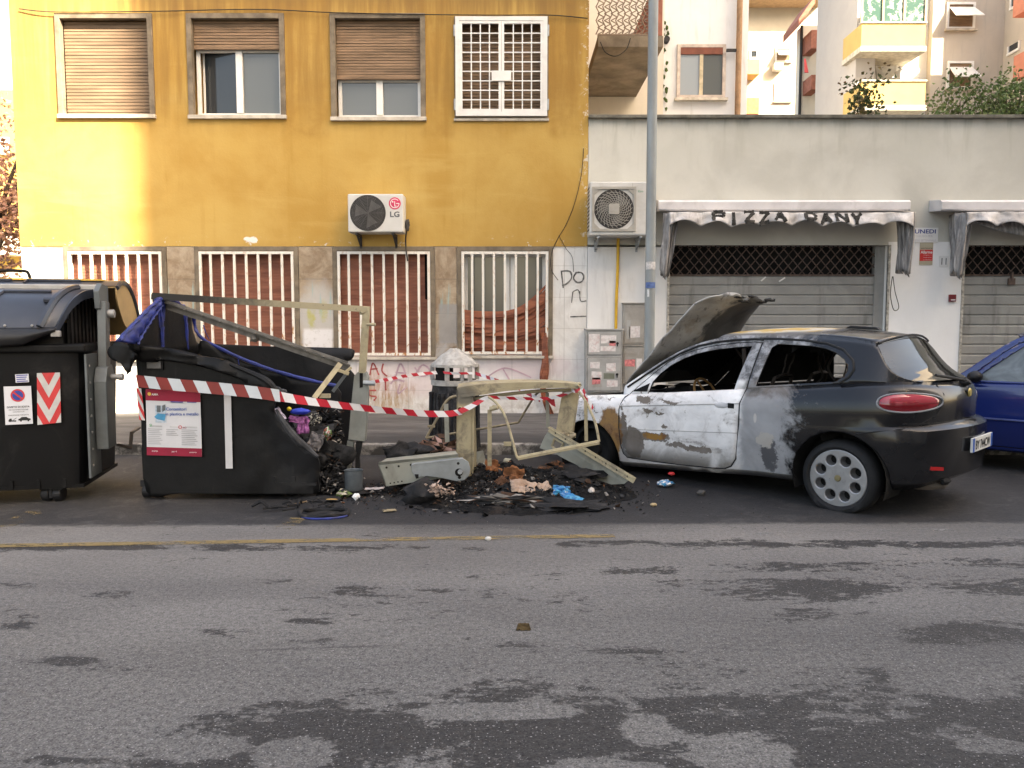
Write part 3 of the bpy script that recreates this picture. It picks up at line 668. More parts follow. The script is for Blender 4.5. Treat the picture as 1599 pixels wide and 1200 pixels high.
    if belly:
        def k(u, v): return Vector((ca + .08 + (cb - ca - .08) * u, yf + .12 + .02 * math.sin(v * 5), zt_ - .03 - .30 * v * math.sin(min(1, u * 2.2 + .12) * 1.57) ))
        m = MB(); m.grid(k, 20, 5); put('sagging_cloth', m, MDRA, t, smooth=True, solid=.004)
    return t
awning(1028, 1420, 1046, 1427, 'long white awning over the middle shutter with faded black letters on its scalloped edge', 'PIZZA DANY')
awning(1468, 1800, 1510, 1790, 'white awning at the right edge with a sagging grey cloth under it', None, 'l', True)
# signs on the white pillar
MSIGN = plain('white_sign_face', (.74, .73, .71), .5, .4, var=.04); MBLUE = plain('sign_blue', (.02, .035, .22), .5, .3, var=.1); MGREYT = plain('faded_sign_grey', (.50, .49, .50), .6, .3, var=.1)
MRED = plain('sign_red', (.55, .03, .03), .5, .4, var=.12); MTXTW = plain('white_lettering', (.75, .74, .72), .6, .3, var=.03); MTXTK = plain('black_lettering', (.02, .02, .02), .6, .3)
def flat_sign(name, px, label, cat, mat, Y=D - .02, th=.015, depth=.0):
    a, b = P(px[0], px[3], Y), P(px[2], px[1], Y); xm0 = a.x; 
    t = thing(name, ((a.x + b.x) / 2, Y, a.z), label, cat); m = MB(); m.box((a.x, Y, a.z), (b.x, D - .005, b.z)); put('board', m, mat, t, bevel=.002)
    return t, a, b, Y
t, a, b, Y = flat_sign('closing_day_sign', (1421, 356, 1466, 379), 'white LUNEDI closing day board above the red alarm sign', 'sign', MSIGN)
text('lettering', 'LUNEDI', MBLUE, t, ((a.x+b.x)/2 - .01, Y - .001, b.z - .055), .37, .062, bold=.02); text('small_lettering', 'CHIUSO PER', MGREYT, t, ((a.x+b.x)/2, Y - .001, b.z - .125), .26, .03); text('small_lettering', 'RIPOSO SETTIMANALE', MGREYT, t, ((a.x+b.x)/2, Y - .001, b.z - .19), .36, .03)
t, a, b, Y = flat_sign('alarm_sign', (1436, 379, 1458, 414), 'small red and beige alarm notice under the LUNEDI board', 'sign', plain('beige_sign_face', (.42, .38, .28), .5, .4, var=.05), D - .015)
zm = (a.z + b.z) / 2; m = MB(); m.box((a.x + .002, Y - .002, a.z + .06), (b.x - .002, Y + .002, b.z - .11)); put('red_field', m, MRED, t)
text('lettering', 'Allarme', MTXTW, t, (zm * 0 + (a.x+b.x)/2, Y - .004, b.z - .145), .18, .045, bold=.02); text('small_lettering', 'verisure', MTXTK, t, ((a.x+b.x)/2, Y - .002, b.z - .085), .18, .022)
for i in range(3): text('small_lettering', ('collegato con', 'centrale operativa', 'e forze')[i], MTXTW, t, ((a.x+b.x)/2 + .02, Y - .004, b.z - .19 - .035 * i), .13, .014)
t, a, b, Y = flat_sign('house_number_plate', (1467, 400, 1482, 417), 'small white house number plate reading 11', 'sign', MSIGN, D - .015); text('lettering', '11', MTXTK, t, ((a.x+b.x)/2, Y - .001, (a.z+b.z)/2), .075, .10)
t = thing('alarm_button_box', P(1486, 466, D), 'little dark red box on the white pillar below the number plate', 'box'); a = P(1486, 466, D); m = MB(); m.box((a.x-.05, D-.05, a.z-.055), (a.x+.05, D-.005, a.z+.055)); put('box', m, plain('dark_red_plastic', (.16, .015, .02), .45, .4), t, bevel=.008); m = MB(); m.box((a.x-.035, D-.053, a.z-.035), (a.x+.035, D-.049, a.z-.02)); put('label_strip', m, MTXTW, t)
# hanging cables
def cable(pts, r, label, mat=MCABLE, close=False):
    m = MB(); m.tube(cr(pts, 8), r, 6); return tag(put('cable', m, mat), label, 'cable')
cable([P(1394, 432, D - .1), P(1391, 460, D - .08), P(1396, 484, D - .07), P(1404, 480, D - .07), P(1398, 455, D - .08), P(1395, 432, D - .1)], .006, 'loop of thin cable hanging from the awning on the white pillar')
cable([P(30, 14, D - .03), P(88, 19, D - .05), P(240, 18, D - .045), P(400, 15, D - .03), P(520, 20, D - .05), P(660, 23, D - .05), P(780, 24, D - .065), P(860, 24, D - .04), P(918, 29, D - .03)], .007, 'thin cable strung along the ochre wall above the upper windows')
cable([P(912, 232, D - .02), P(908, 275, D - .02), P(897, 320, D - .025), P(884, 352, D - .02), P(872, 372, D - .02), P(862, 395, D - .015), P(861, 420, D - .01), P(872, 438, D - .01)], .005, 'thin wire wandering down the ochre wall beside the big fan unit')
cable([P(873, 368, D - .02), P(884, 388, D - .01), P(894, 402, D - .01), P(896, 425, D - .01)], .004, 'short loose wire above the black scrawl on the pale plinth')
# ================================================================ fan units on the wall
MACW = plain('weathered_white_unit', (.56, .55, .52), .5, .4, var=.07, scale=3, dirt=(.36, .34, .30), damt=.4); MFAN = plain('dark_fan_plastic', (.045, .042, .04), .6, .3, var=.3); MGRL = plain('beige_grille_wire', (.36, .34, .30), .6, .3, var=.15)
def fan_unit(px, label, fan, fr, cat='air conditioner', depth=.33, square=False):
    Y = D - depth - .08; a, b = P(px[0], px[3], Y), P(px[2], px[1], Y); Yb = D - .08
    t = thing('air_conditioner', ((a.x+b.x)/2, D - .02, a.z - .12), label, cat, 'fan units on the house fronts')
    m = MB(); m.box((a.x, Y, a.z), (b.x, Yb, b.z)); bx = put('casing', m, MACW, t, bevel=.02, seg=3)
    c = P(fan[0], fan[1], Y); r = fr
    m = MB(); m.disc((c.x, Y - .0025, c.z), r, (0, -1, 0), 40); m.ring((c.x, Y - .004, c.z), r, r + .018, (0, -1, 0), 40)
    put('fan_opening', m, MFAN, t)
    m = MB()
    if square:
        for k in range(1, 9): m.tube([(c.x + r*k/9*math.cos(q*2*math.pi/36), Y - .02, c.z + r*k/9*math.sin(q*2*math.pi/36)) for q in range(36)], .0035, 4, closed=True)
        for k in range(26):
            q0 = k * 2 * math.pi / 26; pts = [(c.x + r*(.2+.8*s/5)*math.cos(q0 + s*.16), Y - .022, c.z + r*(.2+.8*s/5)*math.sin(q0 + s*.16)) for s in range(6)]; m.tube(pts, .0045, 4)
        m.box((c.x - .075, Y - .035, c.z - .075), (c.x + .075, Y - .01, c.z + .075))
        rr = r + .05; frame(m, c.x - rr, c.x + rr, c.z - rr, c.z + rr, Y - .02, Y - .003, .035)
        for sx in (-1, 1):
            for sz in (-1, 1): m.prism([(c.x + sx*(rr-.035), Y - .014, c.z + sz*(rr-.035)), (c.x + sx*(rr-.12), Y - .014, c.z + sz*(rr-.035)), (c.x + sx*(rr-.035), Y - .014, c.z + sz*(rr-.12))], (0, .01, 0))
    else:
        for k in range(1, 12): m.tube([(c.x + r*k/12*math.cos(q*2*math.pi/36), Y - .012, c.z + r*k/12*math.sin(q*2*math.pi/36)) for q in range(36)], .0028, 4, closed=True)
        for k in range(12): q0 = k * math.pi / 6; m.tube([(c.x, Y - .012, c.z), (c.x + r*math.cos(q0), Y - .012, c.z + r*math.sin(q0))], .003, 4)
    put('fan_grille', m, MGRL if square else plain('grey_grille_wire', (.10, .095, .09), .5, .4, .3), t)
    m = MB()
    for k in range(3):
        q0 = k * 2.1 + .4; m.add([(c.x, Y - .006, c.z), (c.x + r*.9*math.cos(q0), Y - .004, c.z + r*.9*math.sin(q0)), (c.x + r*.8*math.cos(q0+.9), Y - .0035, c.z + r*.8*math.sin(q0+.9))], [(0,1,2)])
    put('fan_blade', m, plain('grey_fan_blade', (.13, .125, .12), .6, .3), t)
    for xx in (a.x + .14 * (b.x - a.x), b.x - .2 * (b.x - a.x)):
        m = MB(); m.bar((xx, D - .004, a.z - .018), (xx, Y + .02, a.z - .018), .035, .03); m.bar((xx, D - .01, a.z - .16), (xx, Y + .10, a.z - .03), .025, .025); m.bar((xx, D - .012, a.z - .2), (xx, D - .012, a.z), .035, .012, up=(0,1,0)); put('bracket', m, MFAN if not square else MSTEEL, t)
    return t, a, b, Y, c
t, a, b, Y, c = fan_unit((544, 303, 630, 363), 'small white fan unit with a round red emblem on the ochre wall', (575, 333), .245, depth=.30)
MPK = plain('emblem_red', (.60, .03, .10), .4, .4)
e = P(617, 318, Y); m = MB(); m.disc((e.x, Y - .003, e.z), .088, (0, -1, 0), 32); put('emblem', m, MPK, t)
m = MB(); m.ring((e.x, Y - .0045, e.z), .058, .068, (0, -1, 0), 30, 0, 40, 360); m.box((e.x - .006, Y - .0055, e.z - .045), (e.x + .004, Y - .0045, e.z + .03)); m.box((e.x - .006, Y - .0058, e.z - .045), (e.x + .025, Y - .0047, e.z - .036)); m.box((e.x + .02, Y - .0055, e.z - .006), (e.x + .064, Y - .0045, e.z + .004)); m.disc((e.x - .03, Y - .005, e.z + .022), .011, (0, -1, 0), 12); put('emblem_lines', m, MTXTW, t)
e = P(617, 335, Y); text('lettering', 'LG', plain('dark_grey_lettering', (.10, .10, .11), .5, .3), t, (e.x, Y - .003, e.z), .14, .082, bold=.03)
m = MB(); e = P(634, 352, D - .2); m.blob((b.x + .03, D - .2, e.z), (.04, .05, .09), 3, .3); put('valve', m, MFAN, t)
m = MB(); m.tube(cr([(b.x + .03, D - .2, e.z), P(634, 372, D - .1), P(634, 385, D - .06), P(637, 408, D - .06)], 6), .012, 6); put('hose', m, MFAN, t)
t, a, b, Y, c = fan_unit((921, 284, 1023, 368), 'large beige fan unit beside the lamp post, square grille on its left half', (959, 327), .27, depth=.36, square=True)
m = MB(); 
for k in range(12): zz = a.z + .08 + k * .055; m.box((a.x - .003, Y + .05, zz), (a.x + .002, Y + .3, zz + .025))
put('side_slots', m, MFAN, t); e = P(1001, 299, Y); text('brand_mark', 'Eco', plain('green_mark', (.03, .25, .12), .5, .3), t, (e.x, Y - .003, e.z), .07, .03)
m = MB(); m.box((P(988, 300, Y).x, Y - .001, a.z + .02), (P(988, 300, Y).x + .006, Y + .001, b.z - .02)); put('panel_seam', m, MGRL, t)
m = MB(); m.tube(cr([P(966, 372, D - .05), P(965, 420, D - .05), P(963, 470, D - .05), P(962, 518, D - .06)], 6), .024, 10)
o = tag(put('gas_pipe', m, MPIPEY, smooth=True), 'yellow gas pipe running down the white wall to the meter cabinet', 'pipe')
# ================================================================ lamp post and meter cabinets
MPOST = plain('blue_grey_post_paint', (.265, .285, .285), .5, .45, .1, var=.18, scale=6, dirt=(.14, .16, .17), damt=.5, stretch=(1, 1, .3))
pb = P(1014, 560, 9.2); t = thing('street_lamp_post', (pb.x, 9.2, .12), 'tall blue-grey lamp post with stickers in front of the white wall', 'lamp post')
m = MB(); m.tube([(pb.x, 9.2, .1), (pb.x - .0, 9.2, 2.2), (pb.x - .01, 9.2, 7.5)], [.064, .060, .054], 20); put('pole', m, MPOST, t, smooth=True)
m = MB(); m.lathe([(.075, .12), (.075, .2), (.064, .22)], 20, 0, Matrix.Translation((pb.x, 9.2, 0))); put('base_collar', m, MPOST, t)
for (x_, y0_, y1_, col) in ((1014, 409, 421, (.55, .52, .50)), (1013, 441, 450, (.10, .16, .35)), (1010, 452, 464, (.6, .6, .58))):
    m = MB(); zt_, zb_ = P(x_, y0_, 9.14).z, P(x_, y1_, 9.14).z
    w0 = 1.1 if x_ != 1010 else .2
    m.grid(lambda u, v: Vector((pb.x + .0635 * math.sin(-w0/1 + 2*w0*u - (.5 if x_ == 1010 else 0)), 9.2 - .0635 * math.cos(-w0 + 2*w0*u - (.5 if x_ == 1010 else 0)), zb_ + (zt_ - zb_) * v)), 10, 2); put('sticker', m, plain('sticker_paper', col, .7, .2, var=.3, scale=30), t)
MCAB = plain('grey_meter_cabinet', (.36, .355, .34), .5, .4, .1, var=.14, scale=5, dirt=(.22, .20, .18), damt=.5); MCAB2 = plain('beige_meter_cabinet', (.33, .31, .28), .6, .35, var=.14, scale=5, dirt=(.20, .18, .15), damt=.6)
MPAPER = plain('torn_paper', (.66, .62, .60), .9, .1, var=.15, scale=25, dirt=(.45, .2, .2), dscale=14, damt=.5); MPKP = plain('pink_red_paper', (.58, .20, .20), .9, .1, var=.35, scale=30)
def cabinet(px, Y, mat, label, split=None, name='meter_cabinet'):
    a, b = P(px[0], px[3], Y), P(px[2], px[1], Y); t = thing(name, ((a.x+b.x)/2, D - .05, a.z), label, 'meter cabinet', 'meter cabinets on the white wall')
    m = MB(); m.box((a.x, Y, a.z), (b.x, D - .006, b.z)); m.box((a.x - .012, Y - .015, b.z), (b.x + .012, D - .006, b.z + .02)); put('casing', m, mat, t, bevel=.005)
    zs_ = [a.z] + ([P(0, split, Y).z] if split else []) + [b.z]
    for c, d in zip(zs_, zs_[1:]):
        m = MB(); m.box((a.x + .025, Y - .012, c + .025), (b.x - .025, Y, d - .025)); dd = put('door', m, mat, t, bevel=.004)
        if split:
            k = MB(); k.disc((b.x - .08, Y - .016, (c + d) / 2), .02, (0, -1, 0), 14); k.box((b.x - .087, Y - .022, (c+d)/2 - .045), (b.x - .073, Y - .013, (c+d)/2)); put('lock', k, MBLACK, dd)
            k = MB(); frame(k, a.x + .02, b.x - .02, c + .02, d - .02, Y - .004, Y - .001, .006); put('door_seam', k, MFAN, dd)
    return t, Y - .0135
def papers(t, Y, items):
    for (p0, q0, p1, q1), mt in items:
        a, b = P(p0, q1, Y), P(p1, q0, Y); m = MB(); m.add([(a.x, Y, a.z + rnd.uniform(-.01, .01)), (b.x, Y, a.z), (b.x, Y, b.z + rnd.uniform(-.01, .01)), (a.x, Y, b.z)], [(0,1,2,3)]); put('paper_notice', m, mt, t)
MWIN = plain('meter_window', (.16, .17, .13), .3, .5, var=.2)
t, Y = cabinet((915, 516, 973, 613), D - .26, MCAB, 'grey two-door meter cabinet with torn paper notices under the yellow pipe', 557)
papers(t, Y, [((920, 522, 937, 550), MPAPER), ((939, 524, 963, 536), MPAPER), ((952, 532, 962, 541), MPKP), ((938, 541, 962, 549), MPAPER), ((922, 566, 937, 576), MPAPER), ((947, 568, 962, 580), MPAPER), ((924, 580, 940, 593), MPAPER), ((925, 590, 938, 600), MPKP), ((943, 583, 960, 592), MWIN), ((948, 594, 965, 604), MPAPER), ((927, 600, 940, 605), MCAB2)])
t, Y = cabinet((973, 475, 1009, 538), D - .10, MCAB2, 'upper beige meter box behind the lamp post', None); papers(t, Y, [((983, 510, 1000, 527), MPAPER), ((979, 500, 985, 530), MCAB)])
t, Y = cabinet((973, 541, 1016, 600), D - .18, MCAB2, 'lower beige meter box beside the grey cabinet, red notice on it', None); papers(t, Y, [((976, 562, 992, 573), MPKP), ((994, 560, 1003, 580), MPAPER)])
# ================================================================ blocks across the street, unseen, heights and gap shaped to throw the shade
MOPP = plain('sand_render', (.58, .54, .48), .9, .2, var=.12, scale=.8)  # pale tone raised so the unseen blocks bounce more light
def across(x0, x1, H, label):
    YO = -6.5; t = thing('unseen_shade_block', ((x0 + x1) / 2, YO, 0), label, 'building'); nx, nj = int((x1 - x0 - 1) / 3.6), int((H - 1) / 3.3)
    holes = [(x0 + 1.2 + i * 3.6, x0 + 2.6 + i * 3.6, 1.2 + j * 3.3, 2.8 + j * 3.3) for i in range(nx) for j in range(nj)]
    mb = MB(); wallgrid(mb, x0, x1, 0, H, holes, 0, .25); mb.v = [Vector((v.x, YO - v.y, v.z)) for v in mb.v]; mb.box((x0, YO - 3, 0), (x1, YO - .25, H)); put('wall', mb, MOPP, t)
    a, b, c, d = holes[0]; m = MB(); frame(m, a, b, c, d, YO - .2, YO - .12, .06); proto = put('window', m, MWFR, t); m = MB(); m.add([(a,YO-.18,c),(b,YO-.18,c),(b,YO-.18,d),(a,YO-.18,d)], [(0,1,2,3)]); pp = put('pane', m, MGLASS, proto)
    for h in holes[1:90]:
        o = proto.copy(); COL.objects.link(o); o.parent = t; o.location = (h[0] - a, 0, h[2] - c); q = pp.copy(); COL.objects.link(q); q.parent = o
across(17.8, 78, 36.5, 'taller unseen sand-coloured block across the street, shaped to keep the shop fronts and car in shade')
across(1.0, 17.74, 19.6, 'lower unseen sand-coloured block across the street, roof set to let sun reach the ochre house corner')
# ================================================================ houses behind the shops
def bwin(parent, px, Y, style, mfr=None, name='window'):
    a, b = P(px[0], px[3], Y), P(px[2], px[1], Y); x0, x1, z0, z1 = a.x, b.x, a.z, b.z
    m = MB(); fw = .07; frame(m, x0, x1, z0, z1, Y - .03, Y + .06, fw); w = put(name, m, mfr or MWFR, parent)
    if style == 'panes':
        mx = (x0 + x1) / 2; f = MB(); zt = z1 - .22; f.box((mx - .04, Y - .02, z0 + fw), (mx + .04, Y + .02, zt)); put('mullion', f, plain('tan_casement', (.45, .38, .26), .5, .3), w)
        k = MB(); k.box((x0 + fw, Y - .025, zt), (x1 - fw, Y + .03, z1 - fw)); put('shutter_box', k, plain('red_brown_paint', (.16, .05, .03), .6, .3, var=.2), w)
        for p, q in ((x0 + fw, mx - .04), (mx + .04, x1 - fw)):
            g = MB(); g.add([(p,Y+.005,z0+fw),(q,Y+.005,z0+fw),(q,Y+.005,zt),(p,Y+.005,zt)], [(0,1,2,3)]); put('pane', g, MGLASSP if p < mx - .2 else MGLASSG, w)
    elif style == 'awn':
        g = MB(); g.box((x0 + fw, Y + .0, z0 + fw), (x1 - fw, Y + .05, z1 - fw)); put('blind', g, MWOOD, w)
        k = MB(); zm = z0 + (z1 - z0) * .78; zl = z0 + (z1 - z0) * .30; k.add([(x0 + fw, Y - .04, zm), (x1 - fw, Y - .04, zm), (x1 + .05, Y - .45, zl), (x0 + .05, Y - .45, zl)], [(0,1,2,3)]); put('tilted_shutter', k, MWFR, w, solid=.03)
    elif style == 'shut':
        g = MB(); slats(g, x0 + fw, x1 - fw, z0 + fw, z1 - fw, Y + .02, .06, .012); put('roller_shutter', g, MWFR, w)
    elif style == 'dark':
        g = MB(); g.add([(x0+fw,Y+.01,z0+fw),(x1-fw,Y+.01,z0+fw),(x1-fw,Y+.01,z1-fw),(x0+fw,Y+.01,z1-fw)], [(0,1,2,3)]); put('pane', g, MGLASS, w)
    s = MB(); s.box((x0 - .05, Y - .1, z0 - .06), (x1 + .05, Y + .02, z0 - .002)); put('sill', s, MSILL, w)
    return w
MGLASSP = mat_glass('pale_sky_glass', (.28, .32, .35), .05)
MPEEL = mat_white('stained_white_render', (.66, .665, .67), .45); MPEEL2 = mat_white('peeling_beige_render', (.46, .41, .35), .85); MCREAM = mat_white('cream_render', (.64, .59, .50), .3)
MBALY = plain('yellow_balcony_paint', (.46, .32, .12), .85, .2, var=.08, scale=2); MBRK = plain('red_brick_panel', (.32, .13, .09), .85, .2, var=.2, scale=8); MROOF = plain('tan_roof_edge', (.42, .29, .18), .85, .2, var=.15)
def bwall(name, x0, x1, Y, z0, z1, depth, mat, parent):
    m = MB(); m.box((x0, Y + .03, z0), (x1, Y + depth, z1)); return put(name, m, mat, parent)
# white house with the wing and lattice balcony
Y1 = 18.0; xa, xb = P(1027, 120, Y1).x, P(1168, 120, Y1).x
b1 = thing('white_house', (xa + 1, Y1, .12), 'stained white house behind the grey shop roof with a rust pipe and one big window', 'house')
bwall('wall', xa, xb, Y1, .12, 14, 8, MPEEL, b1); bwin(b1, (1057, 70, 1134, 154), Y1, 'panes', plain('reddish_window_trim', (.46, .39, .34), .7, .3))
m = MB(); e = P(1154, 90, Y1 - .1); m.tube([(e.x, Y1 - .1, .2), (e.x, Y1 - .1, 13.5)], .065, 10); put('drain_pipe', m, plain('rust_brown_pipe', (.30, .18, .10), .7, .3, var=.25), b1, smooth=True)
m = MB(); e = P(1041, 63, Y1 - .02); m.lathe([(.0, 0), (.07, 0), (.07, .2)], 14, 0, Matrix.Translation((e.x, Y1 - .1, e.z)) @ Matrix.Rotation(R(-90), 4, 'X')); e = P(1146, 79, Y1 - .1); m2 = MB(); m2.bar((e.x - .16, Y1 - .1, e.z), (e.x + .1, Y1 - .1, e.z), .05, .06); put('vent_pipe', m, MBLACK, b1); put('pipe_bracket', m2, MBLACK, b1)
m = MB()
for k in range(46):
    zz = 5.9 + rnd.random() * 2.4; m.blob((xa + .10 + rnd.uniform(-.08, .12), Y1 - .03, zz), (.035, .03, .05), k, .4, sub=1)
put('wall_creeper', m, plain('creeper_leaf', (.05, .08, .02), .7, .2, var=.5), b1)
Yw = 17.2; xw0 = YR + .02; wing = thing('balcony_house', (2.5, Yw, .12), 'narrow cream house between ochre wall and lamp post with a lattice balcony', 'house')
bwall('wall', xw0, xa - .01, Yw, .12, 14, 8.8, MCREAM, wing)
bx0, bx1, bz = P(934, 66, 14.2).x, P(1026, 66, 14.2).x, P(980, 74, 14.2).z
m = MB(); m.box((bx0, 14.2, bz), (bx1 + .12, Yw + .02, bz + .2)); put('balcony_slab', m, plain('brown_stained_soffit', (.20, .165, .125), .9, .2, var=.4, scale=2, dirt=(.10, .08, .06)), wing, bevel=.01)
m = MB(); z0 = bz + .24; z1 = bz + 1.2; n = 9; w = bx1 - bx0
for k in range(n + 1): xx = bx0 + w * k / n; m.tube([(xx + (.03 if s % 2 else -.03), 14.25, z0 + (z1 - z0) * s / 8) for s in range(9)], .012, 5)
for k in range(n): 
    for s in range(8): xx = bx0 + w * k / n; m.bar((xx, 14.25, z0 + (z1-z0) * s / 8), (xx + w / n, 14.25, z0 + (z1-z0) * (s + .5) / 8), .015, .015); m.bar((xx, 14.25, z0 + (z1-z0) * (s+1) / 8), (xx + w / n, 14.25, z0 + (z1-z0) * (s + .5) / 8), .015, .015)
m.box((bx0, 14.22, z0 - .03), (bx1, 14.28, z0)); m.box((bx0, 14.22, z1), (bx1, 14.28, z1 + .04)); put('balcony_lattice', m, plain('brown_lattice_iron', (.20, .15, .11), .7, .3, var=.2), wing)
m = MB(); m.box((bx1 + .02, 14.22, bz + .21), (bx1 + .10, Yw - .02, bz + 1.3)); put('balcony_side_panel', m, MBRK, wing)
m = MB(); m.box((bx0, Yw - .06, bz - 2.3), (bx0 + .03, Yw - .03, bz - .02)); put('wall_conduit', m, MCABLE, wing); m = MB(); m.tube(cr([P(938, 66, 14.1), P(946, 82, 14.1), P(962, 88, 14.1), P(978, 78, 14.1), P(985, 60, 14.1)], 6), .009, 5); put('hanging_wire', m, MCABLE, wing)
# far sunlit house
Y3 = 42.0; b3 = thing('far_house', (P(1215, 90, Y3).x, Y3, 0), 'distant sunlit cream house with tan eaves seen between the white house and grey gable', 'house')
xa3, xb3 = P(1150, 90, Y3).x, P(1275, 90, Y3).x; zt3 = P(1210, 12, Y3).z
bwall('wall', xa3, xb3, Y3, 0, zt3, 9, mat_white('pale_cream_render', (.44, .39, .31), .3), b3)
m = MB(); m.prism([(xa3, Y3 - 1.1, zt3), (xa3, Y3 + 9, zt3), (xa3, Y3 + 4.5, zt3 + 2.2), (xa3, Y3 - 1.1, zt3 + .25)], (xb3 - xa3, 0, 0)); put('roof', m, MROOF, b3)
bwin(b3, (1211, 74, 1236, 97), Y3, 'awn'); bwin(b3, (1209, 130, 1236, 159), Y3, 'shut'); bwin(b3, (1171, 78, 1184, 92), Y3, 'dark')
m = MB(); a, b = P(1164, 116, Y3 - 1), P(1187, 93, Y3 - 1); m.box((a.x, Y3 - 1, a.z), (b.x, Y3 + .02, b.z)); put('balcony', m, MBALY, b3)
m = MB(); a, b = P(1164, 178, Y3 - 1), P(1186, 153, Y3 - 1); m.box((a.x, Y3 - 1, a.z), (b.x, Y3 + .02, b.z)); put('balcony', m, plain('orange_balcony_paint', (.50, .17, .08), .85, .2), b3)
m = MB(); a, b = P(1210, 109, Y3 - .4), P(1224, 98, Y3 - .4); m.box((a.x, Y3 - .4, a.z), (b.x, Y3 + .02, b.z)); put('fan_unit_box', m, MACW, b3, bevel=.02)
# red-brick wing with sloping eave in front of the far house
Y5 = 33.0; b5 = thing('brick_trimmed_house', (P(1258, 90, Y5).x, Y5, 0), 'sliver of a house with red panels and sloping eave beside the grey gable', 'house')
x5 = P(1252, 90, Y5).x; bwall('wall', x5, x5 + 1.2, Y5, 0, P(0, 40, Y5).z, .6, MCREAM, b5)
for q0, q1 in ((60, 88), (128, 150)): m = MB(); a, b = P(1254, q1, Y5), P(1268, q0, Y5); m.box((a.x, Y5 - .9, a.z), (b.x, Y5 + .02, b.z)); put('balcony', m, MBRK, b5)
m = MB(); a, b = P(1238, 52, Y5 - .5), P(1263, 16, Y5 - .5); m.prism([(a.x, Y5 - 1.2, a.z), (b.x, Y5 - 1.2, b.z), (b.x, Y5 - 1.2, b.z + .3), (a.x, Y5 - 1.2, a.z + .3)], (0, 1.8, 0)); put('eave', m, MBRK, b5)
m = MB(); e = P(1251, 100, Y5 - .1); m.tube([(e.x, Y5 - .1, 0), (e.x, Y5 - .1, P(0, 42, Y5).z)], .06, 8); put('drain_pipe', m, MBLACK, b5)
m = MB(); a, b = P(1252, 118, Y5 - 1), P(1259, 92, Y5 - 1); m.add([(a.x, Y5 - 1.3, a.z), (b.x, Y5 - 1.3, a.z), (b.x, Y5 - .95, b.z), (a.x + .1, Y5 - .95, b.z)], [(0,1,2,3)]); put('red_sun_blind', m, MRED, b5, solid=.03)
Y4 = 26.0
# grey gable wall, its blank side turned from the sun
b6 = thing('grey_gable_house', (11.2, 25.3, 0), 'plain grey gable wall between the far house and the yellow balconies', 'house')
m = MB(); m.box((11.0, 25.3, 0), (11.62, 28.6, 16)); put('wall', m, mat_white('grey_gable_render', (.40, .375, .355), .25), b6)
# house with yellow balconies
b4 = thing('yellow_balcony_house', (P(1450, 90, Y4).x, Y4, 0), 'beige peeling house with two yellow balconies and white tilted shutters at top right', 'house')
xs4 = P(1449, 90, Y4).x; bwall('wall', 11.63, xs4, Y4, 0, 15, 2.55, mat_white('bright_white_render', (.60, .58, .54), .12), b4); bwall('wall', xs4 + .005, 16.0, Y4 - .25, 0, 15, 8, MPEEL2, b4); m = MB(); m.box((16.0, 24.0, 0), (24, 33, 18)); put('side_wing', m, MPEEL2, b4)
def balcony(px, mesh=False):
    Yb = Y4 - 1.3; a, b = P(px[0], px[3], Yb), P(px[2], px[1], Yb); m = MB()
    m.box((a.x, Yb, a.z), (b.x, Yb + .1, b.z)); m.box((a.x, Yb + .1, a.z), (a.x + .1, Y4 + .04, b.z)); m.box((b.x - .1, Yb + .1, a.z), (b.x, Y4 + .04, b.z)); o = put('balcony', m, MBALY, b4)
    s = MB(); s.box((a.x - .03, Yb - .05, a.z - .16), (b.x + .03, Y4 + .04, a.z - .003)); s.box((a.x - .03, Yb - .04, b.z + .003), (b.x + .03, Yb + .13, b.z + .05)); put('balcony_slab', s, plain('pale_balcony_edge', (.45, .41, .34), .85, .2), o)
    if mesh:
        g = MB(); g.add([(a.x + .03, Yb + .04, b.z + .05), (b.x - .03, Yb + .04, b.z + .05), (b.x - .03, Yb + .04, b.z + 1.0), (a.x + .03, Yb + .04, b.z + 1.0)], [(0,1,2,3)])
        t = T('green_balcony_net', .8, .2); w = t.world(); n = t.noise(w, 4, 6, .75, .6); put('green_netting', g, t.out(t.mix((.035, .085, .07), (.34, .36, .33), t.sm(n, .50, .60))), o, solid=.01)
        g = MB()
        for k in range(4): xx = a.x + (b.x - a.x) * k / 3; g.box((xx - .03, Yb, b.z + .05), (xx + .03, Yb + .06, b.z + 1.6))
        put('net_post', g, plain('tan_post', (.40, .31, .20), .7, .3), o)
balcony((1345, 37, 1446, 73), True); balcony((1345, 128, 1446, 165))
bwin(b4, (1366, 99, 1403, 140), Y4, 'shut')
m = MB(); a, b = P(1406, 126, Y4 - .5), P(1437, 107, Y4 - .5); m.box((a.x, Y4 - .5, a.z), (b.x, Y4 - .1, b.z)); o = put('fan_unit_box', m, MACW, b4, bevel=.02); m = MB(); m.disc(((a.x*.55+b.x*.45), Y4 - .504, (a.z+b.z)/2), .17, (0,-1,0), 20); put('fan_opening', m, MGRL, o)
bwin(b4, (1478, 4, 1524, 46), Y4 - .25, 'awn'); bwin(b4, (1478, 96, 1521, 139), Y4 - .25, 'awn'); 
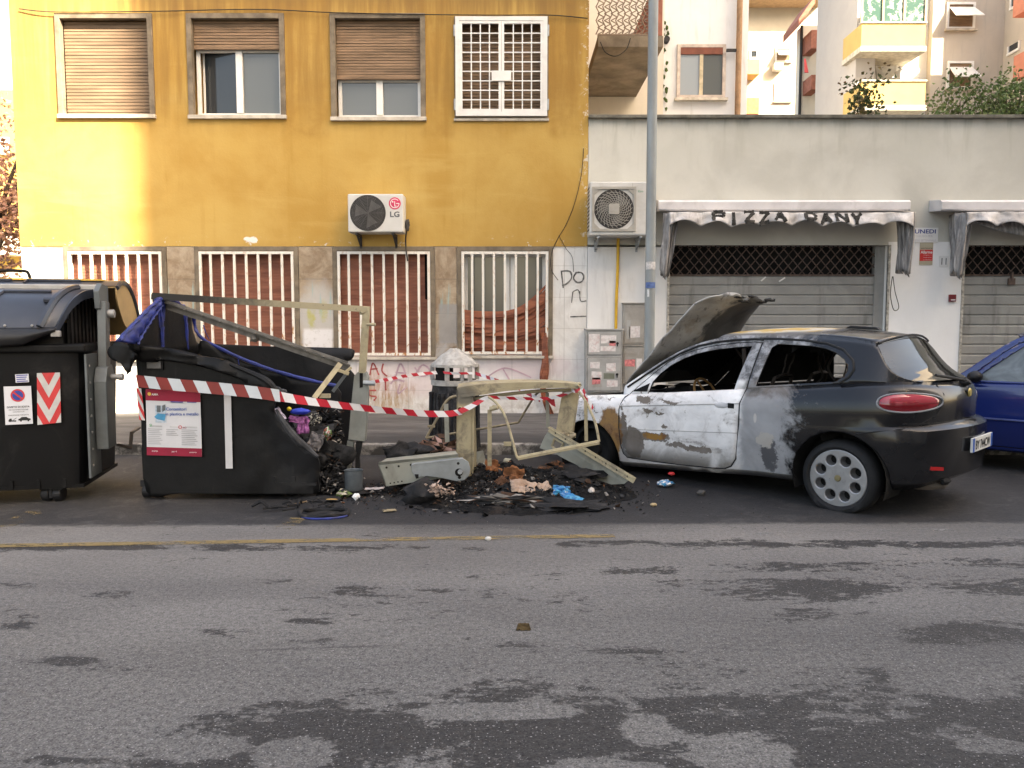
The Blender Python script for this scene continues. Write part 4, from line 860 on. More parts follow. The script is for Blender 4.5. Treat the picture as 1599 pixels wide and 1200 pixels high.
for p0, q0, p1, q1 in ((1551, -12, 1562, 18), (1550, 86, 1560, 116), (1580, -16, 1590, 13), (1576, 64, 1592, 84)):
    a, b = PX(p0, q1, 15.985), PX(p1, q0, 15.985); m = MB(); m.add([(15.985, a.y, a.z), (15.985, b.y, a.z), (15.985, b.y, b.z), (15.985, a.y, b.z)], [(0,1,2,3)]); w = put('window', m, MGLASS, b4)
    m = MB(); m.box((15.93, min(a.y, b.y) - .05, a.z - .07), (16.0, max(a.y, b.y) + .05, a.z)); m.box((15.95, min(a.y, b.y) - .06, a.z), (16.0, min(a.y, b.y), b.z)); m.box((15.95, max(a.y, b.y), a.z), (16.0, max(a.y, b.y) + .06, b.z)); put('frame', m, MWFR, w)
for q0, q1 in ((-30, 16), (78, 117)): m = MB(); a, b = P(1602, q1, 23.4), P(1680, q0, 23.4); m.box((a.x, 22.9, a.z), (b.x, 23.99, b.z)); put('balcony', m, plain('red_balcony_paint', (.40, .16, .11), .85, .2, var=.1), b4)
# yellow house beyond the corner at far left
b7 = thing('distant_yellow_house', (-25, 32, 0), 'sunlit yellow house beyond the corner, behind the tree at the left edge', 'house')
bwall('wall', -50, -19.6, 32, 0, 11, 8, mat_white('sunlit_yellow_render', (.62, .42, .12), .1), b7); bwin(b7, (2, 215, 14, 240), 32, 'shut'); m = MB(); m.box((-23, 31, 4.3), (-20, 32.04, 5.2)); put('balcony', m, MCREAM, b7)
m = MB(); m.box((-21.4, 30.9, 3.2), (-20.2, 32.04, 3.7)); put('door_canopy', m, MGRL, b7)
# ================================================================ plants
def leafmat(name, a, b, c):
    t = T(name, .6, .3); o = t.n('ObjectInfo').outputs['Random']; w = t.world(); n = t.noise(w, 9, 3, .6); n2 = t.noise(w, 1.8, 3, .5)
    return t.out(t.mix(t.mix(a, b, t.sm(n, .3, .7)), c, t.mul(t.sm(n2, .5, .7), .7)))
MLEAF = leafmat('shrub_leaf', (.055, .10, .025), (.12, .17, .05), (.18, .18, .07)); MLEAFD = leafmat('dark_red_green_leaf', (.02, .035, .012), (.06, .08, .02), (.20, .06, .02)); MLEAFA = leafmat('pink_autumn_leaf', (.34, .17, .14), (.42, .26, .14), (.24, .12, .10)); MBARK = plain('bark', (.08, .06, .045), .9, .2, var=.3, scale=12)
def leaf(mb, p, s):
    q = Euler((rnd.uniform(0, 6.3), rnd.uniform(0, 6.3), rnd.uniform(0, 6.3))).to_matrix(); w = s * .38
    mb.add([p + q @ Vector(v) for v in ((0, 0, 0), (w, s * .45, .12 * s), (0, s, 0), (-w, s * .45, .12 * s))], [(0, 1, 2), (0, 2, 3)])
def shrub(base, h, spread, n, per, ls, label, lm, cat='shrub', name='shrub', group=None, trunk=.012):
    t = thing(name, base, label, cat, group); st = MB(); lv = MB(); base = Vector(base)
    for k in range(n):
        a = rnd.uniform(0, 6.28); rr = spread * rnd.uniform(.2, 1); hh = h * rnd.uniform(.55, 1)
        pts = [base + Vector((math.cos(a) * rr * q ** 1.4, math.sin(a) * rr * q ** 1.4, hh * q)) + Vector((rnd.uniform(-1, 1), rnd.uniform(-1, 1), 0)) * .05 * h * q for q in (0, .25, .5, .75, 1)]
        pts = cr(pts, 4); st.tube(pts, [trunk * (1.15 - i / len(pts)) for i in range(len(pts))], 5)
        for j in range(per):
            q = rnd.uniform(.2, 1) ** .7; p = pts[min(len(pts) - 1, int(q * len(pts)))]
            tw = p + Vector((rnd.gauss(0, 1), rnd.gauss(0, 1), rnd.gauss(.1, .7))) * .11 * h * (1.15 - .7 * q)
            if rnd.random() < .3: st.tube([p, tw], .004, 4)
            for _ in range(5): leaf(lv, tw + Vector((rnd.gauss(0, 1), rnd.gauss(0, 1), rnd.gauss(0, 1))) * .045 * h, ls * rnd.uniform(.6, 1.2))
    put('stem', st, MBARK, t); put('foliage', lv, lm, t); return t
ZR = ZT - .3
def at(px, Y): return (P(px, 180, Y).x, Y, ZR)
gp = 'shrubs growing on the shop roof'
shrub(at(1352, 13.4), 1.5, .34, 7, 17, .085, 'tall dark reddish shrub on the shop roof left of the yellow balconies', MLEAFD, group=gp); shrub(at(1283, 13.4), .42, .26, 6, 12, .06, 'low sprawling dark shrub on the shop roof before the grey gable', MLEAFD, group=gp)
shrub(at(1490, 13.8), 1.6, .36, 8, 20, .07, 'slim green shrub on the shop roof under the tilted white shutters', MLEAF, group=gp); shrub(at(1461, 13.3), .85, .18, 6, 14, .06, 'small thin shrub on the shop roof right of the lower yellow balcony', MLEAF, group=gp)
shrub(at(1585, 14.0), 1.75, .8, 20, 30, .075, 'largest dense green shrub on the shop roof at the right edge', MLEAF, group=gp); shrub(at(1541, 13.5), 1.35, .40, 9, 20, .07, 'loose green shrub on the shop roof beside the densest one', MLEAF, group=gp)
shrub(at(1408, 13.3), .42, .34, 9, 9, .055, 'low orange-tipped shrub on the shop roof below the lower yellow balcony', leafmat('orange_green_leaf', (.05, .06, .015), (.10, .12, .03), (.30, .12, .03)), group=gp)
def tree(base, h, cr_, n, label):
    t = thing('autumn_tree', base, label, 'tree'); b = Vector(base); tr = MB(); lv = MB()
    tr.tube(cr([b, b + Vector((.05, 0, h * .25)), b + Vector((-.06, .05, h * .5))], 4), [.17, .165, .16, .15, .145, .14, .13, .12, .11], 10)
    top = b + Vector((-.06, .05, h * .5))
    for k in range(16):
        a = k * 2.4; e = top + Vector((math.cos(a) * cr_ * rnd.uniform(.5, 1), math.sin(a) * cr_ * rnd.uniform(.5, 1), h * rnd.uniform(-.02, .5))); s0 = b + Vector((0, 0, h * rnd.uniform(.3, .5)))
        pts = cr([s0, (s0 + e) / 2 + Vector((0, 0, .3)), e], 4); tr.tube(pts, [.06 * (1.1 - i / len(pts)) for i in range(len(pts))], 6)
        for j in range(n // 16):
            q = rnd.uniform(.3, 1.1); p = s0.lerp(e, q) + Vector((rnd.gauss(0, 1), rnd.gauss(0, 1), rnd.gauss(0, 1))) * .5; leaf(lv, p, .13 * rnd.uniform(.7, 1.3))
    put('trunk', tr, MBARK, t); put('crown', lv, MLEAFA, t)
tree((-13.6, 20, 0), 7.6, 2.0, 5200, 'pinkish autumn tree at the left edge beyond the ochre house')
# ================================================================ cars
def mat_burnt():
    t = T('burnt_car_paint', .5, .32); o = t.obj(); x, y, z = t.sep(o)
    n1 = t.noise(o, 3.2, 7, .68, .6); n2 = t.noise(o, 9, 8, .72, .4); n3 = t.noise(o, 1.6, 4, .6, .3); n4 = t.noise(o, 26, 6, .7); n5 = t.noise(t.map(o, loc=(3, 1, 7)), 17, 6, .7)
    wx = t.m('ADD', x, t.m('ADD', t.m('MULTIPLY', t.m('SUBTRACT', n2, .5), .22), t.m('MULTIPLY', t.m('SUBTRACT', n4, .5), .09))); wz = t.m('ADD', z, t.m('ADD', t.m('MULTIPLY', t.m('SUBTRACT', n1, .5), .18), t.m('MULTIPLY', t.m('SUBTRACT', n5, .5), .10)))
    ash = t.mix((.74, .73, .72), (.90, .89, .88), t.sm(n1, .3, .65))
    ash = t.mix(ash, (.36, .365, .375), t.mul(t.sm(n3, .45, .68), .42))
    smear = t.noise(o, 2.6, 6, .7, .8, sc=(1, 1, 1.6)); ash = t.mix(ash, (.36, .34, .32), t.mul(t.sm(smear, .48, .66), .55)); ash = t.mix(ash, (.17, .155, .145), t.mul(t.sm(t.m('ADD', smear, t.m('MULTIPLY', t.m('SUBTRACT', n4, .5), .35)), .60, .66), .55))
    # bare grey-brown spots where the ash has flaked
    bare = t.sm(t.m('ADD', n2, t.m('MULTIPLY', t.sm(x, .3, 1.1), .05)), .635, .66); ash = t.mix(ash, (.17, .145, .12), t.mul(bare, t.sm(x, -.35, .15), .9))
    for cx, cz, rx, rz in ((.72,.34,.13,.15),(.48,.42,.17,.045),(.14,.37,.20,.028),(-.02,.355,.13,.04),(.56,.66,.05,.018),(.42,.655,.07,.014),(.30,.765,.13,.014),(.62,.765,.09,.04),(.35,.52,.035,.03),(.84,.45,.05,.16)):
        ash = t.mix(ash, t.mix((.16, .14, .125), (.10, .075, .05), n4), t.mul(t.ell(wx, wz, cx, cz, rx, rz, .15), .95))
    lower = t.mul(t.sm(t.m('ADD', z, t.m('MULTIPLY', n1, .4)), .66, .38), .7); ash = t.mix(ash, (.27, .25, .235), lower)
    rust = t.mix((.30, .155, .035), (.17, .08, .03), t.sm(n2, .4, .65)); rmask = t.m('MAXIMUM', t.ell(wx, wz, 1.01, .38, .15, .30, .2), t.ell(wx, wz, .47, .425, .12, .03, .2))
    ash = t.mix(ash, rust, t.mul(rmask, .95))
    # rear quarter: grey scorched panel with a brown top edge
    grey = t.mix((.165, .168, .175), (.31, .315, .325), t.sm(n3, .35, .65)); grey = t.mix(grey, (.12, .105, .095), t.mul(t.sm(t.m('ADD', z, t.m('MULTIPLY', t.m('SUBTRACT', n1, .5), .2)), .84, .92), t.sm(n1, .25, .6)))
    grey = t.mix(grey, (.05, .05, .055), t.mul(t.ell(wx, wz, -.70, .40, .07, .14, .3), .9)); grey = t.mix(grey, (.36, .34, .31), t.mul(t.ell(wx, wz, -.665, .51, .065, .06, .3), .9)); grey = t.mix(grey, (.45, .43, .41), t.mul(t.ell(x, z, -.565, .69, .014, .04, .3), .9))
    c = t.mix(grey, ash, t.sm(t.m('ADD', x, t.m('MULTIPLY', t.m('SUBTRACT', n1, .5), .15)), -.46, -.38))
    # pillars, roof rail
    rail = t.mix((.10, .10, .105), (.34, .345, .36), t.sm(n2, .40, .62)); c = t.mix(c, rail, t.sm(z, t_belt_hi, t_belt_hi + .04))
    # roof: brown-grey with a yellow-white scorched patch
    roof = t.mix((.10, .098, .095), (.16, .155, .15), t.sm(n1, .35, .65)); yel = t.mix((.50, .33, .10), (.56, .53, .47), t.sm(n1, .45, .6)); roof = t.mix(roof, yel, t.mul(t.ell(x, y, -.45, .12, .52, .38, .3, n1, .35), .95))
    c = t.mix(c, roof, t.mul(t.sm(z, 1.375, 1.395), t.sm(t.m('ABSOLUTE', y), .58, .54)))
    # untouched black paint towards the tail
    xb = t.m('ADD', x, t.m('MULTIPLY', t.m('SUBTRACT', n1, .5), .62)); xb = t.m('ADD', xb, t.m('MULTIPLY', t.m('SUBTRACT', n2, .5), .34)); xb = t.m('ADD', xb, t.m('MULTIPLY', t.m('SUBTRACT', n4, .5), .16)); zt = t.sm(z, 1.05, 1.3); xb = t.m('ADD', xb, t.m('MULTIPLY', zt, .06))
    blk = t.sm(xb, -.80, -.94)
    sc = t.mul(t.sm(n4, .60, .64), t.sm(x, -1.25, -.95), .5); black = t.mix((.006, .006, .0075), (.16, .16, .16), t.mul(sc, .6)); black = t.mix(black, (.016, .017, .019), t.mul(t.sm(n3, .45, .7), .3))
    c = t.mix(c, black, blk)
    t.bump(t.m('ADD', n2, t.m('MULTIPLY', n4, .4)), t.m('MULTIPLY', t.m('SUBTRACT', 1, blk), .35), .006)
    ln = t.m('SUBTRACT', 1, blk); t.ln(t.m('MULTIPLY', blk, .35), t.b.inputs['Coat Weight']); t.b.inputs['Coat Roughness'].default_value = .06
    return t.out(c, t.m('ADD', t.m('ADD', .20, t.m('MULTIPLY', ln, .54)), t.mul(t.sm(n3, .3, .8), .14)))
t_belt_hi = .98
def mat_hood():
    t = T('scorched_bonnet_steel', .7, .35); o = t.obj(); n1 = t.noise(o, 2.2, 7, .65, .6); n2 = t.noise(o, 10, 7, .7, .3); x, y, z = t.sep(o)
    c = t.mix((.33, .322, .31), (.47, .462, .445), t.sm(n1, .35, .62)); c = t.mix(c, (.27, .215, .155), t.mul(t.sm(n1, .52, .64), .6)); c = t.mix(c, (.055, .055, .056), t.mul(t.sm(t.m('ADD', y, t.m('MULTIPLY', t.m('SUBTRACT', n1, .5), .8)), .24, .08), .93))
    c = t.mix(c, (.09, .085, .08), t.mul(t.sm(n2, .56, .64), .6)); c = t.mix(c, (.09, .085, .075), t.mul(t.sm(z, 1.06, .92), .75)); t.bump(n2, .5, .012)
    return t.out(c)
MCARBLK = plain('charred_interior', (.012, .012, .012), .85, .2, var=.5, scale=10, bump=.4, space='obj'); MTYRE = plain('tyre_rubber', (.020, .020, .021), .8, .25, var=.25, scale=14, space='obj')
MALLOY = plain('silver_alloy', (.34, .34, .345), .42, .5, .6, var=.12, scale=9, dirt=(.22, .20, .18), damt=.45, space='obj'); MSEAL = plain('black_rubber_seal', (.014, .014, .015), .6, .3, space='obj')
def mat_lamp():
    t = T('red_lamp_lens', .08, .6, 0, .5); o = t.obj(); x, y, z = t.sep(o); n = t.noise(o, 30, 2, .5); c = t.mix((.24, .006, .016), (.42, .035, .06), t.sm(z, .89, .94)); c = t.mix(c, (.42, .06, .08), t.mul(t.box2(x, z, -1.70, -1.66, .85, .90, .008), .7)); c = t.mix(c, (.10, .004, .006), t.mul(t.sm(t.m('ABSOLUTE', t.m('SUBTRACT', z, .886)), .004, .001), .8)); c = t.mix(c, (.16, .004, .008), t.mul(t.box2(x, z, -1.83, -1.60, .845, .880, .010), .9)); return t.out(c, .1)
MLAMP = mat_lamp()
def mat_carglass(name, col=(.014, .015, .014)):
    t = T(name, .03, .45); o = t.obj(); n = t.noise(o, 2.2, 4, .6, .8, sc=(1, .5, 1)); n2 = t.noise(o, 5, 5, .7, 1.2); c = t.mix(col, tuple(q * 2.5 for q in col), t.sm(n, .35, .7)); t.bump(n, .05, .02); return t.out(c, t.m('ADD', .03, t.mul(t.sm(n2, .5, .7), .22)))
class Car:
    """Hatchback shell as rings of perimeter points; x forward, y left, z up, own origin."""
    def __init__(s, **k): s.__dict__.update(k)
    def w_at(s, row, x):
        z_, w, xf, xr = s.rows[row]; return w * s.g(x, xf, xr)
    def g(s, x, xf, xr):
        if x < s.xmr: q = (s.xmr - x) / (s.xmr - xr); q = min(1, q); return max(0, 1 - q ** s.pr) ** .5
        if x > s.xmf: q = (x - s.xmf) / (xf - s.xmf); q = min(1, q); return max(0, 1 - q ** 3.2) ** .5
        return 1.
    def cols(s):
        out = []
        for i in range(13): q = i / 12; out.append(('r', 1 - q ** 2))          # rear, dense at the centre
        n = 24
        for i in range(1, n): out.append(('m', s.xmr + (s.xmf - s.xmr) * i / n))
        for i in range(9): q = i / 8; out.append(('f', 1 - (1 - q) ** 2))
        return out
    def pt(s, row, col):
        zt, w, xf, xr = s.rows[row]; k, q = col
        if k == 'r': x = s.xmr + (xr - s.xmr) * q; xn = s.xmr + (s.xrn - s.xmr) * q
        elif k == 'f': x = s.xmf + (xf - s.xmf) * q; xn = x
        else: x = xn = q
        return Vector((x, w * s.g(x, xf, xr), lerp(xn, zt)))
    def shell(s):
        mb = MB(); cs = s.cols(); nr = len(s.rows)
        for sg in (1, -1):
            vs = []
            for c in cs:
                for r in range(nr): p = s.pt(r, c); vs.append((p.x, p.y * sg, p.z))
            fs = [(i*nr+j, (i+1)*nr+j, (i+1)*nr+j+1, i*nr+j+1)[::sg] for i in range(len(cs)-1) for j in range(nr-1)]
            mb.add(vs, fs)
        return mb
    def zb(s, x): return lerp(x, s.rows[-1][0])
    def yb(s, x): return s.w_at(len(s.rows) - 1, x)
    def gy(s, x, z):
        b = s.zb(x); f = max(0, min(1.05, (z - b) / (s.zroof - b))); return s.yb(x) - s.lean * f ** 1.25
    def rail(s, x): return lerp(x, s.railt)
    def green(s):
        mb = MB(); nx, nz = 64, 9
        for sg in (1, -1):
            def f(u, v):
                x = s.gx0 + (s.gx1 - s.gx0) * u; a = s.zb(x); b = max(a + .001, s.rail(x)); z = a + (b - a) * v
                return Vector((x, sg * s.gy(x, z), z))
            mb.grid(f, nx, nz, flip=sg < 0)
        return mb
    def roof(s):
        mb = MB(); nx, ny = 30, 15
        def f(u, v):
            x = s.rx0 + (s.rx1 - s.rx0) * u; ze = s.rail(x); ye = s.gy(x, ze); q = 1 - 2 * v; k = 1 - q * q
            return Vector((x + (.06 * k * max(0, (u - .75) / .25)) * -1 + .10 * k * max(0, (.12 - u) / .12), ye * q, ze + s.crown * k))
        mb.grid(f, nx, ny); return mb
    def hatch(s, t0=0., t1=1., inset=0., lift=0.):
        mb = MB()
        def f(u, v):
            x = s.rx1 + (s.gx1 - s.rx1) * (t0 + (t1 - t0) * u); ze = s.rail(x); ye = s.gy(x, ze) - inset; q = 1 - 2 * v; k = 1 - q * q; tt = t0 + (t1 - t0) * u
            return Vector((x - (s.hb0 + (s.hb1 - s.hb0) * tt) * k - lift, ye * q, ze + (s.crown * (1 - tt) + .0 * tt) * k + lift * .6))
        mb.grid(f, 16, 17); return mb
def to_bm(mb):
    me = bpy.data.meshes.new('tmp'); me.from_pydata([tuple(v) for v in mb.v], [], mb.f); bm = bmesh.new(); bm.from_mesh(me); bpy.data.meshes.remove(me)
    bmesh.ops.remove_doubles(bm, verts=bm.verts, dist=5e-4); bmesh.ops.dissolve_degenerate(bm, edges=bm.edges, dist=1e-5); bmesh.ops.recalc_face_normals(bm, faces=bm.faces); return bm
def inpoly(x, z, poly):
    r = False; j = len(poly) - 1
    for i in range(len(poly)):
        (xi, zi), (xj, zj) = poly[i], poly[j]
        if (zi > z) != (zj > z) and x < (xj - xi) * (z - zi) / (zj - zi) + xi: r = not r
        j = i
    return r
def grow(poly, d):
    n = len(poly); area = sum(poly[i][0] * poly[(i+1) % n][1] - poly[(i+1) % n][0] * poly[i][1] for i in range(n)); sg = 1 if area > 0 else -1; out = []
    for i in range(n):
        a, b, c = Vector(poly[i-1]), Vector(poly[i]), Vector(poly[(i+1) % n]); e1, e2 = (b - a).normalized(), (c - b).normalized()
        n1, n2 = Vector((e1.y, -e1.x)) * sg, Vector((e2.y, -e2.x)) * sg; m = (n1 + n2); k = m.length
        m = m / k * min(2.0, 2 / max(k, .3)) if k > 1e-5 else n1; out.append(tuple(b + m * d))
    return out
def cut(bm, poly, pad=.12, ymin=.25):
    """Cut the side faces along an (x, z) outline; returns the faces inside it."""
    x0, x1 = min(p[0] for p in poly) - pad, max(p[0] for p in poly) + pad; z0, z1 = min(p[1] for p in poly) - pad, max(p[1] for p in poly) + pad
    for i in range(len(poly)):
        (ax, az), (bx, bz) = poly[i], poly[(i + 1) % len(poly)]; L = math.hypot(bx - ax, bz - az)
        if L < 1e-5: continue
        ex0, ex1, ez0, ez1 = min(ax, bx) - .05, max(ax, bx) + .05, min(az, bz) - .05, max(az, bz) + .05
        fs = []
        for f in bm.faces:
            if min(abs(v.co.y) for v in f.verts) < ymin: continue
            xs = [v.co.x for v in f.verts]; zs = [v.co.z for v in f.verts]
            if max(xs) < ex0 or min(xs) > ex1 or max(zs) < ez0 or min(zs) > ez1: continue
            fs.append(f)
        geom = list({e for f in fs for e in f.edges}) + fs + list({v for f in fs for v in f.verts})
        bmesh.ops.bisect_plane(bm, geom=geom, dist=1e-5, plane_co=(ax, 0, az), plane_no=(-(bz - az) / L, 0, (bx - ax) / L))
    out = []
    for f in bm.faces:
        if min(abs(v.co.y) for v in f.verts) < ymin: continue
        c = f.calc_center_median()
        if x0 < c.x < x1 and z0 < c.z < z1 and inpoly(c.x, c.z, poly): out.append(f)
    return out
def put_bm(name, bm, mats, parent, solid=0, smooth=True, angle=35):
    me = bpy.data.meshes.new(name); bm.to_mesh(me)
    for m in (mats if isinstance(mats, (list, tuple)) else [mats]): me.materials.append(m)
    o = bpy.data.objects.new(name, me); COL.objects.link(o); o.parent = parent; WM[o.name] = wmat(parent)
    if smooth:
        for p in me.polygons: p.use_smooth = True
        set_sharp(me, angle)
    if solid:
        md = o.modifiers.new('solid', 'SOLIDIFY'); md.thickness = solid; md.offset = -1
        if len(me.materials) > 1: md.material_offset = 1; md.material_offset_rim = 1
    return o
def keep(bm, faces, sign=None):
    b = bm.copy(); idx = {f.index for f in faces}; b.faces.ensure_lookup_table()
    d = [f for f in b.faces if f.index not in idx or (sign and f.calc_center_median().y * sign < 0)]; bmesh.ops.delete(b, geom=d, context='FACES'); return b
def wheel(parent, c, sg, r, w, rr, holes, flat, name='wheel', burnt=False):
    """c: hub at the outer face; sg: +1 left side; flat: height of the ground in car space, the tyre is squashed on it."""
    cx, cy, cz = c; M = Matrix.Translation(c) @ Matrix.Rotation(R(-90) if sg > 0 else R(90), 4, 'X')    # +Z of the profile points outwards (sg*y)
    prof = [(rr, -.02), (rr + .012, .0), (r - .055, .012), (r - .022, .004), (r - .004, -.03), (r, -.06), (r, -w + .06), (r - .004, -w + .03), (r - .022, -w), (rr, -w + .01)]
    mb = MB(); mb.lathe(prof, 64, 0, M)
    for v in mb.v:
        if v.z < flat + .004:
            k = (flat + .004 - v.z); v.z = flat + .004 - k * .02; v.y += sg * k * .9 * (1 if (v.y - cy) * sg > -w / 2 else -1); v.x += (v.x - cx) * k * .6
        elif v.z < flat + .06: v.y += sg * .012 * (1 if (v.y - cy) * sg > -w / 2 else -1)
    # local coordinates of the car are written directly
    o = put_local(name, mb, MTYRE, parent, True, 50)
    if burnt: return o
    cu = bpy.data.curves.new('rimc', 'CURVE'); cu.dimensions = '2D'; cu.fill_mode = 'BOTH'
    def circ(x, y, q, n=28):
        s = cu.splines.new('POLY'); s.points.add(n - 1); s.use_cyclic_u = True
        for i in range(n): s.points[i].co = (x + q * math.cos(2*math.pi*i/n), y + q * math.sin(2*math.pi*i/n), 0, 1)
    circ(0, 0, rr, 64); hr, hd = rr * .222, rr * .675
    if holes: [circ(hd * math.cos(2*math.pi*(i+.5)/holes), hd * math.sin(2*math.pi*(i+.5)/holes), hr) for i in range(holes)]
    cu.extrude = .012; cu.bevel_depth = .008; cu.bevel_resolution = 2
    t = bpy.data.objects.new('rimc', cu); COL.objects.link(t); bpy.context.view_layer.update()
    me = bpy.data.meshes.new_from_object(t.evaluated_get(bpy.context.evaluated_depsgraph_get())); bpy.data.objects.remove(t)
    mb = MB(); n = len(me.vertices)
    mb.add([Vector((v.co.x, v.co.y, v.co.z - .022)) for v in me.vertices], [list(p.vertices) for p in me.polygons], 0, M); bpy.data.meshes.remove(me)
    for i in range(holes):
        a = 2*math.pi*(i+.5)/holes; ca_, sa_ = hd * math.cos(a), hd * math.sin(a)
        mb.lathe([(hr + .002, -.014), (hr * .92, -.03), (hr * .70, -.085)], 20, 0, M @ Matrix.Translation((ca_ , sa_, 0)))
        mb.lathe([(0.0, -.086), (hr * .70, -.086)], 16, 1, M @ Matrix.Translation((ca_, sa_, 0)))
    mb.lathe([(rr + .008, -.004), (rr + .010, -.012), (rr - .006, -.03)], 64, 0, M)
    for i in range(5): a = 2*math.pi*i/5 + .3; mb.lathe([(0, -.012), (.013, -.012), (.015, -.001)], 10, 1, M @ Matrix.Translation((.055*math.cos(a), .055*math.sin(a), 0)))
    rim = put_local('rim', mb, [MALLOY, MCARBLK], o, True, 35)
    mb = MB(); mb.lathe([(0, .008), (.022, .007), (.027, .0)], 18, 0, M); put_local('hub_cap', mb, plain('dull_gold_badge', (.26, .22, .12), .4, .5, .6, space='obj'), o, True)
    return o
def put_local(name, mb, mats, parent, smooth=False, angle=40, bevel=0, solid=0):
    W0 = wmat(parent); mb.v = [W0 @ Vector(v) for v in mb.v]; return put(name, mb, mats, parent, smooth=smooth, angle=angle, bevel=bevel, solid=solid)
XK = [2.05, 1.3, .85, 0, -.5, -1.27, -1.8, -2.03]
def zt(*v): return sorted(zip(XK, v))
ROWS = [(zt(.13,.10,.075,.135,.175,.20,.215,.30), .77, 2.0, -1.96), (zt(.19,.15,.13,.19,.23,.255,.275,.34), .835, 2.06, -2.02), (zt(.30,.29,.29,.34,.38,.40,.43,.46), .860, 2.08, -2.035), (zt(.40,.42,.44,.49,.52,.55,.57,.58), .868, 2.09, -2.04),
        (zt(.50,.5,.52,.60,.635,.650,.675,.70), .867, 2.08, -2.035), (zt(.515,.515,.535,.615,.65,.672,.70,.725), .866, 2.06, -2.0), (zt(.52,.52,.545,.625,.66,.685,.712,.738), .865, 2.05, -1.945), (zt(.56,.60,.62,.69,.735,.78,.80,.81), .867, 2.03, -1.95),
        (zt(.58,.66,.687,.767,.812,.868,.89,.89), .862, 2.0, -1.95), (zt(.60,.69,.72,.80,.845,.905,.93,.93), .845, 1.95, -1.945), (zt(.64,.73,.765,.845,.89,.955,.985,.985), .822, 1.85, -1.925), (zt(.66,.76,.797,.883,.935,1.012,1.05,1.035), .785, 1.75, -1.875)]
RAILT = sorted([(.92,.86),(.89,.885),(.75,.98),(.62,1.068),(.48,1.16),(.35,1.235),(.24,1.285),(.13,1.322),(.02,1.35),(-.1,1.372),(-.25,1.39),(-.44,1.40),(-.67,1.403),(-.86,1.398),(-1.08,1.386),(-1.28,1.368),(-1.43,1.342),(-1.47,1.29),(-1.53,1.19),(-1.60,1.11),(-1.68,1.065),(-1.75,1.047)])
CAR = Car(rows=ROWS, xmr=-1.0, xmf=1.25, xrn=-2.03, pr=4.0, zroof=1.40, lean=.235, railt=RAILT, gx0=.90, gx1=-1.75, rx0=-.02, rx1=-1.445, crown=.055, hb0=.05, hb1=.115)
PW = [(.60,.832),(.572,.935),(.50,1.02),(.40,1.103),(.28,1.168),(.16,1.213),(.04,1.243),(-.07,1.262),(-.25,1.284),(-.385,1.294),(-.315,.902),(.15,.858)]
PQ = [(-.520,.955),(-.545,1.10),(-.575,1.285),(-.62,1.318),(-.911,1.308),(-1.05,1.288),(-1.15,1.255),(-1.22,1.212),(-1.262,1.165),(-1.275,1.12),(-1.255,1.075),(-1.20,1.03),(-.865,.993)]
PDR = [(.872,.74),(.893,.652),(.891,.475),(.872,.30),(.845,.215),(.80,.18),(.52,.180),(.19,.186),(-.117,.198),(-.27,.212),(-.335,.243),(-.384,.315),(-.412,.622),(-.414,.804),(-.436,.922),(-.475,1.322),(-.40,1.328),(-.25,1.318),(-.07,1.297),(.05,1.277),(.18,1.245),(.31,1.197),(.43,1.132),(.54,1.045),(.64,.955),(.74,.868),(.82,.80)]
def circle(cx, cz, r, n=26, zmin=None): return [(cx + r * math.cos(2*math.pi*i/n), cz + r * math.sin(2*math.pi*i/n)) for i in range(n)]
MBURN, MHOOD = mat_burnt(), mat_hood()
CARX, CARY, CARA = 2.30, 7.512, 46.
car = thing('burnt_car', (CARX, CARY, 0), 'burnt-out black hatchback, front half ash white, bonnet folded back over its windscreen', 'car', rz=R(180 - CARA))
def car_body(car, C, mat, win, quarter, door, archf, archr, doormat, glass, windows_open):
    bm = to_bm(C.shell()); g = to_bm(C.green())
    for a in (archf, archr): bmesh.ops.delete(bm, geom=cut(bm, circle(*a)), context='FACES')
    # doors (lower panel and window frame), the seam is a gap of a few millimetres
    lo = to_bm(C.shell()); hi = to_bm(C.green())
    for w in (win, quarter): bmesh.ops.delete(hi, geom=cut(hi, w), context='FACES')
    for a in (archf,): bmesh.ops.delete(lo, geom=cut(lo, circle(*a)), context='FACES')
    fl, fh = cut(lo, door), cut(hi, door); lo.faces.index_update(); hi.faces.index_update()
    for b, src in ((bm, 'lo'), (g, 'hi')): bmesh.ops.delete(b, geom=cut(b, grow(door, .006)), context='FACES')
    bmesh.ops.delete(g, geom=cut(g, quarter), context='FACES')
    rf = to_bm(C.roof())
    full = bmesh.new()
    for b in (bm, g, rf):
        me = bpy.data.meshes.new('t'); b.to_mesh(me); full.from_mesh(me); bpy.data.meshes.remove(me)
    bmesh.ops.remove_doubles(full, verts=full.verts, dist=1.2e-3); bmesh.ops.recalc_face_normals(full, faces=full.faces)
    body = put_bm('body', full, [mat, MCARBLK], car, .018)
    doors = []
    for sg in (1, -1):
        a, b = keep(lo, fl, sg), keep(hi, fh, sg); me = bpy.data.meshes.new('t'); b.to_mesh(me); a.from_mesh(me); bpy.data.meshes.remove(me); bmesh.ops.remove_doubles(a, verts=a.verts, dist=1.2e-3)
        if sg < 0: pass
        doors.append(put_bm('door', a, [doormat, MCARBLK], car, .02))
    mb = C.hatch(); h = put_local('rear_window', mb, glass, car, True)
    return body, doors
MREARGL = mat_carglass('smoky_rear_glass')
body, doors = car_body(car, CAR, MBURN, PW, PQ, PDR, (1.29, .12, .39), (-1.27, .272, .372), MBURN, MREARGL, True)
doors[0]['label'] = 'ash-white driver side door with brown bare patches'
mb = MB(); x0_, x1_ = -.38, .62
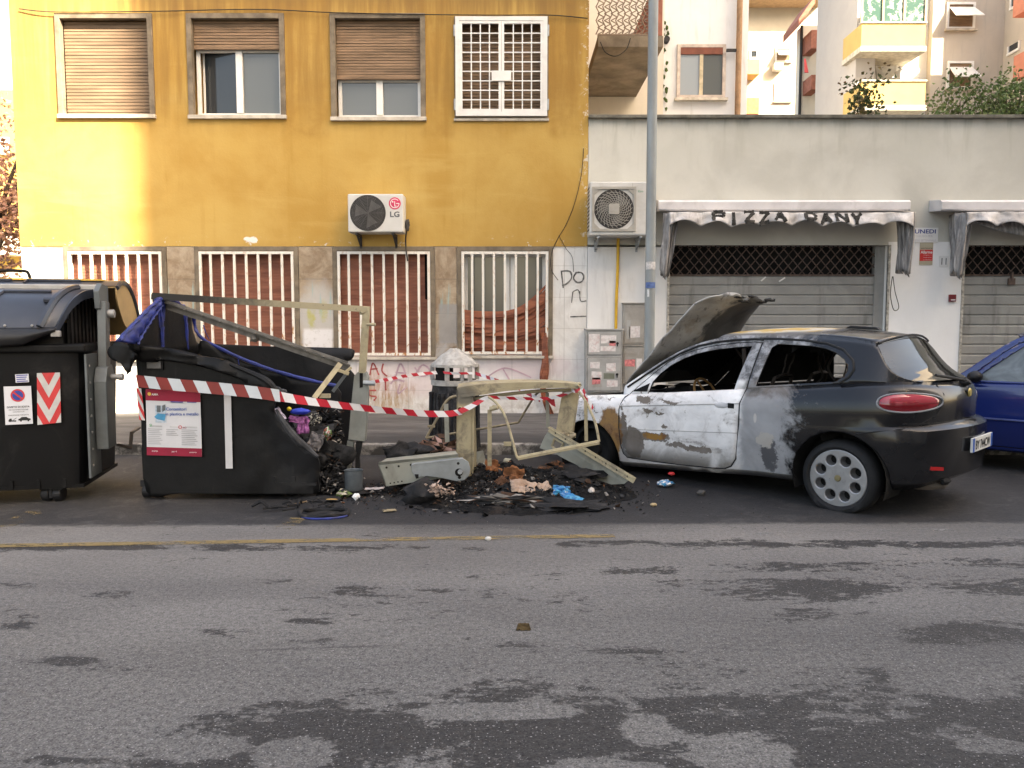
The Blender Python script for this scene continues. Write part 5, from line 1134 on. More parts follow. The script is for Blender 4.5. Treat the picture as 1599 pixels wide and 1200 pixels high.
mb.grid(lambda u, v: (lambda x: (lambda z: Vector((x, -(CAR.gy(x, z) - .012), z)))(CAR.zb(x) + .01 + (max(CAR.rail(x) - .03, CAR.zb(x) + .02) - CAR.zb(x) - .01) * v))(x0_ + (x1_ - x0_) * u), 14, 8); MSOOTG = plain('soot_blackened_glass', (.010, .010, .010), .6, .3, var=.5, space='obj'); put_local('sooty_window', mb, MSOOTG, car, True)
mb = MB(); mb.grid(lambda u, v: (lambda x: (lambda ye: Vector((x + .10 * (1 - (2*v-1)**2), ye * (2*v-1), CAR.rail(x) - .01)))(CAR.gy(x, CAR.rail(x)) - .01))(.90 - .88 * u), 14, 14); put_local('windscreen', mb, MSOOTG, car, True)
# trims
def side_line(C, pts, r, sg=1, off=.004, green=True):
    out = []
    for x, z in pts:
        y = C.gy(x, z) if z > C.zb(x) else None
        if y is None:
            rs = [(lerp(x, q[0]), q[1] * C.g(x, q[2], q[3])) for q in C.rows]
            y = lerp(z, rs)
        out.append(Vector((x, sg * (y + off), z)))
    return out
mb = MB()
for sg in (1, -1):
    mb.tube(side_line(CAR, [(.86,.868),(.68,.99),(.5,1.115),(.33,1.215),(.16,1.285),(-.02,1.325),(-.2,1.347),(-.40,1.357),(-.48,1.352)], 0, sg, .006), .011, 6)
put_local('door_top_seal', mb, MSEAL, car, True)
mb = MB(); mb.tube(side_line(CAR, [(-.44,1.362),(-.62,1.362),(-.85,1.352),(-1.05,1.330),(-1.2,1.282),(-1.30,1.20),(-1.325,1.13),(-1.30,1.07),(-1.24,1.025)], 0, 1, .003), .010, 6); put_local('quarter_window_trim', mb, MSEAL, car, True)
mb = MB(); mb.tube(side_line(CAR, [(-1.41,.640),(-1.55,.668),(-1.7,.694),(-1.80,.715)], 0, 1, .001), .005, 5); put_local('bumper_seam', mb, MSEAL, car)
mb = MB(); ys = [.62, .55, .4, .2, 0, -.2, -.4, -.55, -.62]
for t_, dz in ((0, 0), (1, 0)):
    pass
mb.tube([(CAR.rx1 - .05 * (1 - (y / .57) ** 2) - .006, y * .95, 1.345 + .055 * (1 - (y / .57) ** 2)) for y in [q * .6 for q in (1, .8, .5, .2, 0, -.2, -.5, -.8, -1)]], .009, 6); put_local('rear_window_seal', mb, MSEAL, car, True)
def on_shell(x, z, sg=1, off=0.):
    rs = [(lerp(x, q[0]), q[1] * CAR.g(x, q[2], q[3])) for q in CAR.rows]; return Vector((x, sg * (lerp(z, rs) + off), z))
def rear_x(y, z):
    best = -1.9
    rows = CAR.rows
    for i in range(200):
        x = -2.045 + i * .002
        rs = [(lerp(x, q[0]), q[1] * CAR.g(x, q[2], q[3])) for q in rows]
        if lerp(z, rs) >= abs(y) + 1e-3: return x
    return best
mb = MB(); ys_ = [.80 - .08 * i for i in range(21)]; mb.tube([Vector((rear_x(y, .731) + .004, y, .731)) for y in ys_ if abs(y) < .79], .008, 5); put_local('tailgate_gap', mb, MSEAL, car)
mb = MB(); mb.tube([on_shell(x, z, 1, .0015) for x, z in ((-1.80,.735),(-1.865,.80),(-1.885,.87),(-1.88,.95),(-1.83,1.02))], .0035, 5); mb.tube([on_shell(x, z, -1, .0015) for x, z in ((-1.80,.735),(-1.865,.80),(-1.885,.87),(-1.88,.95),(-1.83,1.02))], .0035, 5); put_local('tailgate_seam', mb, MSEAL, car)
# tail lamps: raised almond lenses following the corner
for sg in (1, -1):
    def lens(u, v, k=1., off=.012):
        a = math.pi * (1 - u); x = -1.712 + .158 * k * math.cos(a)
        h = .066 * k * math.sin(a) ** .8; z = .892 + h * (2 * v - 1)
        return on_shell(x, z, sg, off * math.sin(math.pi * v) ** .5 * math.sin(a) ** .4)
    mb = MB(); mb.grid(lens, 22, 11); l = put_local('tail_lamp', mb, MLAMP, car, True, 80)
    pts = [lens(i / 22, 1, 1.09, 0.0) + Vector((0, 0, 0)) for i in range(23)] + [lens(i / 22, 0, 1.09, 0.0) for i in range(21, 0, -1)]
    mb = MB(); mb.tube(pts, .007, 6, closed=True); put_local('lamp_rim', mb, plain('grey_lamp_rim', (.22, .225, .24), .3, .5, space='obj'), l, True)
# rear plate, badge, reflector, wiper, exhaust
xp = rear_x(0, .55) - .012; tl = R(0)
F = Matrix(((0, 0, -1), (-1, 0, 0), (0, 1, 0)))        # right = -y, up = z, out = -x (seen from behind)
mb = MB(); mb.box((xp - .006, -.26, .50), (xp + .012, .26, .61)); pl = put_local('number_plate', mb, plain('plate_white', (.66, .66, .64), .4, .5, var=.05, space='obj'), car, bevel=.002)
mb = MB(); mb.box((xp - .0075, .215, .501), (xp - .004, .258, .609)); mb.box((xp - .0075, -.258, .501), (xp - .004, -.215, .609)); put_local('blue_band', mb, plain('plate_blue', (.02, .10, .42), .4, .5, space='obj'), pl)
def ctext(name, body_, mat, parent, loc, width, height, Fl, bold=.0):
    W0 = wmat(parent); return text(name, body_, mat, parent, W0 @ Vector(loc), width, height, W0.to_3x3() @ Fl, bold=bold)
ctext('lettering', 'BY 744CW', MTXTK, pl, (xp - .0085, 0, .552), .38, .072, F, .02)
xb = rear_x(0, .93) - .004; mb = MB(); mb.lathe([(0, .012), (.03, .010), (.037, .0)], 24, 0, Matrix.Translation((xb, .0, .945)) @ Matrix.Rotation(R(-90), 4, 'Y') @ Matrix.Rotation(R(0), 4, 'Z')); put_local('round_badge', mb, plain('tarnished_badge', (.45, .36, .12), .4, .5, .5, space='obj'), car, True)
for sg in (1, -1):
    mb = MB(); q = [rear_x(sg * yy, .40) for yy in (.60, .50)]; mb.prism([(q[0] - .006, sg * .60, .385), (q[1] - .006, sg * .50, .375), (q[1] - .006, sg * .50, .402), (q[0] - .006, sg * .60, .412)], (.008, 0, 0)); put_local('bumper_reflector', mb, plain('reflector_red', (.40, .01, .012), .2, .6, space='obj'), car)
mb = MB(); mb.tube([(-1.915, -.02, 1.02), (-1.93, -.02, 1.035), (-1.86, .12, 1.06), (-1.80, .34, 1.09)], .012, 7); mb.blob((-1.905, -.02, 1.02), (.045, .05, .03), 2, .15); put_local('rear_wiper', mb, MSEAL, car, True)
mb = MB(); mb.blob((rear_x(.42, .30) + .005, .42, .285), (.03, .085, .035), 3, .25); put_local('bumper_notch', mb, MCARBLK, car, True)
mb = MB(); mb.blob((-1.70, .35, .235), (.22, .13, .055), 8, .05); put_local('silencer', mb, plain('rusty_silencer', (.20, .17, .14), .7, .3, .3, space='obj'), car, True)
mb = MB(); mb.prism([(-.95,.03,1.452),(-1.25,.03,1.437),(-1.22,.03,1.462),(-1.0,.03,1.476)], (0,-.07,0)); put_local('aerial_foot', mb, MSEAL, car, bevel=.006)
mb = MB(); mb.tube([on_shell(x, z, 1, .001) for x, z in PDR[:15]] , .0055, 5); mb.tube([on_shell(PDR[0][0], PDR[0][1], 1, .001), on_shell(.855, .775, 1, .001), on_shell(.83, .795, 1, .001)], .0055, 5); mb.tube(side_line(CAR, [(-.436,.93),(-.447,1.03),(-.458,1.15),(-.47,1.27),(-.475,1.32)], 0, 1, .001), .0055, 5); put_local('door_seam', mb, MSEAL, car)
# door furniture: handle recess, key hole, mirror gone, bare clip
mb = MB(); c = on_shell(-.24, .775, 1, .004); mb.blob((c.x, c.y - .006, c.z), (.075, .012, .028), 5, .05); put_local('handle', mb, plain('ash_grey_handle', (.50, .50, .51), .6, .3, space='obj'), doors[0], True)
mb = MB(); c = on_shell(-.335, .778, 1, .002); mb.box((c.x - .028, c.y - .012, c.z - .022), (c.x + .03, c.y + .004, c.z + .022)); put_local('handle_recess', mb, MCARBLK, doors[0])
mb = MB(); mb.prism([tuple(side_line(CAR, [p], 0, 1, .006)[0]) for p in ((.80,.83),(.62,.838),(.60,.92))], (0, -.02, 0)); put_local('mirror_base', mb, MCARBLK, doors[0])
for z_, k in ((.0, .0035),):
    for x0_, x1_, nm in ((.885, -.41, 'door'), ):
        mb = MB(); mb.tube([on_shell(x0_ + (x1_ - x0_) * i / 16, .682 + (.802 - .682) * i / 16, 1, .001) for i in range(17)], .0035, 4); mb.tube([on_shell(x0_ + (x1_ - x0_) * i / 16, .455 + (.545 - .455) * i / 16, 1, .0) for i in range(17)], .003, 4); put_local('crease_line', mb, plain('crease_grey', (.22, .21, .20), .8, .2, space='obj'), doors[0])  # thin grey lines along the door creases
# inside: floor tub, burnt seats, dashboard, wheel, pillars
mb = MB(); mb.add([(1.2,-.7,.20),(1.2,.7,.20),(-1.70,.52,.34),(-1.70,-.52,.34),(1.2,-.7,.62),(1.2,.7,.62),(-1.70,.52,.8),(-1.70,-.52,.8)], [(0,1,2,3),(0,4,5,1),(1,5,6,2),(2,6,7,3),(3,7,4,0)])
mb.box((-1.70, -.52, .55), (-1.25, .52, .90)); put_local('floor_pan', mb, MCARBLK, car)
MSEATF = plain('rusted_seat_steel', (.028, .022, .018), .8, .3, .3, var=.4, scale=20, space='obj')
for sy in (.36, -.36):
    mb = MB()
    for dy in (-.22, .22): mb.tube(cr([(.10, sy + dy, .42), (-.32, sy + dy, .46), (-.50, sy + dy * .9, .85), (-.56, sy + dy * .7, 1.02)], 5), .017, 7)
    mb.tube([(-.56, sy - .15, 1.02), (-.57, sy, 1.04), (-.56, sy + .15, 1.02)], .015, 7)
    for k in range(6): q = k / 6; mb.tube([(-.33 - .2 * q, sy - .2, .5 + .5 * q), (-.36 - .2 * q, sy, .5 + .5 * q), (-.33 - .2 * q, sy + .2, .5 + .5 * q)], .006, 5)
    for dy in (-.05, .05): mb.tube([(-.565, sy + dy, 1.02), (-.60, sy + dy, 1.14)], .008, 5)
    mb.box((-.35, sy - .23, .36), (.12, sy + .23, .42)); mb.tube([(-.60, sy - .07, 1.14), (-.62, sy - .07, 1.22), (-.62, sy + .07, 1.22), (-.60, sy + .07, 1.14)], .009, 6); put_local('seat_frame', mb, MSEATF, car)
mb = MB(); mb.blob((-1.05, 0, .62), (.18, .60, .22), 4, .25, sub=3); mb.blob((-1.18, .25, .88), (.07, .22, .14), 6, .35, sub=3); mb.blob((-1.20, -.3, .85), (.06, .25, .12), 9, .35, sub=3); put_local('rear_bench', mb, MCARBLK, car, True)
mb = MB(); mb.blob((.55, 0, .74), (.22, .64, .12), 7, .3, sub=3)
for k in range(14): a = Vector((.45 + rnd.uniform(-.1, .2), rnd.uniform(-.1, .62), .8)); mb.tube([a, a + Vector((rnd.uniform(-.2, .1), rnd.uniform(-.15, .15), rnd.uniform(0, .09)))], .008, 5)
put_local('dashboard', mb, MCARBLK, car, True)
mb = MB(); c = Vector((.22, .36, .80)); q = Euler((0, R(-62), 0)).to_matrix(); mb.tube([c + q @ Vector((.18 * math.cos(i * .2618), .18 * math.sin(i * .2618), 0)) for i in range(24)], .012, 7, closed=True); mb.tube([c, (.5, .36, .7)], .03, 8); [mb.tube([c, c + q @ Vector((.18 * math.cos(a), .18 * math.sin(a), 0))], .010, 6) for a in (0.3, 2.8, 4.7)]; put_local('steering_wheel', mb, plain('rust_brown_wire', (.20, .11, .04), .8, .3, .2, space='obj'), car)
mb = MB(); mb.tube(cr([(-.30, .60, 1.27), (-.33, .62, 1.0), (-.38, .66, .55)], 5), .02, 6); mb.tube([(.0, .25, 1.28), (-.18, .30, 1.10)], .014, 6); mb.tube(cr([(-.62, -.2, 1.26), (-.66, -.1, 1.15), (-.7, -.12, 1.02), (-.74, .1, .95)], 5), .010, 5); mb.tube(cr([(-.95, .1, 1.30), (-.9, .22, 1.12), (-1.0, .3, 1.0)], 5), .012, 5); mb.tube(cr([(-.78, -.3, 1.3), (-.85, -.28, 1.12), (-.8, -.3, .95)], 5), .008, 5); put_local('loose_wiring', mb, MSEATF, car)
mb = MB()                                              # headlining rags
for k in range(16): a = rnd.uniform(-1.2, .0); y = rnd.uniform(-.5, .5); mb.grid(lambda u, v: Vector((a + .18 * (u - .5), y + .05 * math.sin(u * 5 + k), 1.36 - (.05 + .10 * rnd.random()) * v)), 5, 3)
put_local('headlining_rags', mb, MCARBLK, car)
mb = MB(); mb.box((.95, -.66, .30), (1.80, .66, .60)); [mb.blob((rnd.uniform(1.0, 1.7), rnd.uniform(-.5, .5), .62), (.14, .14, .10), k, .35) for k in range(10)]; put_local('engine', mb, MCARBLK, car)
for sg in (1, -1):                                     # inner wheel arches
    for cx, cz, r in ((1.29, .12, .39), (-1.27, .272, .372)):
        mb = MB(); n = 20
        a0, a1 = (-20, 200)
        mb.grid(lambda u, v: Vector((cx + r * math.cos(R(a0 + (a1 - a0) * u)), sg * (.84 - .34 * v), cz + r * math.sin(R(a0 + (a1 - a0) * u)))), n, 2)
        mb.add([(cx + r * math.cos(R(a0 + (a1 - a0) * i / n)), sg * .50, cz + r * math.sin(R(a0 + (a1 - a0) * i / n))) for i in range(n + 1)], [tuple(range(n + 1))]); put_local('inner_arch', mb, MCARBLK, car)
# wheels; the front tyres have burnt away to steel and char
for sg in (1, -1):
    w = wheel(car, (-1.255, sg * .80, .262), sg, .305, .20, .222, 8, 0.0)
    w = wheel(car, (1.29, sg * .79, .205), sg, .27, .19, .20, 0, 0.0, burnt=True); w.data.materials[0] = MCARBLK
    mb = MB(); M = Matrix.Translation((1.29, sg * .76, .205)) @ Matrix.Rotation(R(-90) if sg > 0 else R(90), 4, 'X'); mb.lathe([(0, 0), (.06, 0), (.08, -.03), (.19, -.02), (.205, .0)], 32, 0, M); put_local('rim', mb, MCARBLK, w, True)
# bonnet folded back, torn and curled at its free edge
U = Vector((-.726, 0, .688)).normalized(); N = Vector((-.688, 0, -.726))
def hood(u, v):
    q = 2 * v - 1; L = 1.24 * u; hw = lerp(u, [(0, .70), (.35, .70), (.6, .65), (.8, .64), (.93, .59), (1, .50)])
    n1 = mnoise.noise(Vector((u * 3, v * 3, 1.7))); n2 = mnoise.noise(Vector((u * 8, v * 7, 4.2)))
    curl = max(0, u - .86) / .14
    rag = 1 + (.05 * n2 + .06 * mnoise.noise(Vector((v * 9, 2.2, .3)))) * max(0, u - .7) / .3
    p = Vector((.925, 0, .885)) + U * (L * rag) + N * (.035 * n1 * 2 * min(1, u * 2) + .010 * n2 - .09 * q * q * (.2 + u) + .07 * curl * (1 + n2)) + Vector((0, q * hw - .06 * u * u, 0))
    p.z += .05 * u * (1 - q * q)
    return p
mb = MB(); mb.grid(hood, 34, 30); hd = put_local('bonnet', mb, MHOOD, car, True, 50, solid=.012); hd['label'] = 'scorched grey bonnet bent back past upright'
mb = MB()
for k in range(7):
    v = rnd.uniform(.3, .8); p = hood(1, v); continue; q = p + U * rnd.uniform(.01, .04) + Vector((rnd.uniform(-.03, .03), rnd.uniform(-.04, .04), 0)); mb.tube([p - U * .02, q], [.02, .006], 5)
for k in range(6): p = hood(.995, .10 + .13 * k) - U * .01; mb.blob(p, (.022, .10, .014), k, .3)
put_local('torn_edge', mb, MCARBLK, hd)
# scuttle and windscreen frame base
mb = MB(); mb.grid(lambda u, v: Vector((.93 - .16 * u, .68 - 1.36 * v, .84 + .05 * math.sin(v * 20) * .3)), 4, 20); put_local('scuttle', mb, MCARBLK, car)
# ---------------------------------------------------------------- blue car
MBLUEP = T('blue_car_paint', .22, .5, 0, .8); MBLUEP = MBLUEP.out((.008, .022, .14), MBLUEP.m('ADD', .15, MBLUEP.mul(MBLUEP.noise(MBLUEP.obj(), 5, 4, .6), .12)))
BR = [(zt(.2,.2,.2,.2,.2,.2,.22,.28), .70, 1.75, -1.72), (zt(.26,.26,.26,.26,.26,.26,.28,.34), .74, 1.78, -1.75), (zt(.5,.5,.5,.5,.5,.5,.5,.5), .765, 1.79, -1.76), (zt(.53,.53,.53,.53,.53,.53,.53,.53), .772, 1.79, -1.76), (zt(.58,.58,.58,.58,.58,.58,.58,.58), .765, 1.78, -1.75), (zt(.68,.72,.73,.74,.74,.74,.74,.74), .76, 1.77, -1.74), (zt(.74,.82,.84,.86,.86,.86,.86,.86), .745, 1.74, -1.72), (zt(.76,.85,.88,.90,.90,.90,.90,.90), .73, 1.72, -1.71)]
BT = sorted([(.98,.885),(.95,.90),(.80,1.02),(.60,1.19),(.45,1.31),(.36,1.36),(.25,1.385),(0,1.40),(-.6,1.40),(-1.2,1.38),(-1.42,1.355),(-1.50,1.29),(-1.58,1.13),(-1.66,.95),(-1.68,.905)])
BC = Car(rows=BR, xmr=-1.25, xmf=1.2, xrn=-1.75, pr=5.0, zroof=1.40, lean=.16, railt=BT, gx0=.98, gx1=-1.68, rx0=.36, rx1=-1.42, crown=.035, hb0=.02, hb1=.05)
BW = [(.70,.915),(.66,.985),(.42,1.19),(.32,1.27),(.24,1.305),(.1,1.32),(-.30,1.32),(-.36,.915)]
BQ = [(-.48,.915),(-.44,1.30),(-.9,1.31),(-1.28,1.27),(-1.36,.93)]
BD = [(.80,.86),(.82,.6),(.80,.35),(.72,.25),(-.30,.25),(-.38,.35),(-.42,.9),(-.40,1.345),(.22,1.345),(.37,1.29),(.50,1.19),(.74,.965)]
blue = thing('blue_car', (5.80, 7.95, 0), 'clean dark blue hatchback cut off by the right edge behind the burnt car', 'car', rz=R(180 - 43))
def blue_body():
    car_body(blue, BC, MBLUEP, BW, BQ, BD, (1.12, .28, .33), (-1.10, .28, .33), MBLUEP, MREARGL, False)
blue_body()
MBGL = mat_carglass('light_side_glass', (.11, .125, .13))
for sg in (1, -1):
    for poly in (BW, BQ):
        x0_, x1_ = min(p[0] for p in poly) - .02, max(p[0] for p in poly) + .02; mb = MB()
        mb.grid(lambda u, v: (lambda x, z: Vector((x, sg * (BC.gy(x, z) - .012), z)))(x0_ + (x1_ - x0_) * u, .90 + min(.43, max(.0, BC.rail(x0_ + (x1_ - x0_) * u) - .90 - .02)) * v), 14, 6); put_local('side_window', mb, MBGL, blue, True)
    mb = MB(); mb.blob((.70, sg * .83, .955), (.07, .09, .058), 2, .05, sub=3); mb.tube([(.72, sg * .72, .92), (.70, sg * .80, .94)], .02, 7); put_local('wing_mirror', mb, MBLACK, blue, True)
    mb = MB(); mb.tube([BC.pt(3, ('m', 1.0 - .1 * i)) * 1 + Vector((0, .003, 0)) for i in range(20)] if sg > 0 else [Vector((p.x, -p.y - .003, p.z)) for p in [BC.pt(3, ('m', 1.0 - .1 * i)) for i in range(20)]], .012, 6); put_local('side_moulding', mb, plain('pale_blue_moulding', (.05, .07, .20), .4, .4, space='obj'), blue, True)
    wheel(blue, (1.12, sg * .74, .285), sg, .285, .17, .19, 6, 0.0); wheel(blue, (-1.10, sg * .74, .285), sg, .285, .17, .19, 6, 0.0)
    for cx in (1.12, -1.10):
        mb = MB(); mb.grid(lambda u, v: Vector((cx + .33 * math.cos(R(-20 + 220 * u)), sg * (.74 - .3 * v), .28 + .33 * math.sin(R(-20 + 220 * u)))), 16, 2); mb.add([(cx + .33 * math.cos(R(-20 + 220 * i / 16)), sg * .44, .28 + .33 * math.sin(R(-20 + 220 * i / 16))) for i in range(17)], [tuple(range(17))]); put_local('inner_arch', mb, MBLACK, blue)
mb = MB(); mb.grid(lambda u, v: Vector((.95 - .60 * u + .06 * (1 - (2*v-1)**2), (2*v-1) * (.70 - .12 * u), .90 + .47 * u)), 10, 12); put_local('windscreen', mb, MBGL, blue, True)
mb = MB(); mb.grid(lambda u, v: Vector((1.72 - .78 * u - .12 * (2*v-1)**4 * (1-u), (2*v-1) * .72, .765 + .115 * u + .03 * (1 - (2*v-1)**2))), 10, 14); put_local('bonnet', mb, MBLUEP, blue, True)
mb = MB(); mb.box((-1.6, -.66, .25), (1.6, .66, .55)); mb.box((-.3, -.55, .5), (.2, .55, .9)); put_local('floor_pan', mb, MBLACK, blue)
mb = MB(); mb.box((.84, -.58, .28), (1.68, .58, .74)); put_local('engine_bay', mb, MBLACK, blue)
# ================================================================ waste containers
MBIN = plain('black_bin_plastic', (.003, .003, .0034), .55, .2, var=.3, scale=3, dirt=(.035, .033, .031), dscale=2.4, damt=.5)
MLID = plain('blue_black_lid_plastic', (.030, .036, .050), .34, .5, var=.15, scale=3, dirt=(.07, .075, .085), damt=.4); MLIDIN = plain('tan_lid_inside', (.40, .27, .13), .6, .3, var=.12); MYLID = plain('yellow_lid_edge', (.60, .36, .06), .5, .4)
MARM = plain('grey_arm_steel', (.125, .14, .145), .5, .5, .3, var=.15, scale=8, dirt=(.07, .075, .075), damt=.5); MBEAM = plain('pale_grey_beam', (.34, .335, .325), .45, .5, .2, var=.1, scale=5, dirt=(.2, .19, .18))
MCHR = plain('chevron_red', (.55, .03, .035), .35, .5, var=.12, scale=14, dirt=(.3, .1, .1), damt=.3); MCHW = plain('chevron_white', (.50, .50, .49), .35, .5, var=.08, scale=14, dirt=(.3, .29, .28), damt=.4)
MSTK = plain('sticker_white', (.62, .63, .66), .5, .3, var=.05); MPUR = plain('sticker_purple_ink', (.10, .11, .32), .6, .3)
def PL(px, py, p0, n):
    r = ray(px, py); o = Vector((0, 0, CAMH)); n = Vector(n); return o + r * ((Vector(p0) - o).dot(n) / r.dot(n))
def castor(parent, c):
    mb = MB(); x, y, z = c
    mb.lathe([(0, -.035), (.055, -.035), (.06, -.025), (.06, .025), (.055, .035), (0, .035)], 18, 0, Matrix.Translation((x - .05, y, .062)) @ Matrix.Rotation(R(90), 4, 'Y'))
    mb.lathe([(0, -.035), (.055, -.035), (.06, -.025), (.06, .025), (.055, .035), (0, .035)], 18, 0, Matrix.Translation((x + .05, y, .062)) @ Matrix.Rotation(R(90), 4, 'Y'))
    mb.box((x - .10, y - .04, .10), (x + .10, y + .05, z)); mb.box((x - .015, y - .05, .03), (x + .015, y + .05, .11)); put('castor', mb, MBLACK, parent, bevel=.006)
def chevron(parent, q, name='chevron_board', v=True):
    """q(s, t): board point for s, t in 0..1 (t up); red and white bands pointing down."""
    mb = MB(); n = 5; sl = .42
    def band(t0, t1, m):
        for s0, s1 in ((0, .5), (.5, 1)):
            def tt(s, t): return t - sl * (1 - abs(2 * s - 1)) if v else t - sl * s
            poly = [(s0, tt(s0, t0)), (s1, tt(s1, t0)), (s1, tt(s1, t1)), (s0, tt(s0, t1))]
            # clip to t in 0..1
            for lim, sg in ((0, 1), (1, -1)):
                out = []
                for i in range(len(poly)):
                    a, b = poly[i - 1], poly[i]; ia, ib = (a[1] - lim) * sg >= 0, (b[1] - lim) * sg >= 0
                    if ia != ib: k = (lim - a[1]) / (b[1] - a[1]); out.append((a[0] + (b[0] - a[0]) * k, lim))
                    if ib: out.append(b)
                poly = out
                if len(poly) < 3: break
            if len(poly) >= 3: mb.add([q(s, t) for s, t in poly], [tuple(range(len(poly)))], m)
    k = 0; t = -.05
    while t < 1.5: band(t, t + .245, k % 2); t += .245; k += 1
    return put(name, mb, [MCHW, MCHR] if v else [MCHR, MCHW], parent)
def sticker(parent, q, rows=4, name='sticker'):
    mb = MB(); mb.add([q(0, 0), q(1, 0), q(1, 1), q(0, 1)], [(0, 1, 2, 3)]); o = put(name, mb, MSTK, parent); mb = MB(); off = (q(1,0) - q(0,0)).cross(q(0,1) - q(0,0)).normalized() * .0012
    for k in range(rows):
        t0 = 1 - (k + .85) / rows * .96; t1 = t0 + .5 / rows; a = .08; b = .92 - .15 * ((k * 7) % 3) / 2
        mb.add([q(a, t0) + off, q(b, t0) + off, q(b, t1) + off, q(a, t1) + off], [(0, 1, 2, 3)])
    put('print', mb, MPUR, o); return o
# ---------------------------------------------------------------- the intact container
O1 = Vector((-3.55, 6.35, 0)); RZ1 = R(13)
b1_ = thing('waste_container', O1, 'intact black waste container at the left edge with blue-black lids and grey steel arm', 'waste container', rz=RZ1)
W1 = wmat(b1_)
def L1(x, y, z): return W1 @ Vector((x, y, z))
def put1(name, mb, m, parent=None, **k): mb.v = [W1 @ Vector(v) for v in mb.v]; return put(name, mb, m, parent or b1_, **k)
W_, DP = 1.9, 1.12
mb = MB()
def body1(u, v):                                          # rounded-corner tapered tub, u round the plan, v up
    per = [(0, 0), (-W_, 0), (-W_, DP), (0, DP)]; t = u * 4 % 4; i = int(t) % 4; f = t - int(t); r = .09
    a, b = Vector(per[i]), Vector(per[(i + 1) % 4]); p = a.lerp(b, f); c = Vector((-W_/2, DP/2))
    for q in per:
        dx, dy = abs(p.x - q[0]), abs(p.y - q[1])
        if dx < r and dy < r: k = Vector((q[0], q[1])) + (c - Vector(q)).normalized() * r * 1.05; p = p.lerp(k, .45 * (1 - max(dx, dy) / r))
    z = .14 + 1.12 * v; ins = .05 * (1 - v) ** 1.2 + .02 * (1 if .0 < v < .04 else 0)
    p = p + (c - p).normalized() * ins; return Vector((p.x, p.y, z))
mb.grid(body1, 81, 12); mb.add([body1(i / 80, 0) for i in range(80)], [tuple(range(80))]); body = put1('body', mb, MBIN, smooth=True, angle=50)
mb = MB()
for k in range(9): x = -W_ + .12 + k * .2; mb.box((x - .012, .02, .13), (x + .012, .07, .20))
mb.box((-W_ + .04, .035, .12), (-.04, DP - .05, .15)); put1('base_ribs', mb, MBIN)
mb = MB(); mb.box((-W_ - .04, -.05, 1.255), (.035, DP + .05, 1.325)); put1('rim', mb, MBIN, bevel=.02, seg=3)
mb = MB()
for k in range(20):
    y0 = .08 + k * .05; arch = lambda y: 1.32 + .44 * max(0, 1 - ((y - .55) / .56) ** 2) ** .6
    mb.add([(-.13 + .018 * (k % 2), y0, 1.32), (-.13 + .018 * (k % 2), y0 + .05, 1.32), (-.13 + .018 * (k % 2), y0 + .05, arch(y0 + .05)), (-.13 + .018 * (k % 2), y0, arch(y0))], [(0, 1, 2, 3)])
    mb.add([(-.13, y0, 1.32), (-.112, y0, 1.32), (-.112, y0, arch(y0)), (-.13, y0, arch(y0))], [(0, 1, 2, 3)])
put1('gable', mb, MBIN)
def lidc(t):                                              # side curve of the front lid: foot to crest
    pts = [(-.075, 1.455), (-.01, 1.56), (.12, 1.685), (.30, 1.765), (.47, 1.795)]; i = min(3, int(t * 4)); f = t * 4 - i
    c = cr([Vector((a, b, 0)) for a, b in pts], 6); return c[min(len(c) - 1, int(round(t * (len(c) - 1))))]
def lid(u, v, lift=0.):
    p = lidc(v); x = -W_ + .02 + (W_ - .06 - .14 * (1 - v)) * u; return Vector((x, p.x - lift * .7, p.y + lift))
mb = MB(); mb.grid(lambda u, v: lid(u, v), 12, 25); fl = put1('front_lid', mb, MLID, smooth=True, solid=.02)
mb = MB()
for u0, u1, v0, v1 in ((.05,.30,.12,.72),(.36,.62,.12,.72),(.68,.88,.12,.72)):
    for a, b in (((u0, v1), (u1, v1)), ((u0, v0), (u0, v1)), ): mb.tube([lid(a[0] + (b[0]-a[0])*i/8, a[1] + (b[1]-a[1])*i/8, .006) for i in range(9)], .014, 6)
mb.tube([lid(.94, i / 12, .012) for i in range(13)], .03, 6); mb.tube([lid(.90 + .05 * i / 4, .45, .018) for i in range(5)], .022, 6)
put1('lid_ribs', mb, MLID, fl, smooth=True)
mb = MB()
for k in range(8): p = lid(.1 + .115 * k, .03, .01); mb.blob(p, (.012, .008, .012), k, 0, sub=1)
put1('lid_screws', mb, MBEAM, fl)
mb = MB(); mb.grid(lambda u, v: Vector((lid(1, v).x + .003, lidc(v).x + .0 * u, lidc(v).y - .075 * u)), 3, 25); put1('lid_skirt', mb, MLID, fl, solid=.012)
mb = MB(); mb.grid(lambda u, v: Vector((-W_ + (W_ - .16) * u, -.075 - .05 * math.sin(v * 3.14) - .02 * v, 1.46 - v * (.135 + .05 * math.sin(u * 3.2) ** 2 - .10 * max(0, u - .86) / .14))), 30, 9); put1('rubber_lip', mb, plain('sagging_rubber', (.016, .016, .017), .5, .4), smooth=True, solid=.012)
mb = MB(); mb.box((-.20, -.10, 1.385), (-.13, -.06, 1.435)); put1('clip', mb, MBEAM, bevel=.006)
def rl(t): c = cr([Vector(p) for p in ((.55, 1.83, 0), (.72, 1.885, 0), (.92, 1.87, 0), (1.12, 1.76, 0), (1.28, 1.58, 0), (1.36, 1.40, 0))], 5); return c[min(len(c) - 1, int(round(t * (len(c) - 1))))]
mb = MB(); mb.grid(lambda u, v: Vector((-W_ + (W_ + .14) * u, rl(v).x, rl(v).y)), 10, 26); rlid = put1('rear_lid', mb, MLID, smooth=True)
mb = MB(); mb.grid(lambda u, v: Vector((-W_ + (W_ + .135) * u, rl(v).x - .012, rl(v).y - .018)), 10, 26); put1('lid_lining', mb, MLIDIN, rlid, smooth=True)
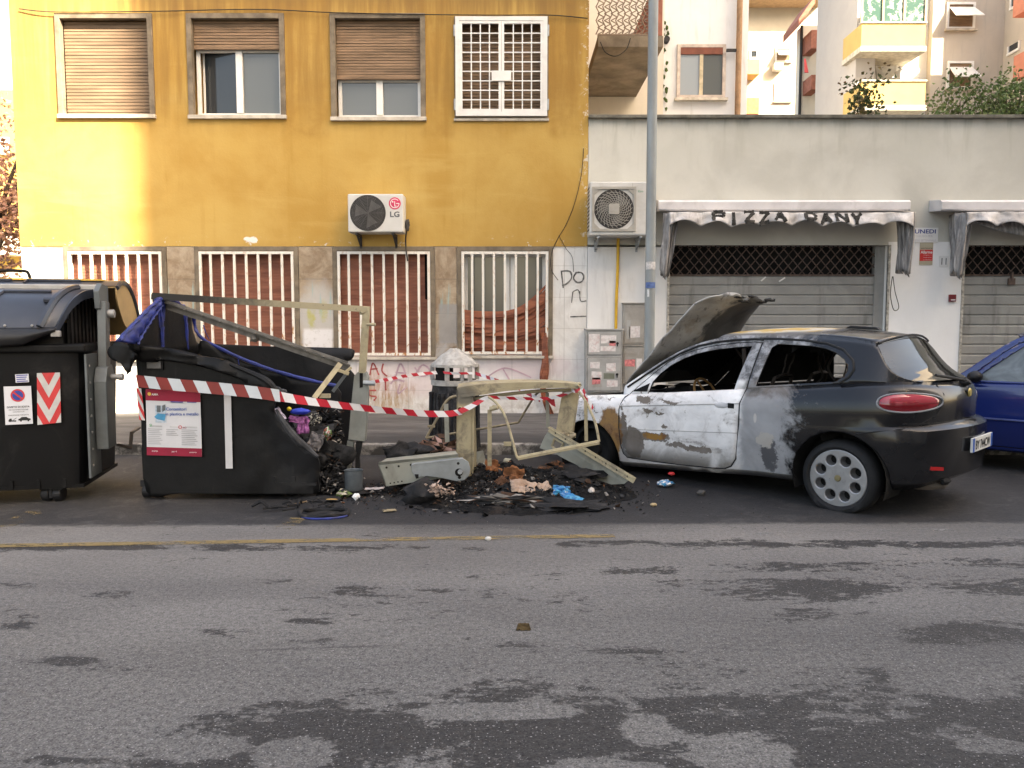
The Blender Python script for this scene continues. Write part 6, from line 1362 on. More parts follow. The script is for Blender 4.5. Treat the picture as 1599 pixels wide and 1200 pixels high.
mb = MB(); mb.grid(lambda u, v: Vector((.14, rl(v).x - (.16 + .10 * v) * u * v, rl(v).y - (.05 + .36 * max(0, math.sin(min(1, v * 1.25) * 3.1416)) ** .8) * u)), 4, 26); put1('lid_flange', mb, MLIDIN, rlid, solid=.012)
mb = MB(); mb.tube([Vector((.143, rl(v / 25).x, rl(v / 25).y - .02)) for v in range(26)], .022, 6)
for u0, u1 in ((.06,.3),(.36,.6),(.66,.88)):
    mb.tube([Vector((-W_ + (W_ + .06) * (u0 + (u1-u0)*i/6), rl(.12).x, rl(.12).y + .01)) for i in range(7)], .012, 6); mb.tube([Vector((-W_ + (W_ + .06) * u0, rl(.03 + .09*i/4).x, rl(.03 + .09*i/4).y + .01)) for i in range(5)], .012, 6)
put1('lid_ribs', mb, MLID, rlid)
mb = MB(); mb.tube(cr([(-.90, .80, 1.87), (-.885, .80, 1.94), (-.85, .80, 1.965), (-.68, .80, 1.965), (-.645, .80, 1.94), (-.63, .80, 1.87)], 4), .014, 8); put1('lid_handle', mb, MBIN, rlid, smooth=True)
mb = MB(); mb.box((-W_, .655, 1.878), (.0, .80, 1.893)); put1('yellow_strip', mb, MYLID, rlid)
mb = MB(); mb.box((-W_, .47, 1.775), (.03, .58, 1.835)); put1('cross_beam', mb, MBEAM, bevel=.01)
# steel lifting arm on the right flank
mb = MB(); mb.box((-1.8, .04, 1.30), (-.15, 1.05, 1.50)); put1('throat', mb, MBIN)
mb = MB(); mb.box((.01, .0, .20), (.03, .30, 1.24)); arm = put1('arm_plate', mb, MARM, bevel=.004)
mb = MB()
for k in range(7): mb.blob((.032, .06, .30 + k * .14), (.008, .012, .012), k, 0, sub=1)
put1('plate_screws', mb, MBEAM, arm)
mb = MB(); mb.prism([(.035, .14, .42), (.035, .38, .42), (.035, .40, 1.06), (.035, .34, 1.14), (.035, .20, 1.12), (.035, .14, 1.0)], (.10, 0, 0)); put1('arm_housing', mb, MARM, arm, bevel=.008)
mb = MB(); mb.bar((.085, .28, 1.02), (.085, .33, 1.68), .07, .12, up=(0, 1, 0)); put1('lifting_arm', mb, MARM, arm, bevel=.006)
mb = MB(); mb.prism([(.04, .24, 1.62), (.04, .46, 1.57), (.04, .50, 1.64), (.04, .50, 1.82), (.04, .32, 1.84), (.04, .22, 1.77)], (.045, 0, 0)); put1('head_plate', mb, MARM, arm, bevel=.006)
mb = MB(); mb.tube([(.06, .34, 1.58), (.17, .34, 1.58)], .035, 14); put1('roller', mb, MBEAM, arm, smooth=True)
mb = MB(); mb.tube([(.05, .30, 1.03), (.22, .30, 1.03)], .026, 14); mb.tube([(.20, .30, 1.03), (.23, .30, 1.03)], .032, 14); put1('pivot_pin', mb, MBEAM, arm, smooth=True)
mb = MB(); mb.bar((.10, .55, .40), (.10, .98, .30), .03, .02); mb.bar((.10, .98, .30), (.10, 1.05, .44), .03, .02); mb.bar((.10, 1.05, .44), (.10, 1.35, .45), .03, .02); put1('foot_bar', mb, plain('rusty_bar', (.14, .12, .10), .7, .3, .3, var=.3), arm)
for x in (-.30, -1.6):
    mb = MB(); mb.v = []; x_, y_ = x, .12; p = L1(x_, y_, .16); castor(b1_, (p.x, p.y, .16))
n1 = (W1.to_3x3() @ Vector((0, -1, 0)))
def q1(px):                                               # board on the front face from pixel corners
    y_ = .012; p0 = W1 @ Vector((0, y_ - .03, 0))
    c = [PL(x, y, p0, n1) for x, y in px]
    return lambda s, t: (c[0].lerp(c[1], s)).lerp(c[3].lerp(c[2], s), t)
chevron(b1_, q1([(59, 664), (96, 660), (94, 582), (58, 583)]))
sticker(b1_, q1([(25, 598), (46, 597), (45, 584), (24, 585)]), 4)
q = q1([(9, 664), (52, 662), (49, 603), (6, 604)]); mb = MB(); mb.add([q(0,0), q(1,0), q(1,1), q(0,1)], [(0,1,2,3)]); sg = put('no_parking_sign', mb, MSTK, b1_)
ux, uz = (q(1,0) - q(0,0)), (q(0,1) - q(0,0)); uu, un = ux.normalized(), uz.normalized(); nn = -uu.cross(un); nn = n1.normalized()
Fb = Matrix((tuple(uu), tuple(un), tuple(nn))).transposed()
c = q(.5, .76) + nn * .0015; rr_ = ux.length * .26
mb = MB(); mb.disc(c, rr_, nn, 32); put('red_ring', mb, MCHR, sg); mb = MB(); mb.disc(c + nn * .001, rr_ * .76, nn, 32); put('blue_field', mb, plain('sign_royal_blue', (.02, .05, .30), .4, .5), sg)
mb = MB(); a_, b_ = c + nn * .002 + (uu * -.6 + un * .55) * rr_, c + nn * .002 + (uu * .6 - un * .55) * rr_; w_ = (uu * .55 + un * .6) * rr_ * .16; mb.add([a_ - w_, b_ - w_, b_ + w_, a_ + w_], [(0,1,2,3)]); put('red_slash', mb, MCHR, sg)
text('lettering', 'DIVIETO DI SOSTA', MTXTK, sg, q(.5, .46) + nn * .0015, ux.length * .82, None, Fb, bold=.02)
for k, s_ in enumerate(('PER MOVIMENTAZIONE', 'CONTENITORI', 'RIMOZIONE FORZATA')): text('small_lettering', s_, MTXTK, sg, q(.5, (.385, .33, .245)[k]) + nn * .0015, ux.length * (.70, .42, .74)[k], None, Fb)
mb = MB()
def sil(pts): mb.add([q(s, t) + nn * .0015 for s, t in pts], [tuple(range(len(pts)))])
sil([(.48,.10),(.92,.10),(.93,.14),(.84,.155),(.78,.19),(.60,.19),(.54,.155),(.48,.14)]); sil([(.12,.08),(.40,.08),(.40,.11),(.24,.11),(.24,.16),(.17,.16),(.12,.12)]); sil([(.26,.11),(.29,.11),(.42,.17),(.41,.18)])
for s_, r_ in ((.57, .028), (.84, .028), (.18, .024), (.36, .024)): mb.disc(q(s_, .09) + nn * .0016, r_ * ux.length * 1.2, nn, 14)
put('tow_pictogram', mb, MTXTK, sg)
# ---------------------------------------------------------------- the burnt container
Y2 = 6.45
b2 = thing('burnt_container', (-2.4, Y2 + .5, 0), 'half-melted black container with blue melted trim, its right side burnt open', 'waste container')
def mat_burntbin():
    t = T('charred_bin_plastic', .5, .25); w = t.world(); x, y, z = t.sep(w); n = t.noise(w, 4, 7, .7, .6); f = t.noise(w, 26, 6, .7); st = t.noise(w, 6, 6, .65, .3, sc=(2, 1, .35))
    c = t.mix((.003, .003, .0034), (.0065, .0065, .0065), t.sm(n, .35, .7)); c = t.mix(c, (.026, .024, .022), t.mul(t.sm(st, .58, .76), .5)); c = t.mix(c, (.035, .035, .037), t.mul(t.sm(t.m('ADD', x, t.m('MULTIPLY', n, .4)), -1.95, -1.6), .45)); t.bump(t.m('ADD', n, t.m('MULTIPLY', f, .3)), .35, .012)
    return t.out(c, t.m('ADD', .36, t.mul(n, .35)))
MCHAR = mat_burntbin(); MBLU = plain('melted_blue_plastic', (.020, .034, .19), .38, .5, var=.35, scale=18, dirt=(.015, .016, .03), dscale=9, damt=.75, bump=.3)
def tri_fill(name, outline, fn, mats, parent, step=.06, solid=.02, smooth=True):
    """Fills an (a, b) outline with a grid-cut sheet and maps it into space with fn(a, b)."""
    bm = bmesh.new(); vs = [bm.verts.new((a, b, 0)) for a, b in outline]; bm.faces.new(vs)
    x0, x1 = min(p[0] for p in outline), max(p[0] for p in outline); z0, z1 = min(p[1] for p in outline), max(p[1] for p in outline)
    k = x0 + step
    while k < x1: bmesh.ops.bisect_plane(bm, geom=bm.verts[:] + bm.edges[:] + bm.faces[:], plane_co=(k, 0, 0), plane_no=(1, 0, 0)); k += step
    k = z0 + step
    while k < z1: bmesh.ops.bisect_plane(bm, geom=bm.verts[:] + bm.edges[:] + bm.faces[:], plane_co=(0, k, 0), plane_no=(0, 1, 0)); k += step
    inv = wmat(parent).inverted()
    for v in bm.verts: v.co = inv @ fn(v.co.x, v.co.y)
    bmesh.ops.recalc_face_normals(bm, faces=bm.faces); o = put_bm(name, bm, mats, parent, solid, smooth, 60); bm.free(); return o
def pix(Y, fn=None):                                       # map pixel outlines to a sheet near depth Y
    return lambda a, b: P(a, b, Y + (fn(a, b) if fn else 0))
def smooth_outline(pts, n=4): return [(v.x, v.y) for v in cr([Vector((a, b, 0)) for a, b in pts], n, True)]
def nz(a, b, s, k=0): return mnoise.noise(Vector((a * s, b * s, k)))
# front wall with its melted edge curling in and out
fw = smooth_outline([(229, 768), (221, 660), (214, 575), (216, 556), (250, 556), (300, 562), (350, 578), (395, 592), (425, 604), (432, 622), (428, 642), (445, 672), (470, 698), (492, 712), (499, 726), (497, 750), (495, 770), (440, 772), (350, 772), (280, 771)], 4)
def fdep(a, b):
    if a < 372: return -.02
    r = max(0, (a - 400) / 100); d = -.03 * math.sin((a - 215) / 285 * 3.14) * (1 if b < 640 else .6) + .012 * nz(a, b, .02)
    edge = max(0, 1 - abs((b - 640) - (a - 428) * 1.05) / 60) if a > 400 and b > 600 else 0
    d = -.02 + (d + .02) * max(0, min(1, (a - 372) / 25)) if a < 400 else d
    return d - .10 * edge * min(1, r * 1.5) + .10 * max(0, r - .7) + (.02 * nz(a, b, .06, 3) * (1 + 2 * r) if a > 385 else 0)
tri_fill('front_wall', fw, pix(Y2, fdep), MCHAR, b2, 12)
# collapsed lip above the tape
lp = smooth_outline([(186, 544), (200, 536), (236, 540), (280, 546), (318, 556), (352, 562), (392, 580), (416, 592), (432, 610), (424, 612), (395, 600), (350, 584), (310, 572), (260, 564), (222, 562), (200, 560)], 4)
tri_fill('collapsed_lip', lp, pix(Y2 - .07, lambda a, b: .05 * nz(a, b, .03, 5) + .03 * math.cos((b - 560) / 10)), MCHAR, b2, 9, .05)
mb = MB(); mb.tube(cr([P(a, b, Y2 + fdep(a, b) - .02) for a, b in ((432, 640), (445, 662), (462, 684), (480, 700), (497, 714))], 5), [.010 + .022 * math.sin(i / 20 * 3.0) for i in range(21)], 8); put('melted_ridge', mb, plain('ridge_sheen_grey', (.035, .035, .037), .6, .35, var=.5, scale=20, bump=.5), b2, smooth=True)  # grey sheen along the fold, put into the tube's lighter colour
tri_fill('melted_rag', smooth_outline([(174, 548), (188, 534), (206, 542), (216, 556), (208, 568), (204, 582), (196, 578), (188, 566), (178, 560)], 4), pix(Y2 - .15, lambda a, b: .03 * nz(a, b, .08, 2)), MCHAR, b2, 8, .04)
mb = MB(); 
mb.tube(cr([P(352, 566, 6.36), P(395, 584, 6.34), P(418, 596, 6.32), P(430, 610, 6.33), P(434, 622, 6.4)], 6), [.012 + .018 * math.sin(i / 24 * 3.1) for i in range(25)], 8); put('rolled_edge', mb, MCHAR, b2, smooth=True)
mb = MB()
for k in range(10): c = P(405 + k * 4 + rnd.uniform(-3, 3), 600 + rnd.uniform(0, 16), 6.38); mb.blob(c, (.035, .02, .03), k, .45)
put('charred_folds', mb, plain('grey_charred_film', (.06, .062, .066), .5, .4, var=.4, scale=20), b2, smooth=True)
# floor, left end wall, rear wall, gable
mb = MB(); mb.box((-3.02, Y2 + .03, .13), (-1.72, 7.5, .17)); put('floor', mb, MCHAR, b2)
mb = MB(); mb.grid(lambda u, v: Vector((-3.035 - .10 * v + .01 * nz(u * 9, v * 9, 1), Y2 + .02 + 1.08 * u, .14 + 1.12 * v)), 12, 12); put('end_wall', mb, MCHAR, b2, solid=.02)
tri_fill('rear_wall', smooth_outline([(300, 742), (303, 545), (310, 537), (350, 538), (420, 541), (500, 543), (548, 545), (553, 553), (549, 562), (541, 566), (545, 576), (556, 590), (560, 620), (553, 680), (545, 720), (542, 744)], 3), pix(7.52, lambda a, b: .06 * math.sin((a - 300) / 60) * max(0, (620 - b) / 80) + .015 * nz(a, b, .03)), MCHAR, b2, 14, .02)
tri_fill('inner_panel', smooth_outline([(312, 560), (318, 532), (345, 548), (400, 572), (460, 590), (527, 604), (531, 640), (520, 700), (505, 745), (320, 745)], 3), pix(7.15, lambda a, b: .03 * nz(a, b, .025, 8) + .0005 * (b - 600)), MCHAR, b2, 14, .02)
GX = -3.07
gp_ = [(6.12, 1.36), (6.2, 1.40), (6.45, 1.56), (6.66, 1.68), (6.85, 1.70), (7.15, 1.64), (7.32, 1.58), (7.36, 1.45), (7.45, 1.34), (7.50, 1.26), (7.50, 1.20), (6.4, 1.24), (6.2, 1.28)]
tri_fill('gable', gp_, lambda a, b: Vector((GX + .02 * nz(a * 4, b * 4, 1, 3) + .03 * math.sin(a * 9) * .5, a, b)), MCHAR, b2, .09, .025)
mb = MB()
def drip(pts, r, tail=.3): c = cr(pts, 6); n = len(c); mb.tube(c, [max(.004, r * (1 - .75 * max(0, (i / n - tail)) ** .8) * (1 + .35 * mnoise.noise(Vector((i * .9, r * 99, n))))) for i in range(n)], 7)
g = lambda y, z, o=.02: Vector((GX + o, y, z))
# broad blue band up the front edge of the gable, blue crest, drips, and the long sagging blue edge
oe = cr([PX(x, y, GX + .03) for x, y in ((182, 532), (197, 515), (214, 497), (230, 481), (246, 467))], 6); ie = cr([PX(x, y, GX + .05) for x, y in ((214, 538), (223, 520), (232, 506), (241, 492), (252, 478))], 6)
bm_ = MB(); bm_.grid(lambda u, v: (lambda i: oe[i].lerp(ie[i], v) + Vector((.025 * math.sin(v * 3.14) + .012 * math.sin(u * 31 + v * 5) * v, 0, .006 * math.sin(u * 47) * v)))(min(24, int(round(u * 24)))), 25, 8); put('melted_blue_edge', bm_, MBLU, b2, smooth=True, solid=.018)
bm_ = MB(); bm_.tube([p + Vector((.03, 0, .004)) for p in oe], [.012 + .006 * math.sin(i * 1.3) for i in range(25)], 7); bm_.tube([p + Vector((.01, 0, 0)) for p in ie], [.010 + .006 * math.sin(i * 2.1) for i in range(25)], 7); put('melted_blue_bead', bm_, MBLU, b2, smooth=True)
for pts, r in (([g(6.66, 1.70), g(6.66, 1.60), g(6.70, 1.50), g(6.71, 1.36), g(6.71, 1.25)], .030), ([g(6.72, 1.71), g(6.76, 1.62), g(6.75, 1.52)], .018), ([g(7.12, 1.66), g(7.16, 1.55), g(7.20, 1.42), g(7.22, 1.25)], .034), ([g(7.08, 1.66), g(7.10, 1.58)], .02), ([g(6.95, 1.69), g(6.96, 1.50)], .006), ([g(6.60, 1.66), g(6.64, 1.55), g(6.66, 1.46)], .022)): drip(pts, r)
drip([g(6.62, 1.69), g(6.80, 1.715), g(7.0, 1.69), g(7.2, 1.63), g(7.36, 1.58)], .020, 1)
drip([P(303, 490, 7.25), P(306, 515, 7.3), P(318, 530, 7.2), P(345, 545, 7.12), P(400, 569, 7.1), P(460, 588, 7.1), P(526, 603, 7.1)], .016, 1)
drip([P(326, 535, 7.18), P(327, 548, 7.17), P(328, 562, 7.17)], .006); drip([P(372, 558, 7.1), P(374, 570, 7.1)], .006)
drip([P(318, 508, 6.98), P(322, 520, 6.98), P(327, 530, 6.98)], .005); put('blue_drips', mb, MBLU, b2, smooth=True)
# bent steel of the lid and lifting arm
MBEI = plain('beige_burnt_steel', (.39, .335, .215), .6, .4, .15, var=.16, scale=9, dirt=(.16, .13, .09), dscale=4, damt=.6); 
def mat_soot_bar():
    t = T('sooty_to_beige_steel', .6, .4, .15); w = t.world(); x, y, z = t.sep(w); n = t.noise(w, 6, 6, .7, .3); f = t.noise(w, 30, 5, .7)
    s = t.sm(t.m('ADD', x, t.m('MULTIPLY', t.m('SUBTRACT', n, .5), .9)), -2.75, -1.75); c = t.mix((.022, .020, .018), (.37, .32, .21), s); c = t.mix(c, (.07, .06, .05), t.mul(t.sm(f, .6, .7), .6)); return t.out(c)
MSOOT = mat_soot_bar(); MGSTEEL = plain('burnt_grey_steel', (.235, .245, .225), .55, .45, .3, var=.2, scale=5, dirt=(.12, .115, .10), damt=.6)
mb = MB(); mb.bar(P(238, 464, 6.72), P(574, 484, 6.95), .05, .045); mb.bar(P(238, 459, 6.73), P(574, 480.5, 6.96), .012, .02); put('upper_lid_bar', mb, MSOOT, b2)
mb = MB(); A, B = P(246, 468, 6.76), P(545, 570, 6.9); mb.bar(A, B, .055, .012); mb.bar(A + Vector((0, .03, -.03)), B + Vector((0, .03, -.03)), .012, .06); mb.bar(A + Vector((0, -.03, .02)), B + Vector((0, -.03, .02)), .008, .02); 
for k in range(9): q_ = A.lerp(B, .15 + k * .09) + Vector((0, -.04, 0)); mb.blob(q_, (.012, .01, .01), k, 0, sub=1)
mb.blob(P(397, 530, 6.83), (.035, .03, .03), 2, .3); put('lower_lid_bar', mb, plain('sooty_angle_iron', (.15, .14, .125), .55, .45, .3, var=.4, scale=12), b2)
mb = MB(); mb.box(tuple(P(239, 482, 6.74)), tuple(P(252, 459, 6.78))); put('lid_corner_plate', mb, MSOOT, b2)
mb = MB(); mb.bar(P(573, 479, 6.95), P(565, 603, 6.98), .062, .05, up=(0, 1, 0)); pst = put('arm_post', mb, MBEI, b2, bevel=.004)
mb = MB(); mb.tube([P(573, 507, 6.93), P(587, 507, 6.93)], .014, 10); put('arm_peg', mb, MBEI, pst); mb = MB(); mb.blob(P(566, 489, 6.94), (.025, .02, .02), 4, .4); put('charred_knuckle', mb, MSOOT, pst)
mb = MB(); mb.prism([P(553, 588, 6.95), P(559, 581, 6.95), P(571, 581, 6.95), P(575, 590, 6.95), P(574, 640, 6.95), P(570, 690, 6.95), P(544, 687, 6.95), P(548, 640, 6.95)], (0, .09, 0)); ab = put('arm_casing', mb, MGSTEEL, b2, bevel=.006)
mb = MB(); mb.prism([P(562, 583, 6.945), P(567, 583, 6.945), P(567, 605, 6.945), P(562, 606, 6.945)], (0, .04, 0)); put('slot', mb, MDARK, ab); mb = MB(); mb.tube([P(568, 598, 6.93), P(586, 599, 6.93)], .022, 10); put('pivot_pin', mb, MSTEEL, ab)
mb = MB(); mb.prism([P(543, 688, 6.98), P(553, 690, 6.98), P(548, 730, 6.98), P(543, 752, 6.98), P(533, 752, 6.98), P(538, 716, 6.98)], (0, .05, 0)); put('arm_leg', mb, MGSTEEL, b2, bevel=.004)
mb = MB(); mb.prism([P(556, 690, 7.0), P(566, 690, 7.0), P(561, 715, 7.0), P(562, 740, 7.0), P(555, 742, 7.0)], (0, .05, 0)); put('charred_strut', mb, MCHAR, b2)
mb = MB(); mb.bar(P(491, 622, 6.62), P(532, 568, 6.80), .045, .012, up=(0, 1, 0)); mb.bar(P(523, 576, 6.78), P(545, 584, 6.82), .03, .03); mb.bar(P(537, 584, 6.82), P(549, 574, 6.85), .03, .02); mb.box(tuple(P(499, 622, 6.66)), tuple(P(517, 615, 6.70))); put('bent_strap', mb, MBEI, b2)
mb = MB(); mb.bar(P(520, 612, 6.95), P(544, 580, 6.97), .012, .03); put('thin_strut', mb, MARM, b2)
castor(b2, (P(240, 780, 6.5).x, 6.52, .16))
mb = MB()
for k in range(8): a = P(250 + k * 30, 768, Y2); mb.box((a.x - .012, Y2 - .015, .13), (a.x + .012, Y2 + .04, .20))
mb.box((-3.0, Y2 - .01, .12), (-1.66, Y2 + .06, .145)); put('base_ribs', mb, MCHAR, b2)
mb = MB(); a, b = P(229, 576, Y2 - .05), P(251, 564, Y2 - .05); mb.box((a.x, Y2 - .045, a.z), (b.x, Y2 - .02, b.z)); o = put('maker_plate', mb, plain('grey_maker_plate', (.13, .13, .13), .5, .4, .3), b2, bevel=.004); mb = MB(); frame(mb, a.x - .015, b.x + .015, a.z - .01, b.z + .03, Y2 - .04, Y2 - .02, .012); put('plate_frame', mb, MBIN, o)
def q2(px, dy=-.07):
    c = [P(x, y, Y2 + dy) for x, y in px]; return lambda s, t: (c[0].lerp(c[1], s)).lerp(c[3].lerp(c[2], s), t)
def q2c(px): 
    g_ = lambda a, b: P(a, b, Y2 + fdep(a, b) - .026)
    def f(s, t):
        a = (px[0][0] * (1-s) + px[1][0] * s) * (1-t) + (px[3][0] * (1-s) + px[2][0] * s) * t; b = (px[0][1] * (1-s) + px[1][1] * s) * (1-t) + (px[3][1] * (1-s) + px[2][1] * s) * t; return g_(a, b)
    return f
chevron(b2, q2([(218, 656), (227, 657), (221, 607), (213, 606)], -.05), v=False)
# poster
pq = q2c([(230, 711), (316, 713.5), (313, 611), (228, 608)]); MPOS = plain('poster_white', (.60, .60, .61), .6, .3, var=.04, dirt=(.45, .45, .46), damt=.3); MPRD = plain('poster_crimson', (.27, .015, .04), .6, .3, var=.1)
def panel(name, s0, s1, t0, t1, mat, parent, lift=.002, ns=8, nt=5):
    mb = MB(); mb.grid(lambda u, v: pq(s0 + (s1-s0) * u, t0 + (t1-t0) * v) + Vector((0, -lift, 0)), ns, nt); return put(name, mb, mat, parent)
po = panel('poster', 0, 1, 0, 1, MPOS, b2, 0, 14, 14); panel('red_header', 0, 1, .83, 1, MPRD, po); panel('red_footer', 0, 1, 0, .125, MPRD, po)
FZ = Matrix(((1, 0, 0), (0, 0, -1), (0, 1, 0)))
def ptext(s, st, w, mat, bold=.0, h=None, name='lettering'): return text(name, s, mat, po, pq(*st) + Vector((0, -.004, 0)), w, h, FZ, bold=bold)
MPB = plain('poster_blue', (.04, .10, .34), .6, .3); MPG = plain('poster_grey_print', (.38, .38, .39), .7, .2)
ptext('Contenitori', (.555, .715), .17, MPB, .015); ptext('in plastica e metallo', (.66, .635), .275, MPB, .015); ptext('AMA', (.17, .925), .055, MTXTW, .02); mb = MB(); c = pq(.07, .93); mb.disc(c + Vector((0, -.004, 0)), .016, (0, -1, 0), 10); put('emblem', mb, MYLID, po)
ptext('SI', (.08, .455), .02, plain('poster_green', (.1, .35, .15), .6, .3), .02); ptext('NO', (.70, .435), .03, MPRD, .02); mb = MB(); c = pq(.62, .44); mb.ring(c + Vector((0, -.004, 0)), .010, .015, (0, -1, 0), 16); put('no_symbol', mb, MCHR, po)
for s0, s1, n in ((.03, .29, 9), (.36, .58, 4), (.64, .93, 9)):
    panel('print_bar', s0 + .07, s1, .43, .455, plain('poster_pale_bar', (.48, .48, .48), .7, .2), po, .002, 3, 2)
    mb = MB()
    for k in range(n): t0 = .395 - k * .028; e = s1 - .05 * ((k * 5) % 3) / 2; mb.add([pq(s, t) + Vector((0, -.0035, 0)) for s, t in ((s0, t0), (e, t0), (e, t0 + .010), (s0, t0 + .010))], [(0,1,2,3)])
    put('print_lines', mb, MPG, po)
for s, w in ((.15, .05), (.5, .04), (.84, .06)): ptext('ROMA' if s < .4 else ('per il' if s < .6 else 'ambiente'), (s, .065), w, MTXTW, 0)
mb = MB(); mb.grid(lambda u, v: pq(.17 + .20 * u, .50 + .26 * v) + Vector((0, -.003, 0)), 2, 2); put('picture', mb, plain('poster_picture_pale', (.42, .50, .56), .6, .3, var=.3, scale=40), po)
mb = MB(); mb.add([pq(s, t) + Vector((0, -.0045, 0)) for s, t in ((.20, .66), (.27, .66), (.27, .76), (.20, .76))], [(0,1,2,3)]); mb.add([pq(s, t) + Vector((0, -.0045, 0)) for s, t in ((.30, .66), (.36, .70), (.36, .78), (.30, .76))], [(0,1,2,3)]); put('picture_can', mb, MARM, po)
mb = MB(); mb.add([pq(s, t) + Vector((0, -.005, 0)) for s, t in ((.15, .585), (.20, .55), (.34, .53), (.36, .63), (.22, .64))], [(0,1,2,3,4)]); put('picture_bottle', mb, plain('poster_sky_blue', (.05, .28, .48), .5, .4), po)
sticker(b2, q2c([(265, 629.5), (288.5, 630.5), (287, 614.5), (264.5, 614)]), 4); sticker(b2, q2c([(291, 630), (310.5, 630.5), (309.5, 615), (290.5, 614.5)]), 5)
pq_ = q2c([(353, 732), (364, 732), (361, 612), (350, 612)]); mb = MB(); mb.grid(lambda u, v: pq_(u, v), 3, 14); put('white_strip', mb, plain('white_reflective_strip', (.56, .56, .56), .4, .5, var=.05), b2)
# ================================================================ the container that burnt away: bare steel frame in the middle
def tubes(mb, px, Y, r, n=8, k=5):
    pts = [P(x, y, (Y[i] if isinstance(Y, (list, tuple)) else Y)) for i, (x, y) in enumerate(px)]; mb.tube(pts if k == 0 else cr(pts, k), r, n)
fr = thing('container_wreck', (0, 7.0, 0), 'beige steel frame left standing from a burnt-away container beside the black car', 'steel frame')
YF = 7.0
def mat_beige():
    t = T('heat_stained_beige_steel', .62, .35, .1); w = t.world(); x, y, z = t.sep(w); n = t.noise(w, 5, 6, .68, .5); f = t.noise(w, 30, 6, .7)
    c = t.mix((.34, .285, .175), (.47, .405, .265), t.sm(n, .3, .7)); c = t.mix(c, (.12, .115, .105), t.mul(t.ell(x, z, -.42, .84, .10, .09, .6, n, .4), .8)); c = t.mix(c, (.15, .125, .09), t.mul(t.sm(n, .47, .66), .8)); c = t.mix(c, (.22, .11, .05), t.mul(t.sm(f, .64, .7), .5)); t.bump(f, .2, .004)
    return t.out(c)
MBG = mat_beige(); MGREYP = plain('grey_beige_plate', (.335, .335, .285), .6, .4, .2, var=.16, scale=4, dirt=(.15, .14, .12), dscale=3, damt=.6); MGREYB = plain('scorched_blue_grey_plate', (.27, .29, .29), .55, .45, .3, var=.15, scale=6, dirt=(.08, .075, .07), damt=.7)
mb = MB(); mb.prism([P(714, 606, YF), P(738, 605, YF), P(741, 640, YF), P(741, 720, YF), P(738, 752, YF), P(712, 752, YF)], (0, .012, 0)); mb.prism([P(738, 605, YF), P(742, 606, YF + .15), P(745, 700, YF + .15), P(744, 745, YF + .15), P(738, 750, YF)], (-.012, 0, 0)); mb.prism([P(714, 606, YF), P(718, 607, YF + .12), P(717, 740, YF + .12), P(712, 750, YF)], (.012, 0, 0)); post = put('post', mb, MBG, fr, bevel=.004)
mb = MB(); c = P(719, 639, YF - .005); mb.lathe([(.020, 0), (.026, 0), (.026, .05), (.020, .05), (.016, .0)], 16, 0, Matrix.Translation(c) @ Matrix.Rotation(R(90), 4, 'X')); put('peg', mb, MBG, post); mb = MB(); mb.disc(c + Vector((0, -.03, 0)), .018, (0, -1, 0), 14); put('peg_hole', mb, MDARK, post)
top = [(714, 606), (745, 601), (790, 598), (840, 597), (880, 598), (903, 600)]; bot = [(903, 608), (880, 606), (840, 607), (790, 611), (745, 618), (722, 621)]
def arcs(pts, Y): return [(P(a, b, Y)) for a, b in pts]
mb = MB(); tp, bt_ = cr(arcs(top, YF), 4), cr(arcs(bot[::-1], YF), 4); n = min(len(tp), len(bt_))
mb.grid(lambda u, v: tp[int(round(u * (n - 1)))].lerp(bt_[int(round(u * (n - 1)))], v), n, 3); mb.grid(lambda u, v: tp[int(round(u * (n - 1)))] + Vector((0, .24 * v, .02 * v * (1 - u))), n, 3)
bm_top = put('top_beam', mb, MBG, fr, solid=.012)
mb = MB(); tubes(mb, [(722, 627), (760, 620), (820, 613), (860, 610), (904, 609)], YF + .06, .016); mb.tube([p + Vector((0, -.004, -.008)) for p in cr(arcs([(722, 613), (790, 605), (840, 602), (903, 604)], YF - .004), 5)], .006, 6); mb.blob(P(903, 602, YF), (.03, .03, .03), 3, .4); put('lower_rail', mb, MBG, fr)
mb = MB(); mb.prism([P(879, 612, 7.15), P(904, 610, 7.15), P(900, 645, 7.12), P(893, 682, 7.1), P(868, 682, 7.1), P(872, 650, 7.12)], (0, .014, 0)); mb.prism([P(904, 610, 7.15), P(906, 612, 7.25), P(896, 680, 7.2), P(893, 682, 7.1)], (-.01, 0, 0)); mb.blob(P(887, 680, 7.1), (.08, .05, .04), 6, .5); put('post', mb, MBG, fr, bevel=.003)
mb = MB(); tubes(mb, [(762, 619), (776, 630), (789, 650), (799, 682), (807, 712), (810, 714)], [6.95, 6.85, 6.75, 6.68, 6.62, 6.62], .012); tubes(mb, [(809, 715), (936, 689.5)], [6.62, 6.66], .014, 8, 0); tubes(mb, [(936, 690), (932, 668), (926, 650), (915, 627), (904, 611)], [6.66, 6.7, 6.75, 6.85, 7.0], .012)
fl_ = put('lid_rod_frame', mb, MBG, fr, smooth=True)
mb = MB(); mb.bar(P(809, 717, 6.6), P(936, 692, 6.64), .02, .035, up=(0, 1, 0)); mb.box(tuple(P(787, 697, 6.8)), tuple(P(799, 690, 6.83))); mb.blob(P(770, 637, 6.9), (.03, .02, .015), 1, .2); put('hinge_strip', mb, MBG, fl_)
